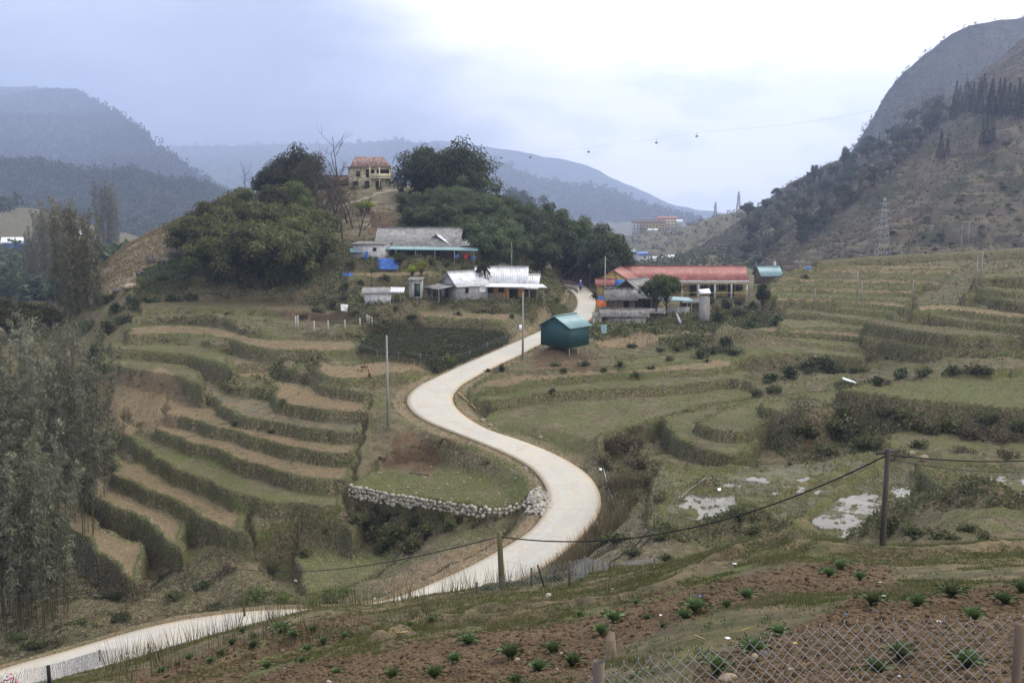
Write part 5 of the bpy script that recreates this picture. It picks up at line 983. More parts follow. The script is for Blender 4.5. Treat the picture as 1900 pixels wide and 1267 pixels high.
far_house('distant cream building with red roof, rightmost on the valley hill', 1220, 420, 1250, 22, 11, 8.5, 2.6, 'cream', 'red', 0, wins=6)
far_house('distant shed with white roof under the ochre building', 1203, 430, 1190, 10, 6, 2, 1, 'lime', 'white')
far_house('distant tent like white roof right of the cream building', 1256, 414, 1230, 6, 5, 1.5, 2.4, 'lime', 'white')
tw = [(1155,478,'white','lime'),(1164,488,'silver','block'),(1176,484,'fibro','lime'),(1186,478,'bluetarp','lime'),(1196,492,'cream','cream'),(1207,486,'silver','block'),(1216,492,'fibro','lime'),(1226,488,'silver','block'),(1236,494,'fibro','block'),(1240,484,'silver','lime'),(1170,474,'tealroof','lime'),(1248,490,'silver','cream')]
for i, (u, v, rf, wl) in enumerate(tw):
    far_house('small roof in the distant village in the valley beyond the school', u, v, 560+i % 3*22, 3.2+i % 4, 4, 1.6, 1.4, wl, rf, (-.5+.37*i) % 1.2, group='roofs of the distant valley village')
# ---- poles
def pole(u, vb, vt, label, mat='conc', r=.13, kind='utility_pole', arm=None, box=False, lean=0, dmin=38, group=None, hill=None, taper=.6):
    b = GH(u, vb, hill) if hill else GR(u, vb, dmin, 900); H = (vb-vt)*b[1]/F; t = thing(kind, label, 'pole', b, 0, 1., group)
    MB().bar((0, 0, -.4), (lean*H, 0, H), r, 8, r*taper).build('shaft', mat, t)
    if arm: MB().bar((lean*H-arm, 0, H-.12), (lean*H+arm, 0, H-.02), .05).build('crossarm', 'greywood' if mat != 'conc' else 'steel', t)
    if box: MB().box(-.42, -.12, -.2, .1, H*box, H*box+.55).build('meter_box', 'whitep', t)
    return b+np.array([lean*H, 0, H-.15])
pA = pole(720, 792, 617, 'tall grey concrete pole standing beside the road bend above the bowl field')
pB = pole(970, 668, 541, 'tall concrete pole with white box at the road beside the garden', box=.45)
pC = pole(949, 508, 447, 'pale concrete pole in front of the hill grove')
pD = pole(1095, 532, 461, 'concrete pole with white boxes at the road crest', box=.5)
pE = pole(1122, 572, 476, 'concrete pole behind the dark hut next to the orange tarpaulin')
for u, vb, vt, l in ((1811,535,475,'darker and left of the twin poles on the right flank terraces'),(1820,531,467,'lighter and right of the twin poles on the right flank terraces'),(1693,561,518,'pole standing alone left of the bushy slope on the right terraces'),(1590,551,504,'tallest pole in the middle of the terraced hill on the right'),(1598,562,521,'dark leaning pole just right of the tallest pole on the terraced hill'),(1512,562,534,'short pole low on the left part of the terraced hill'),(1484,505,491,'tiny pole on the left crest of the terraced hill'),(1390,548,530,'short pale pole between the school and the blue roofed house')):
    pole(u, vb, vt, l, r=.11)
for u, vb, vt, l in ((1780,477,417,'left one of the two thin poles at the foot of the brown hillside'),(1796,458,409,'right one of the two thin poles at the foot of the brown hillside')): pole(u, vb, vt, l, r=.13, hill='hillside')
pF = pole(1637, 1012, 822, 'dark wooden cable pole with a short crossarm in front of the wet paddies', 'greywood', .085, arm=.32, dmin=26, lean=.012, kind='wooden_pole', taper=.8)
pG = pole(933, 1092, 978, 'mossy yellow wooden cable pole beside the wire fence above the road', 'polewood', .10, dmin=22, lean=-.06, kind='wooden_pole', taper=.8)
pH = pole(455, 1148, 1042, 'thin mossy wooden cable pole at the garden edge near the lower road', 'polewood', .075, dmin=22, lean=-.05, kind='wooden_pole', taper=.8)
def cable(label, A, B, sag, r=.02, n=24, name='cable'):
    A, B = np.array(A), np.array(B); t = np.linspace(0, 1, n)[:, None]; p = A*(1-t)+B*t-np.array([0, 0, 1])*sag*4*t*(1-t); return MB().tube(p-A, r, 5).build(name, 'black', None, label=label, cat='cable', loc=A)
cable('black cable from the left picture edge to the mossy pole near the lower road', PD(-60, 1105, 40), pH, .5, .016)
cable('black cable between the two mossy wooden poles above the road', pH, pG, .55, .018)
cable('thick black cable sagging from the mossy pole to the dark wooden pole', pG, pF, .95, .022)
cable('black cable from the dark wooden pole out to the right edge', pF, PD(2000, 848, 30), .15, .02)
cable('thin lower cable from the dark wooden pole to the right edge', pF-np.array([0, 0, .1]), PD(2000, 862, 34), .3, .01)
cable('thin wire from the roadside concrete pole down to the left edge', pA-np.array([0, 0, 1.]), PD(-60, 935, 52), 1.0, .014)
cable('thin wire between the two tall concrete poles along the road', pA-np.array([0, 0, .8]), pB-np.array([0, 0, .5]), .8, .016)
cable('thin wire from the garden pole to the road crest pole', pB, pD, 1.2, .016); cable('wire between the crest pole and the hut pole', pD, pE, .8, .018); cable('wire from the garden pole to the hill grove pole', pB, pC, .8, .015)
cable('thin wire from the garden pole over the teal shed', pB-np.array([0, 0, 3.2]), PD(1300, 664, 118), .8, .015)
cable('power wire across the stream gully to the right edge', PD(1500, 668, 112), PD(2000, 702, 95), 1., .014)
# ---- pylons
def pylon(u, vb, vt, label, D=None, hill=None, arms=3):
    b = PD(u, vb, D) if D else GH(u, vb, hill); H = (vb-vt)*b[1]/F; t = thing('pylon', label, 'pylon', b); m = MB(); k = max(.05, .10*b[1]/400); w = lambda z: H*.10*(1-z/H)**1.1+H*.012
    zs = np.linspace(0, 1, 11)**.85*H; cs = [(-1, -1), (1, -1), (1, 1), (-1, 1)]
    for z0, z1 in zip(zs, zs[1:]):
        for i in range(4):
            a, c = cs[i], cs[(i+1) % 4]; P = lambda q, z: (q[0]*w(z), q[1]*w(z), z); m.bar(P(a, z0), P(a, z1), k, 3); m.bar(P(a, z0), P(c, z1), k*.6, 3); m.bar(P(c, z0), P(a, z1), k*.6, 3)
    m.build('lattice', 'steel', t)
    for j in range(arms):
        z = H*(.66+.12*j); ar = MB(); L_ = H*(.13-.02*j)
        for s in (-1, 1): ar.bar((0, 0, z), (s*L_, 0, z), k, 3); ar.bar((0, 0, z+H*.03), (s*L_, 0, z), k*.7, 3)
        ar.build('crossarm', 'steel', t)
    return b+np.array([0, 0, H*.8])
q1 = pylon(1635, 478, 366, 'large lattice power pylon at the foot of the brown hillside', hill='hillside')
q2 = pylon(1370, 391, 356, 'distant lattice pylon on the skyline, the taller of the two', D=1150)
q3 = pylon(1327, 405, 375, 'distant lattice pylon on the skyline, the shorter one on the left', D=1150)
pylon(1245, 500, 442, 'faint distant lattice pylon on the valley slope', D=900); pylon(1294, 470, 440, 'small faint pylon in the middle of the valley slope', D=950)
# ---- cable car
A, B = PD(860, 292, 1500), PD(1420, 236, 1150)
cab = [(984, 289), (930, 290), (1218, 262), (1293, 250), (1092, 279)]
line = [PD(u, v, 1500-(u-860)*.62) for u, v in ((700, 300), (800, 292), (930, 287), (984, 285), (1092, 276), (1218, 258), (1293, 245), (1480, 232), (1700, 190))]
MB().tube(np.array(smooth(line, 2)), .09, 3).build('ropeway_cable', 'steel', None, label='faint ropeway cable crossing the sky above the valley', cat='cable')
for (u, v), l in zip(cab, ('second cabin from the left on the ropeway', 'leftmost tiny cabin on the ropeway', 'cabin in the middle of the bright sky on the ropeway', 'rightmost cabin on the ropeway', 'faintest cabin on the ropeway, between the left and right pairs')):
    D = 1500-(u-860)*.62; c0 = PD(u, v+3, D); t = thing('cable_car', l, 'cable car', c0); s = D/F
    m = MB(); m.add([(x*s*a, y*s*a*.7, z*s) for z, a in ((-1.6, .7), (-1.1, 1), (.6, 1), (1.3, .6)) for x, y in ((-2.4, -2.4), (2.4, -2.4), (2.4, 2.4), (-2.4, 2.4))], [(0,3,2,1)]+[(4*k+i, 4*k+(i+1)%4, 4*k+4+(i+1)%4, 4*k+4+i) for k in range(3) for i in range(4)]+[(12,13,14,15)])
    m.build('cabin', 'black', t); MB().bar((0, 0, 1.2*s), (0, 0, 6.5*s), .35*s, 4).build('hanger', 'steel', t)
# ---------------------------------------------------------------- stone wall and stones
rs = R_(5)
wl = [(648,902),(675,908),(700,914),(730,919),(760,924),(800,931),(830,936),(860,941),(895,946),(925,948),(945,944),(965,938)]
wp = smooth(np.array([PZ(u, v, -22.78) for u, v in wl]), 3); m = MB(); L_ = np.r_[0, np.cumsum(np.linalg.norm(np.diff(wp, axis=0), axis=1))]; o0 = wp[0].copy(); o0[2] -= 1.2
for row in range(5):
    s = rs.uniform(0, .2)
    while s < L_[-1]:
        f = s/L_[-1]; hh = (.85-.35*f) if f < .8 else .45; r = rs.uniform(.08, .2); z = .12-row*.25+rs.uniform(-.06, .06)
        if -z < hh-.1: p = [np.interp(s, L_, wp[:, i]) for i in range(3)]; q = np.array([p[0]+rs.normal()*.04, p[1]-.15-row*.05+rs.normal()*.04, p[2]+z+rs.normal()*.03]); m.rstone(q-o0, r*1.12, rs, (1, .85, .85))
        s += r*rs.uniform(1.5, 2.3)
wall_o = m.build('stone_wall', 'stone', None, label='dry stone retaining wall of pale rocks below the bowl field', cat='wall', loc=o0)
m = MB(); c0 = GR(998, 935, 50, 200)
for i in range(170):
    a = rs.uniform(0, 6.28); r = rs.uniform(0, 1)**.7; x, y = math.cos(a)*r*1.1, math.sin(a)*r*2.6+.3; m.stone((x, y, HB(np.array([c0[0]+x]), np.array([c0[1]+y]))[0]-c0[2]+.25*(1-r)+rs.uniform(0, .12)), rs.uniform(.09, .2), rs)
m.build('stone_pile', 'stone', None, label='heap of white broken stones at the roadside by the wall end', cat='stone pile', loc=c0)
def rock(u, v, w, label, mat='stoned', sq=(1, .8, .7), dmin=6, name='rock', up=.25):
    b = GR(u, v, dmin, 900); r = w*b[1]/F/2; V, Fc = ICO_V.copy(), ICO_F; rr = R_(int(u*7+v)); V = V*(1+rr.uniform(-.16, .16, (len(V), 1)))*np.array(sq)*r
    return link(name, mesh_np(name, V, Fc, [MT[mat]]), None, label, 'rock', None, None, b+np.array([0, 0, r*sq[2]*up]), (0, 0, rr.uniform(0, 3)))
rock(280, 488, 22, 'dark upright boulder at the edge of the dry hill', sq=(.8, .8, 1.15), dmin=60); rock(262, 510, 20, 'grey boulder just left below the upright dark boulder', dmin=60); rock(243, 533, 42, 'long flat brown rock beside the dark green crop patch', 'stonet', (1, .5, .3), 60)
rock(217, 541, 24, 'low dark rock left of the long flat rock', sq=(1, .6, .4), dmin=60); rock(328, 474, 26, 'grey rock outcrop under the left end of the bamboo grove', dmin=60); rock(302, 488, 22, 'broken dark rocks right of the upright boulder', sq=(1, .6, .5), dmin=60)
rock(1018, 1106, 20, 'pale flat stone lying on the grass edge below the wire fence', 'stone', (1, .7, .45)); rock(1350, 1258, 40, 'large pale flat stone behind the near wire fence', 'stonet', (1, .7, .4)); rock(1416, 1215, 22, 'brown stone beside a leafy plant behind the near fence', 'stoned', (1, .7, .6)); rock(1400, 1220, 20, 'reddish brown stone left of the dark stone by a plant', 'stonet')
rock(1468, 1243, 18, 'flat pale stone among the clods behind the near fence', 'stonet', (1, .8, .4)); rock(1622, 1136, 12, 'grey egg shaped stone in the dug soil', 'stoned'); rock(960, 1225, 14, 'orange brown stone between the leafy plants', 'stonet'); rock(836, 1231, 8, 'small pale stone under a low leafy plant', 'stone'); rock(1042, 1213, 9, 'pale stone below the leafy plant in the middle of the plot', 'stone'); rock(610, 1265, 14, 'white flat stone at the bottom edge of the garden', 'stone', (1, .7, .4)); rock(1033, 1241, 7, 'tiny pink stone on the dug soil', 'stonet')
rock(895, 781, 12, 'pale boulder at the inner side of the road bend', 'stonet', dmin=50); rock(910, 790, 11, 'second pale boulder at the inner side of the road bend', 'stonet', dmin=50); rock(1003, 812, 10, 'boulder on the bank of the brown paddy beside the road', 'stonet', dmin=50); rock(975, 870, 9, 'loose stone on the bank above the stone heap', 'stone', dmin=50)
rock(1512, 662, 7, 'pale boulder on a bund in the right terraces', 'stone', dmin=60); rock(1715, 852, 20, 'dark boulder by the stream under the bushy bank', 'stonet', dmin=40); rock(1692, 843, 16, 'grey boulder left of the dark boulder under the bushy bank', 'stonet', dmin=40)
# ---- loose pale stones and rubbish scattered over the banks: uncountable
def scatter_mask(mask, n, rs, wt=None):
    i = np.where(mask)[0]; w = None if wt is None else wt[i]/wt[i].sum(); k = rs.choice(i, min(n, len(i)), replace=len(i) < n, p=w)
    return np.stack([XX[k], YY[k], ZZ[k]], 1)+np.c_[rs.normal(size=(len(k), 2))*.0008*YY[k][:, None], np.zeros(len(k))]
vis = (UU > -60) & (UU < 1960) & (VV > 380) & (VV < 1290)
def pebbles(name, P, sz, mat, label, rs):
    V0 = np.array([(1, 0, 0), (-1, 0, 0), (0, 1, 0), (0, -1, 0), (0, 0, 1), (0, 0, -.5)]); F0 = np.array([(0,2,4),(2,1,4),(1,3,4),(3,0,4),(2,0,5),(1,2,5),(3,1,5),(0,3,5)]); n = len(P)
    s = sz*rs.uniform(.4, 1.5, n)*np.maximum(P[:, 1]/75, .35); V = V0[None]*s[:, None, None]*rs.uniform(.6, 1.2, (n, 6, 1))*np.array([1, 1, .6])+P[:, None]; Fc = (F0[None]+6*np.arange(n)[:, None, None]).reshape(-1, 3)
    link(name, mesh_np(name, V.reshape(-1, 3), Fc, [MT[mat]]), None, label, 'stones', None, 'stuff')
pebbles('loose_stones', scatter_mask(vis & (m_stony > .5) & (YY > 45) & (YY < 140) & (redge > .2), 2600, rs), .05, 'stone', 'pale loose stones and litter strewn over banks and stony terraces', rs)
pebbles('white_rubble', np.vstack([scatter_mask(vis & (UU > 660) & (UU < 1010) & (redge > .3) & (redge < 6) & (YY < 84) & (VV > 930), 260, rs), scatter_mask(vis & (UU > 690) & (UU < 960) & (VV > 850) & (VV < 935) & (YY > 70) & (redge > .3), 60, rs)]), .09, 'stone', 'white rubble and rubbish along the bank beside the lower road', rs)
P = scatter_mask(vis & fg & (berm > .3), 3000, rs)
pebbles('garden_pebbles', scatter_mask(vis & fg & (till > .3), 700, rs), .035, 'stonet', 'small tan pebbles in the dug garden soil', rs)
# clods of dug soil
M_CLOD = mat_plain('dug earth clods', (.055, .036, .020), (.135, .092, .052), 8, .98, bump=.6)
kk = np.where(vis & fg & (till > .5))[0]; w_ = 1/np.maximum(YY[kk], 6)**.2; kk = rs.choice(kk, 15000, p=w_/w_.sum()); V0, F0 = ico(1); n = len(kk); P = np.stack([XX[kk], YY[kk], ZZ[kk]], 1)
s = .010+.05*rs.uniform(0, 1, n)**3.2*np.maximum(.8, YY[kk]/16); V_ = V0[None]*s[:, None, None]*(1+rs.uniform(-.35, .35, (n, len(V0), 1)))*np.array([1, 1, .75])+P[:, None]
link('soil_clods', mesh_np('soil_clods', V_.reshape(-1, 3), (np.array(F0)[None]+len(V0)*np.arange(n)[:, None, None]).reshape(-1, 3), [M_CLOD]), None, 'crumbled brown clods of the dug garden plot', 'soil', None, 'stuff')
# ---------------------------------------------------------------- grass, weeds: uncountable
def mat_tuft():
    g = NT('grass blades', .9, .1); t = g.attr('tone').outputs['Fac']; h = g.attr('hue').outputs['Fac']
    gr = g.mix(t, (.068, .078, .027), (.16, .17, .06)); dr = g.mix(t, (.11, .086, .048), (.26, .21, .125)); dk = g.mix(t, (.060, .054, .028), (.15, .13, .072))
    c = g.mix(g.rng(h, .30, .36), dk, dr); c = g.mix(g.rng(h, .62, .68), c, gr); g.color(c); return g.m
M_TUFT = mat_tuft()
def tufts(name, P, H, W_, nb, hue, label, rs, spread=.5, cat='grass', lean=.35):
    n = len(P); H = (np.ones(n)*H)[:, None]*rs.uniform(.5, 1.35, (n, nb)); a = rs.uniform(0, 6.28, (n, nb)); r = rs.uniform(0, spread, (n, nb))*H; b = P[:, None]+np.stack([np.cos(a)*r, np.sin(a)*r, np.zeros_like(a)], -1)
    d = np.stack([np.cos(a)*lean*H*rs.uniform(.2, 1.6, (n, nb)), np.sin(a)*lean*H*rs.uniform(.2, 1.6, (n, nb)), H], -1); q = rs.uniform(0, 6.28, (n, nb)); w = (np.ones(n)*W_)[:, None, None]*np.stack([np.cos(q), np.sin(q), np.zeros_like(q)], -1)
    V = np.stack([b-w/2-[0, 0, .03], b+w/2-[0, 0, .03], b+d], 2).reshape(-1, 3); N_ = n*nb; tone = rs.uniform(0, 1, N_); hu = np.repeat(hue, nb)+rs.normal(size=N_)*.08
    link(name, mesh_np(name, V, np.arange(3*N_).reshape(-1, 3), [M_TUFT], {'tone': np.repeat(tone, 3), 'hue': np.repeat(hu, 3)}), None, label, cat, None, 'stuff')
def hue_at(P, lo=.0, hi=1., f=.25): return np.clip(lo+(hi-lo)*(fbm(P[:, 0]*f, P[:, 1]*f, 77, 4)*.9+.5), 0, 1)
offr = (redge > .04)
P = scatter_mask(vis & risev & (YY > 40) & (YY < 240) & offr, 18000, rs); s = np.clip(P[:, 1]/95, .5, 1.9); tufts('bank_grass', P, .16*s, .05*s, 4, hue_at(P, .0, .95, .6), 'shaggy brown and olive grass hanging on the terrace risers', rs, .6)
P = scatter_mask(vis & lip & (YY > 40) & (YY < 240) & offr, 14000, rs); s = np.clip(P[:, 1]/95, .5, 1.9); tufts('lip_grass', P, .08*s, .04*s, 5, hue_at(P, .45, 1.), 'short green grass along the terrace rims', rs, .8)
P = scatter_mask(vis & (sid == 0) & (YY > 40) & (YY < 250) & offr & (m_straw < .7), 26000, rs); s = np.clip(P[:, 1]/95, .5, 2.2); tufts('slope_grass', P, .17*s, .05*s, 4, hue_at(P, .05, .85, .5), 'mixed dry and green grass on the slopes between the terraces', rs, .8)
P = scatter_mask(vis & tread & (YY > 40) & (YY < 230) & (m_wet < .4), 22000, rs); s = np.clip(P[:, 1]/95, .5, 1.9); gg = m_green; tufts('stubble', P, .06*s, .028*s, 5, hue_at(P, .4, .95, .5), 'short stubble and weeds on the terrace floors', rs, 2.2)
P = scatter_mask(vis & (sid == SURF.index('wet')) & (YY < 120), 15000, rs); P = P[fbm(P[:, 0]*.5, P[:, 1]*.5, 5, 3) > -.15]; tufts('paddy_grass', P, .09, .03, 5, hue_at(P, .55, 1.), 'green grass growing in the wet paddies', rs, 1.5)
P = scatter_mask(vis & (sid == 0) & (m_straw >= .7) & (YY > 60) & (YY < 260), 26000, rs); s = np.clip(P[:, 1]/95, .5, 2.4); tufts('dry_stalks', P, .20*s, .045*s, 4, np.full(len(P), .5), 'pale dry stalks on the bare hill shoulder', rs, .8)
P = scatter_mask(vis & fg & (m_green > .3) & (till < .6) & (YY > 7), 52000, rs); P = P[fbm(P[:, 0]*.9, P[:, 1]*.9, 15, 3)+.9*fbm(P[:, 0]*.3, P[:, 1]*.3, 16, 2) > -.02]; tufts('garden_grass', P, .05, .007*np.clip(P[:, 1]/12, 1, 3), 7, hue_at(P, .55, 1., .8), 'low green weeds and grass around the garden plots', rs, 1.4)
gb = fg & (bd < 2.4) & (bd > .35); P = scatter_mask(vis & gb, 14000, rs); P = P[fbm(P[:, 0]*.9, P[:, 1]*.9, 25, 3) > .06]; tufts('rim_grass', P, .05, .010*np.clip(P[:, 1]/12, 1, 3), 7, hue_at(P, .7, 1.1, .8), 'bright green grass along the earth bund of the garden', rs, 1.)
P = scatter_mask(vis & fg & (bd < .9), 9000, rs); P = P[fbm(P[:, 0]*1.3, P[:, 1]*1.3, 27, 3) > .0]; tufts('bund_weeds', P, .04, .010*np.clip(P[:, 1]/12, 1, 3), 7, hue_at(P, .4, 1., .8), 'short weeds on the earth bund of the garden', rs, 1.2)
P = scatter_mask(vis & fg & (YY > 27) & (VV < 1170), 9000, rs); P = P[fbm(P[:, 0]*.8, P[:, 1]*.8, 35, 3) > -.02]; tufts('edge_grass', P, .09, .02, 6, hue_at(P, .6, 1.), 'green grass on the outer edge of the garden', rs, .8)
P = np.vstack([scatter_mask((YY < 44) & (YY > 24) & (UU > 200) & (UU < 1150) & (slope > .36) & (VV > 1000), 260, rs)]); tufts('weed_stems', P, .75, .02, 7, np.full(len(P), .25), 'tall thin dead weed stems at the garden edge above the road', rs, .35, 'weeds', .25)
P = scatter_mask((redge > .3) & (redge < 2.6) & (YY > 62) & (YY < 80) & (UU > 1020) & (UU < 1180), 500, rs); tufts('roadside_weeds', P, .9, .03, 7, hue_at(P, .0, .6), 'tall dry weeds leaning over the road edge', rs, .4, 'weeds', .3)
P = scatter_mask(vis & fg & (till > .2) & (bd > .8), 1500, rs); P = P[fbm(P[:, 0]*.8, P[:, 1]*.8, 45, 3) > .05]; tufts('soil_weeds', P, .05, .012, 8, np.full(len(P), .9), 'tiny green seedlings between the clods', rs, 1.2, 'weeds', .9)
P = scatter_mask((redge > -.12) & (redge < .25) & (YY > 45) & (YY < 190) & vis, 3800, rs); s = np.clip(P[:, 1]/95, .5, 1.9); tufts('verge_grass', P, .10*s, .04*s, 5, hue_at(P, .2, .95, .6), 'ragged grass creeping over the road edges', rs, 1.)
# leafy bank cover
def leafcover(name, P, sz, mat, label, rs, nl=14, cat='weeds', hgt=.35):
    n = len(P); c = np.repeat(P, nl, 0)+sph(n*nl, rs)*np.repeat(sz, nl)[:, None]*np.array([1, 1, .6])+np.array([0, 0, 1])*(np.repeat(sz, nl)*hgt)[:, None]; V, Fc, T_ = leaves(c, sph(n*nl, rs)+[0, 0, .2], np.repeat(sz, nl)*.55, np.repeat(sz, nl)*.34, rs.uniform(0, 1, n*nl), rs)
    link(name, mesh_np(name, V, Fc, [mat], {'tone': T_}), None, label, cat, None, 'stuff')
pt = fbm(XX*.16, YY*.16, 88, 4)
P = scatter_mask(vis & ((risev | ((sid == 0) & (m_brush > .45))) & (pt > .02) & (YY > 45) & (YY < 240) & offr), 5200, rs); leafcover('bank_weeds', P, np.clip(P[:, 1]/95, .6, 2)*rs.uniform(.10, .24, len(P)), ML_SHR, 'olive leafy weeds covering the banks', rs)
P = scatter_mask(vis & ((risev | ((sid == 0) & (m_brush > .4))) & (pt < -.08) & (YY > 45) & (YY < 240) & offr), 4200, rs); leafcover('dry_weeds', P, np.clip(P[:, 1]/95, .6, 2)*rs.uniform(.10, .20, len(P)), ML_DRY, 'brown dead weeds on the banks', rs)
P = scatter_mask(vis & fg & (till < .9) & (YY < 34), 1300, rs); leafcover('ground_leaves', P, rs.uniform(.03, .08, len(P)), ML_CAB, 'small leafy weeds creeping around the garden plots', rs, 16)
km = vis & (sid == 0) & (m_brush > .4) & (YY > 105) & (YY < 215) & (redge > .6); P = scatter_mask(km, 5200, rs); leafcover('scrub', P, rs.uniform(.3, .75, len(P)), ML_SHR, 'olive scrub covering the overgrown slopes around the village', rs, 18)
km = vis & (rise & (m_wet < .1)) & (XX > 8) & (YY > 50) & (YY < 100); P = scatter_mask(km, 1500, rs); leafcover('mound_weeds', P, rs.uniform(.15, .35, len(P)), ML_SHR, 'olive weeds over the mounds and banks of the right fields', rs, 18)
kc = is_('garden') & vis & (fbm(XX*.45, YY*.45, 66, 3) > -.42); P = scatter_mask(kc, 4200, rs); leafcover('garden_crop', P, np.full(len(P), .34), ML_SHD, 'dense dark green vegetable crop in the fenced field beside the road', rs, 16, 'crop', .5)
r_ = region([(262,518),(300,492),(350,495),(352,535),(300,545),(240,545)], 100, 260, 2); P = scatter_mask(r_ > .5, 900, rs); leafcover('hill_crop', P, np.full(len(P), .5), ML_SHD, 'dark green crop patch below the dark boulders', rs, 14, 'crop', .5)
r_ = region([(950,560),(985,555),(1045,560),(1062,575),(1000,585),(950,575)], 100, 260, 2); P = scatter_mask(r_ > .5, 350, rs); leafcover('cabbage_bed', P, np.full(len(P), .35), ML_LIME, 'bright green vegetable bed between the houses and the road', rs, 12, 'crop', .5)
P = scatter_mask(vis & (risev | ((sid == 0) & (m_brush > .3))) & (fbm(XX*.5, YY*.5, 99, 3) > .12) & (YY > 45) & (YY < 240) & offr, 5200, rs); leafcover('dark_weeds', P, np.clip(P[:, 1]/95, .6, 2)*rs.uniform(.10, .30, len(P)), ML_DARK, 'nearly black green weeds in patches on the banks', rs, 16)  # near-black leaves added to deepen the shade on the banks
P = scatter_mask(vis & tread & (YY > 50) & (YY < 220) & (fbm(XX*.4, YY*.4, 101, 3) > .1) & (m_wet < .3), 3500, rs); leafcover('floor_weeds', P, np.clip(P[:, 1]/95, .6, 2)*rs.uniform(.06, .14, len(P)), ML_MID, 'small green weeds dotted over the terrace floors', rs, 8)
# ---------------------------------------------------------------- shrubs: individual
S_OL = [shrub_mesh(R_(i), ML_SHR) for i in (81, 82, 83)]; S_DK = [shrub_mesh(R_(i), ML_SHD) for i in (84, 85, 86)]; S_DR = [shrub_mesh(R_(i), ML_DRY, ls=.16, lw=.08) for i in (87, 88)]; S_LI = [shrub_mesh(R_(i), ML_LIME, nl=560, ls=.15, lw=.06) for i in (89, 90)]
def shrubs(lst, meshes, label, group=None, dmin=38, hill=None, hf=.8):
    if isinstance(label, str) and len(lst) > 1:      # two rows by height in the photo, ordered from the left
        md = sorted(p[1] for p in lst)[len(lst)//2]; fb = band(lst, [md], ['upper row', 'lower row'], 'one'); label = [label+', '+fb(0, p[0], p[1]).replace(' one from the left in the', ' in the') for p in lst]
    for i, (u, v, w) in enumerate(lst):
        b = GH(u, v, hill) if hill else GR(u, v, dmin, 700); s = w*b[1]/F/2; l = label[i] if isinstance(label, (list, tuple)) else label
        link('shrub', meshes[(i+int(u)) % len(meshes)], None, l, 'shrub', group, None, b-np.array([0, 0, .08*s]), (0, 0, rs.uniform(0, 6.28))).scale = (s, s*.9, s*hf*rs.uniform(.85, 1.25))
shrubs([(480,1118,95),(522,1118,70),(612,1118,90),(640,1105,55),(580,1122,50)], S_LI, ['fresh green bush behind the thin cable pole by the lower road','fresh green bush right of the thin cable pole','fresh green bush left of the rubbish slope, the largest','fresh green bush at the foot of the rubbish slope','small green bush between the larger green bushes near the lower road'], hf=.95)
shrubs([(665,945,34),(700,950,40),(735,952,36),(775,958,40),(815,960,34),(850,968,36),(880,975,30)], S_OL, 'olive weed bush at the foot of the stone wall', 'weed bushes at the foot of the stone wall', hf=.8)
shrubs([(690,990,75),(735,1000,90),(790,1000,80),(700,1020,70),(760,1025,70),(660,970,55),(830,985,55),(720,965,60),(770,975,60)], S_OL, 'olive green bush in the thicket below the stone wall', 'bushes below the stone wall', hf=1.)
shrubs([(1540,800,110),(1580,815,110),(1500,810,80),(1600,835,90),(1560,775,80),(1530,840,60),(1480,800,50)], S_OL, 'olive bush on the mound beside the curved paddies', 'bushes on the mound by the curved paddies', hf=.9)
shrubs([(1680,790,90),(1720,800,80),(1760,800,90),(1810,815,90),(1860,820,90),(1895,800,70),(1650,770,70),(1700,830,60),(1780,840,60),(1870,850,60),(1840,785,60)], S_OL+S_DR, 'brown and olive bush on the long right bank', 'bushes on the long right bank', hf=.8)
shrubs([(1430,708,70),(1465,700,70),(1500,690,70),(1540,690,70),(1630,712,60),(1670,700,70),(1720,695,70),(1770,695,60),(1820,690,70),(1400,735,45),(1520,672,60),(1590,690,50),(1440,725,50)], S_DK+S_OL, 'dark green bush in the stream gully', 'bushes in the stream gully', hf=.75)
shrubs([(1130,870,80),(1160,840,90),(1190,870,80),(1150,905,60),(1200,900,60),(1125,835,60),(1220,930,60),(1180,800,50)], S_DR, 'dry brown bush on the red bank by the road', 'dry bushes on the red bank', hf=1.)
shrubs([(1320,655,70),(1345,640,60),(1360,655,50),(1290,640,50),(1330,600,60),(1370,590,60),(1410,600,60),(1440,600,50),(1350,575,50),(1390,610,50),(1300,665,45)], S_DK, 'dark bush on the overgrown mound right of the village huts', 'bushes on the mound right of the huts', hf=.85)
shrubs([(1030,680,30),(1048,690,24),(1085,680,36),(1120,690,26),(1150,680,30),(1180,700,30),(1210,685,26),(1240,670,26),(930,690,34),(905,690,22),(1255,650,30),(1225,650,24),(1170,645,30),(1130,610,20),(1150,615,22),(1215,615,26),(1180,612,24)], S_DK+S_OL, 'small dark bush below the teal shed', 'bushes below the shed and huts', hf=.9)
shrubs([(700,588,30),(733,575,26),(760,590,30),(1000,560,26),(850,585,24),(900,580,24),(620,575,50),(585,580,50),(560,590,40),(640,560,40),(800,560,20),(950,590,26)], S_DK+S_OL, 'bush on the bank below the silver roofed houses', 'bushes on the bank under the houses', hf=.85)
shrubs([(632,360,22),(655,352,20),(680,350,18),(705,352,20),(745,356,24),(765,362,28),(760,380,24),(775,395,26),(640,375,22)], S_DK, 'dark bush on the slope under the hilltop house', 'bushes under the hilltop house', hf=1.)
shrubs([(650,500,30),(690,505,26),(760,500,30),(800,492,26),(830,495,24),(860,500,24),(900,497,26),(640,535,34),(670,530,26),(715,520,28),(1010,545,26),(1030,560,24),(660,585,26)], S_OL+S_DK, 'bush in the yards between the village houses', 'bushes in the village yards', hf=1.1)
shrubs([(1285,572,34),(1315,566,30),(1345,568,36),(1372,566,30),(1330,580,34),(1362,584,30),(1268,600,28),(1395,575,30)], S_DK+S_DR, 'bush growing in front of the school veranda', 'bushes before the school veranda', hf=1.2)
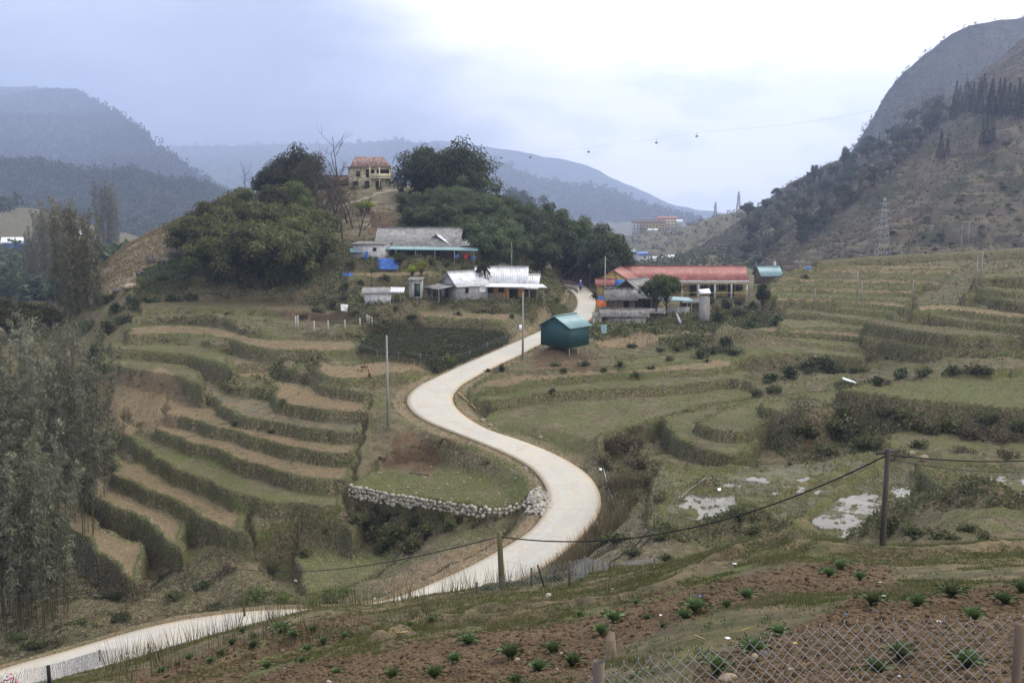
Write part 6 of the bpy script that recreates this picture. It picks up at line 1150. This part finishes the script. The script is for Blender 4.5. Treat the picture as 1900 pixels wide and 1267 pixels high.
shrubs([(830,672,40),(850,665,30)], S_LI, ['light green bush at the road corner of the fenced field','smaller light green bush beside the road corner of the field'], hf=.9)
shrubs([(200,620,60),(230,600,55),(180,660,60),(215,580,50),(250,570,50),(280,560,45),(165,610,60),(200,560,50),(320,560,40),(360,555,40),(190,690,50),(150,700,50),(300,520,36),(240,560,40)], S_DK, 'dark green bush between tall bamboos and left terraces', 'dark bushes left of the upper terraces', hf=1.)
shrubs([(690,1000+0,40),(1370,960,80),(1400,985,60),(1655,975,70),(1690,985,60),(1700,1000,90),(1760,1000,90),(1800,985,90),(1830,1000,60),(1640,990,50),(1150,1000,70),(1180,1030,70),(1120,1010,60),(1230,1000,60),(1240,1040,50)][1:], S_OL, 'low olive bush on the mounds around the wet paddies', 'low bushes around the wet paddies', hf=.6)
shrubs([(940,1088,40),(965,1085,40),(1000,1080,60),(1030,1078,50),(1060,1070,44),(905,1095,36)], S_DK, 'leafy weed bush against the wire fence above the road', 'weed bushes along the wire fence', 22, hf=.8)
shrubs([(260,1090,60),(200,1110,60),(320,1110,60),(380,1090,50),(150,1160,70),(60,1205,70),(110,1190,60),(230,1150,60),(420,1060,50),(500,1060,50),(560,1030,50),(30,1190,60),(300,1075,40)], S_OL+S_DR+S_DK, 'scrubby bush on the slope above the lower road', 'scrub on the gully slope', hf=.8)
sx = []; ii = scatter_mask(vis & rise & (YY > 60) & (YY < 200) & (pt > .05) & offr, 60, rs)
for p in ii:
    s = rs.uniform(.35, .8)*max(1, p[1]/120); link('shrub', (S_OL+S_DK)[rs.integers(6)], None, 'small bush clinging to a terrace bank', 'shrub', 'small bushes on terrace banks', None, p-np.array([0, 0, .1]), (0, 0, rs.uniform(0, 6))).scale = (s, s, s*.8)
# ---------------------------------------------------------------- fan palm by the silver roof
b = GR(899, 552, 60, 300); H = (552-492)*b[1]/F; t = thing('fan_palm', 'shaggy headed palm tree in front of the silver roofed house', 'palm', b)
MB().tube([(0, 0, -.3), (.05, 0, H*.5), (0, 0, H*.9)], [.22, .16, .15], 8).build('trunk', MB_BARK, t)
lv = [];
for i in range(46):
    a = rs.uniform(0, 6.28); e = rs.uniform(-.7, 1.1); n = 12; u_ = np.linspace(.2, 1, n); d = np.array([math.cos(a)*math.cos(e), math.sin(a)*math.cos(e), math.sin(e)]); c = d*u_[:, None]*1.25-np.array([0, 0, 1])*(u_[:, None]**2*.75)+[0, 0, H*.92]; lv.append(leaves(np.repeat(c, 3, 0), d+rs.normal(size=(n*3, 3))*.4-[0, 0, .3], .42, .09, rs.uniform(0, 1, n*3), rs))
link('crown', mk('crown', lv, [ML_DARK]), t)
# ---------------------------------------------------------------- leafy plants of the garden
def cab_mesh(rs, n=30, up=.5):
    Vs, Fs, T_ = [], [], []; o = 0
    for i in range(n):
        a = i*2.4+rs.uniform(-.3, .3); f = i/n; e0 = .75+.75*f; ln = (1.05-.45*f)*rs.uniform(.8, 1.1); w = .16*rs.uniform(.8, 1.3); side = np.array([-math.sin(a), math.cos(a), 0]); k = 5; cur = np.array([0, 0, .05]); e = e0
        for j in range(k+1):
            s = j/k; ww = w*math.sin(min(1, s*1.15+.12)*math.pi)**.7 if s < 1 else .01; cup = .05*(1 if j % 2 else 0); d = np.array([math.cos(a)*math.cos(e), math.sin(a)*math.cos(e), math.sin(e)])
            Vs += [cur-side*ww+[0, 0, .04], cur-[0, 0, .01], cur+side*ww+[0, 0, .04]]; T_ += [.55+.4*rs.uniform(), .9, .55+.4*rs.uniform()]; cur = cur+d*ln/k; e -= .27*(1.15-f)
        for j in range(k): q = o+3*j; Fs += [(q, q+1, q+4, q+3), (q+1, q+2, q+5, q+4)]
        o += 3*(k+1)
    return mesh_np('leafy_plant', np.array(Vs), np.array(Fs), [ML_CAB], {'tone': np.array(T_)}, True)
CAB = [cab_mesh(R_(i), 26+3*i % 9, .45+.12*(i % 3)) for i in range(6)]
cabs = [(727,1252,34,''),(806,1250,38,''),(868,1190,36,'leafy green plant left of the middle of the plot, highest of the near ones'),(842,1222,30,'low grey leaved plant beside a pale stone'),(946,1213,44,'leafy plant with an orange stone at its right'),(1025,1205,36,''),(999,1237,38,''),(1062,1227,38,''),(957,1262,30,''),(1115,1170,32,''),(1140,1148,36,''),(1200,1146,20,'small leafy plant above the bushy pair'),(1290,1128,46,'large leafy plant with a blue scrap on it'),(1270,1142,32,'leafy plant at the lower left of the large one'),(1348,1122,26,''),(1385,1105,34,''),(1445,1172,34,''),(1398,1203,48,'leafy plant touching the brown stones behind the near fence'),(1330,1238,56,'widest leafy plant, behind the left part of the near fence'),
 (1560,1050,30,''),(1538,1064,30,''),(1595,1070,28,''),(1618,1115,40,''),(1702,1118,40,''),(1765,1100,44,''),(1805,1142,42,''),(1863,1113,38,''),(1670,1212,52,'leafy plant behind the fence with a pale stick beside it'),(1628,1240,46,''),(1795,1228,56,'broad leafy plant low at the right behind the near fence'),(1895,1092,36,'leafy plant cut by the right picture edge'),
 (545,1178,26,''),(525,1172,24,''),(600,1190,24,''),(570,1204,22,''),(470,1196,22,''),(430,1192,22,''),(580,1168,22,''),(495,1235,24,''),(470,1180,18,''),(410,1212,20,''),(390,1225,18,''),(350,1220,18,''),(300,1243,20,''),(330,1232,16,''),(560,1225,20,''),(640,1180,20,''),(520,1168,36,'bushy bright plant on the lower left garden rows'),(625,1246,22,''),(450,1170,18,''),(800,1148,16,''),(1180,1118,18,''),(1230,1160,16,''),(1075,1140,18,''),(760,1158,18,'')]
vl = band([c for c in cabs if c[0] > 690], [1130, 1200, 1240], ['far row of the dug plot', 'second row of the dug plot', 'third row of the dug plot', 'nearest row of the dug plot'], 'leafy plant'); vr = band([c for c in cabs if c[0] <= 690], [1182, 1215], ['top row of the lower left beds', 'middle row of the lower left beds', 'bottom row of the lower left beds'], 'leafy plant')
for i, (u, v, w, l) in enumerate(cabs):
    b = GR(u, v+w*.18, 5, 60, ); s = w*b[1]/F/2*1.95
    o = link('leafy_plant', CAB[i % 6], None, l or (vl if u > 690 else vr)(0, u, v), 'vegetable', 'vegetable plants in the garden', None, b-np.array([0, 0, .02]), (0, 0, i*1.7)); o.scale = (s, s, s*1.15)
# ---------------------------------------------------------------- wire fences
def chain(label, top, Hh, sp, r, posts, o_=None, pm='greywood', jit=.006, sagv=None, lean=0.):
    """top: list of world points of the fence top; diagonal wires woven both ways"""
    top = smooth(np.array(top), 2); o = top[0].copy(); t = thing('wire_fence', label, 'fence', o); L_ = np.r_[0, np.cumsum(np.linalg.norm(np.diff(top, axis=0), axis=1))]; n = int(L_[-1]/sp); m = int(Hh/sp); rs = R_(int(L_[-1]*100)); mb = MB()
    P = np.zeros((2*n+1, 2*m+1, 3))
    for i in range(2*n+1):
        s = i*sp/2; p = np.array([np.interp(s, L_, top[:, k]) for k in range(3)])
        for j in range(2*m+1): P[i, j] = p-o-np.array([0, lean*j*sp/2, j*sp/2])+rs.normal(size=3)*jit
    for i in range(0, 2*n, 1):
        for j in range(2*m):
            if (i+j) % 2 == 0: A, B = P[i, j], P[i+1, j+1]
            else: A, B = P[i+1, j], P[i, j+1]
            off = np.array([0, r*.9*(1 if (i+j) % 2 else -1), 0]); v, f = tube([A+off, B+off], r, 4); mb.add(v, f)
    if r > .002:
        for i in range(0, 2*n+1, 2): mb.bar(P[i, 0]-[0, 0, .004], P[i, 0]+[.002, 0, sp*.28], r*1.5, 5)
    mb.build('wire_mesh', 'steel', t)
    for (p, h, rr, le, mt) in posts: MB().bar(np.array(p)-o-[0, 0, h], np.array(p)-o+[le, 0, 0], rr, 9).build('post', mt, t)
    return t
D0 = 6.6
chain('near chain link wire fence in the lower right corner', [PD(1085,1248,6.3),PD(1180,1228,6.4),PD(1265,1213,6.5),PD(1349,1200,6.6),PD(1430,1184,6.7),PD(1500,1166,6.8),PD(1543,1160,6.8),PD(1660,1152,6.9),PD(1765,1151,6.9),PD(1896,1148,6.9),PD(2100,1150,6.9)], 1.0, .086, .0021,
      [(PD(1893,1158,6.85), 1.3, .032, 0, 'wood')], jit=.003)
t = thing('bamboo_post', 'short hollow bamboo post at the left end of the near wire fence', 'post', PD(1111, 1226, 6.2)-np.array([0, 0, 1.2])); v, f = tube([(0, 0, 0), (0, 0, .6), (0, 0, .62), (0, 0, 1.18), (0, 0, 1.2)], [.033, .033, .036, .033, .036], 14); m = MB(); m.add(v, f); v, f = tube([(0, 0, 1.2), (0, 0, .9)], [.036, .026], 14); m.add(v, f); m.build('hollow_stem', 'woodg', t, True)
m = MB(); b = GR(1133, 1222, 5, 30); m.tube([(0, 0, -.3), (.01, 0, .1), (.0, .02, .28), (.02, .03, .38)], [.075, .07, .062, .03], 9); m.build('stump', 'stonet', None, True, label='earthy broken stump behind the bamboo post', cat='stump', loc=b)
pp = lambda u, v, D: PD(u, v, D)
def fpost(u, vb, vt, r, le, mt='greywood', d0=20):
    b = GR(u, vb, d0, 60); h = (vb-vt)*b[1]/F; return (b+[0, 0, h], h+.2, r, le, mt), b+np.array([0, 0, h])
fs = [fpost(885,1101,1078,.035,0), fpost(986,1088,1050,.035,0), fpost(1013,1088,1044,.03,-.25), fpost(1057,1089,1037,.04,0), fpost(1091,1066,1030,.05,-.12), fpost(1131,1058,1044,.035,0), fpost(1214,1044,1033,.04,0)]
chain('sagging wire fence with dark posts above the road', [f[1]-[0, 0, .05] for f in (fs[0], fs[1], fs[3], fs[4], fs[5], fs[6])], .7, .13, .0035, [f[0] for f in fs], jit=.01)
fs = [fpost(92,1272,1230,.05,0,'black'), fpost(186,1233,1202,.05,0,'wood'), fpost(275,1208,1191,.04,0,'wood')]
chain('low wire fence with a black post beside the lower road', [PD(-40, 1258, fs[0][1][1])]+[f[1]-[0, 0, .05] for f in fs], .8, .14, .0035, [f[0] for f in fs], jit=.01)
def posts_fence(name, label, lst, mat, r, cat='fence', rails=1, dmin=60, h2=None):
    B = [GR(u, vb, dmin, 300) for u, vb, vt in lst]; t = thing(name, label, cat, B[0]); tp = []
    for b, (u, vb, vt) in zip(B, lst): h = (vb-vt)*b[1]/F; MB().box(b[0]-B[0][0]-r, b[0]-B[0][0]+r, b[1]-B[0][1]-r, b[1]-B[0][1]+r, b[2]-B[0][2]-.3, b[2]-B[0][2]+h).build('post', mat, t); tp.append(b-B[0]+[0, 0, h])
    for k in range(rails):
        m = MB()
        for a, c in zip(tp, tp[1:]): m.bar(a-[0, 0, .15+.28*k], c-[0, 0, .15+.28*k], .008, 3)
        m.build('wire', 'steel', t)
    return t
posts_fence('post_fence', 'row of white concrete fence posts above the terraces', [(549,612,586),(553,611,585),(583,615,595),(609,613,594),(640,611,593),(668,606,590),(681,600,583),(685,602,585),(690,604,588)], 'postw', .07)
posts_fence('net_fence', 'thin netted fence around the dark green field by the road', [(662,652,632),(700,663,648),(740,668,652),(780,670,655),(822,674,660),(832,676,660),(872,662,650),(905,648,634),(940,634,620),(958,622,602)], 'woodg', .03, rails=4)
# bamboo pipe, poles and sticks
def stick(u0, v0, u1, v1, label, r=.04, mat='bamboo', dmin=6, up=.05, name='bamboo_pole', cat='pole'):
    a, b = GR(u0, v0, dmin, 400), GR(u1, v1, dmin, 400); c = (a+b)/2; c[2] = HB(c[:1], c[1:2])[0]; z = max(0, c[2]-(a[2]+b[2])/2); MB().bar((0, 0, up+z), b-a+[0, 0, up+z], r, 6).build(name, mat, None, label=label, cat=cat, loc=a)
stick(584, 442, 640, 461, 'pale bamboo water pipe running down to the whitewashed shed', .09, dmin=60); stick(775, 565, 822, 561, 'pale beam lying along the bank below the open porch', .08, 'woodg', 60); stick(1000, 518, 1045, 540, 'long pole lying beside the stick fence near the crest', .08, 'woodg', 60)
stick(1172, 548, 1252, 588, 'long thin pole leaning across the dark huts', .06, 'woodg', 60, 1.6); stick(1250, 580, 1262, 607, 'grey metal sheet chute sliding down the bank', .22, 'steel', 60, .2, 'metal_sheet', 'sheet')
stick(1406, 998, 1436, 990, 'dry bamboo stick on top of the earth bund', .02, dmin=10); stick(1358, 1181, 1390, 1171, 'thin pale stick lying on the dug soil', .006); stick(735, 1178, 757, 1176, 'short pale stick on the garden step', .02); stick(1288, 1186, 1306, 1194, 'flat pale wood chip on the dug soil', .012)
stick(850, 732, 882, 762, 'bamboo poles lying in the ditch inside the road bend', .08, dmin=60); stick(760, 878, 796, 882, 'brown branch lying in the bowl field', .06, 'wood', 50)
def hose(pts, label, r, mat='black', dmin=20, up=.06, name='water_hose'):
    P = smooth(np.array([GR(u, v, dmin, 300) for u, v in pts]), 3); P[:, 2] = HB(P[:, 0], P[:, 1])+up; MB().tube(P-P[0], r, 6).build(name, mat, None, label=label, cat='hose', loc=P[0])
hose([(1118,858),(1122,880),(1128,905),(1136,925)], 'grey water hose curling down the red bank beside the road', .04, 'steel', 50); hose([(1215,960),(1208,985),(1180,1010),(1140,1040),(1100,1062),(1070,1078)], 'black water hose running down to the wire fence', .04, 'black', 34); hose([(1222,958),(1212,990),(1190,1015),(1160,1040),(1140,1056)], 'second black water hose beside the first on the slope', .035, 'black', 34); hose([(1258,928),(1280,905),(1310,895),(1322,885)], 'grey pole like pipe across the muddy path', .04, 'woodg', 50)
# ---------------------------------------------------------------- tarpaulins, washing, dishes
def cloth(u, v, w, h, label, mat, name='tarpaulin', dmin=60, slope_=.6, amp=.15, up=.25):
    b = GR(u, v, dmin, 400); k = b[1]/F; W_, H_ = w*k, h*k; n = 12; V_ = []; rr = R_(int(u))
    for j in range(n):
        for i in range(n): x = (i/(n-1)-.5)*W_*(1-.25*j/n*rr.uniform(.5, 1.2)); z = H_*(1-j/(n-1)); y = -slope_*(H_-z); V_.append((x, y+amp*fbm(np.array([x*1.7]), np.array([z*2]), int(u), 3)[0], z+amp*fbm(np.array([x*1.5+9]), np.array([z*1.5]), int(v), 3)[0]+up))
    Fc = [(j*n+i, j*n+i+1, (j+1)*n+i+1, (j+1)*n+i) for j in range(n-1) for i in range(n-1)]; me_ = mesh_np(name, np.array(V_), np.array(Fc), [MT[mat]], smooth_=True); o = link(name, me_, None, label, name.replace('_', ' '), None, None, b); s = o.modifiers.new('s', 'SOLIDIFY'); s.thickness = .03; return o
cloth(722, 503, 42, 20, 'large crumpled blue tarpaulin spread on the slope under the long house', 'bluetarp'); cloth(645, 516, 20, 6, 'small blue tarpaulin on the slope left of the larger one', 'bluetarp'); cloth(680, 484, 7, 14, 'small hanging blue sheet beside the whitewashed shed', 'bluetarp', slope_=0)
cloth(1118, 572, 24, 11, 'bright orange tarpaulin over a heap beside the low hut', 'orangetarp', slope_=.5, up=.3); cloth(1117, 560, 16, 8, 'blue and grey covers heaped behind the orange tarpaulin', 'bluetarp', slope_=.6); cloth(662, 480, 26, 7, 'small light green sheet roof over bottles below the whitewashed shed', 'tealroof', slope_=1.2, amp=.03, up=1.)
cloth(639, 582, 14, 14, 'white plastic bag hung on a frame above the fence posts', 'whitep', 'plastic_bag', slope_=0.1); cloth(864, 491, 7, 7, 'red cloth hanging below the long house awning', 'redcloth', 'cloth', slope_=0, up=1.); cloth(847, 489, 10, 5, 'pale blue washing hanging below the long house awning', 'bluecloth', 'cloth', slope_=0, up=1.); cloth(878, 492, 10, 5, 'dark blue washing right of the red cloth', 'bluecloth', 'cloth', slope_=0, up=.9)
cloth(735, 338, 16, 5, 'blue tarpaulin awning beside the steps of the hilltop house', 'bluetarp', slope_=1, up=.8); cloth(1498, 505, 12, 4, 'small bright blue umbrella like cover on the crest of the terraced hill', 'bluetarp', slope_=1, up=.6); cloth(550, 1078, 8, 3, 'white plastic sack lying by the green bushes near the lower road', 'postw', 'sack', slope_=2, up=0.)
cloth(1114, 872, 5, 3, 'white plastic rubbish in the ditch at the road edge', 'whitep', 'plastic_sheet', slope_=1.5, amp=.2, up=0.); cloth(1334, 912, 6, 3, 'white scrap on a little mound in the paddy', 'whitep', 'plastic_scrap', slope_=2, up=.1); cloth(1120, 622, 12, 16, 'teal sheet leaning against the bank behind the teal shed', 'tealroof', 'metal_sheet', slope_=.3, amp=.02)
def dish(p, r, label): t = thing('satellite_dish', label, 'dish', p); m = MB(); n = 14; V_ = [(0, 0, 0)]+[(r*q*math.cos(a), -.35*r*q*q, r*q*math.sin(a)) for q in (.5, 1) for a in np.arange(n)*2*math.pi/n]; Fc = [(0, 1+i, 1+(i+1) % n) for i in range(n)]+[(1+i, 1+n+i, 1+n+(i+1) % n, 1+(i+1) % n) for i in range(n)]; m.add(V_, Fc); m.build('reflector', 'silver', t); MB().bar((0, -.1, 0), (0, -r*.9, .05), .02).build('arm', 'steel', t); MB().bar((0, .05, 0), (0, .05, -r*1.6), .03).build('stand', 'steel', t)
dish(PD(896, 536, 146), .45, 'white satellite dish in front of the silver roofed house'); dish(PD(1179, 539, 161), .36, 'grey satellite dish on the gable of the black wooden house')
# ---------------------------------------------------------------- motorbike rider at the crest
b = PD(1077, 536, 189); b[2] = np.interp(189, RC[::-1, 1][-60:] if False else [180, 190], [-17.75, -17.4]); t = thing('motorbike', 'small dark motorbike coming over the crest of the road', 'motorbike', b)
for y in (-.62, .62):
    m = MB(); th = np.linspace(0, 2*math.pi, 17); m.tube([(0, y+.27*math.cos(a), .3+.27*math.sin(a)) for a in th], .05, 6); m.build('wheel', 'black', t)
m = MB(); m.box(-.13, .13, -.45, .4, .3, .62); m.tube([(0, -.62, .3), (0, -.42, .95)], .04); m.tube([(-.32, -.38, 1.0), (.32, -.38, 1.0)], .03); m.build('frame', 'black', t); MB().box(-.13, .13, -.1, .65, .64, .76).build('seat', 'black', t); MB().box(-.1, .1, -.56, -.42, .78, .94).build('headlight', 'silver', t)
def skin_body(name, V_, E_, R2, mat, parent=None, loc=None, rot=0, **kw):
    me_ = bpy.data.meshes.new(name); me_.from_pydata(V_, E_, []); me_.materials.append(MT[mat]); o = link(name, me_, parent, loc=loc, rot=(0, 0, rot), **kw); sk = o.modifiers.new('skin', 'SKIN')
    for i, r in enumerate(R2): me_.skin_vertices[0].data[i].radius = (r, r) if np.isscalar(r) else r
    me_.skin_vertices[0].data[0].use_root = True; s = o.modifiers.new('sub', 'SUBSURF'); s.levels = s.render_levels = 2; return o
pv = [(0,.2,.82),(0,.14,1.1),(0,.1,1.34),(0,.08,1.46),(0,.06,1.58),(0,.05,1.68),(-.2,.1,1.36),(-.3,-.08,1.14),(-.27,-.34,1.05),(.2,.1,1.36),(.3,-.08,1.14),(.27,-.34,1.05),(-.14,.16,.82),(-.2,-.25,.78),(-.18,-.12,.38),(.14,.16,.82),(.2,-.25,.78),(.18,-.12,.38)]
pe = [(0,1),(1,2),(2,3),(3,4),(4,5),(2,6),(6,7),(7,8),(2,9),(9,10),(10,11),(0,12),(12,13),(13,14),(0,15),(15,16),(16,17)]
skin_body('person', pv, pe, [.15,.15,.16,.07,.1,.08,.07,.055,.04,.07,.055,.04,.09,.075,.05,.09,.075,.05], 'bluecloth', None, b, label='rider in blue clothes and white helmet on the motorbike at the crest', cat='person')
pr = [o for o in COL.objects if o.name == 'person'][0]
m = MB(); m.add(ICO_V*.14+np.array([0, .05, 1.68]), ICO_F); m.build('helmet', 'whitep', pr, True); m = MB(); m.add(ICO_V*np.array([.085, .05, .1])+np.array([0, -.05, 1.6]), ICO_F); m.build('face', 'skin', pr, True)
for i, (u, v) in enumerate([(1104, 556), (1109, 552), (1114, 556)]):
    c = GR(u, v, 100, 260); t = thing('motorbike', ['parked motorbike nearest the road before the school gate', 'parked motorbike in the middle of the three by the gate', 'parked motorbike rightmost of the three by the gate'][i], 'motorbike', c, 1.2+i*.2)
    for o in [o for o in COL.objects if o.parent and o.parent.name == 'motorbike']: q = o.copy(); COL.objects.link(q); q.parent = t
# ---------------------------------------------------------------- chickens
hv = [(0,-.05,.22),(0,.1,.24),(0,.2,.34),(0,-.17,.26),(0,-.22,.36),(0,-.25,.43),(-.04,0,.14),(-.04,.0,.03),(.04,0,.14),(.04,0,.03)]; he = [(0,1),(1,2),(0,3),(3,4),(4,5),(0,6),(6,7),(0,8),(8,9)]
for i, (u, v, s, l) in enumerate([(686,702,1.5,'largest brown hen, nearest on the bare field'),(673,686,1.2,'brown hen pecking at the back of the bare field'),(680,685,.9,'smaller hen right of the pecking one'),(665,690,.7,'small chick at the left on the bare field'),(671,691,.7,'small chick beside the other in the middle of the bare field'),(684,690,.7,'small chick behind the nearest hen')]):
    c = GR(u, v, 80, 200); o = skin_body('chicken', hv, he, [.1,.09,.045,.08,.045,.035,.025,.012,.025,.012], 'hen', None, c, i*1.3, label=l, cat='chicken'); o.scale = (s,)*3; MB().box(-.01, .01, -.3, -.22, .44, .49).build('comb', 'redc', o)
# ---------------------------------------------------------------- litter near, flowers in the corner
for u, v, w, l, mt in ((1640,1107,12,'white lid with yellow rim on the dug soil','whitep'),(1633,1080,6,'small white scrap above the lid on the soil','whitep'),(1350,1184,11,'white paper scrap on the path of bare soil','whitep'),(1363,1046,9,'white scrap on the earth bund','whitep'),(1475,1193,8,'yellow scrap behind the near fence','yellowp'),(1670,1254,12,'white scrap low behind the near fence','whitep'),(1298,1106,9,'blue scrap lying on the large leafy plant','bluetarp'),(1226,1141,7,'white plastic scrap right of a leafy plant','whitep'),(1570,1140,6,'pale blue scrap in the dug soil','signb'),(1265,1198,5,'turquoise scrap on the bare soil','tealroof'),(1136,1093,8,'white wrapper on the grass edge','whitep'),(1147,1089,7,'orange wrapper beside the white one on the grass edge','orangetarp'),(1540,1236,7,'pale scrap among clods behind the fence','signb'),(1740,1153,10,'white crumpled paper at the fence top on the soil','whitep')):
    c = GR(u, v, 5, 60); r = w*c[1]/F/2; V_ = ICO_V*np.array([r, r*.8, r*.25])*(1+rs.uniform(-.3, .3, (len(ICO_V), 1))); link('litter', mesh_np('litter', V_, ICO_F, [MT[mt]]), None, l, 'litter', None, None, c+np.array([0, 0, r*.15]))
c = PD(20, 1262, 24); t = thing('flower_bush', 'bush with pink and blue flowers in the lower left corner', 'flower bush', c-np.array([0, 0, .5])); o = link('leaves', S_DK[0], t); o.scale = (.42, .3, .75)
for i in range(14): a = rs.uniform(0, 6.28); q = rs.uniform(0, .4); MB().stone((math.cos(a)*q, math.sin(a)*q*.7, .62-q*.75+rs.uniform(-.04, .06)), rs.uniform(.02, .035), rs).build('flower', 'pink' if i % 3 else 'bluecloth', t)
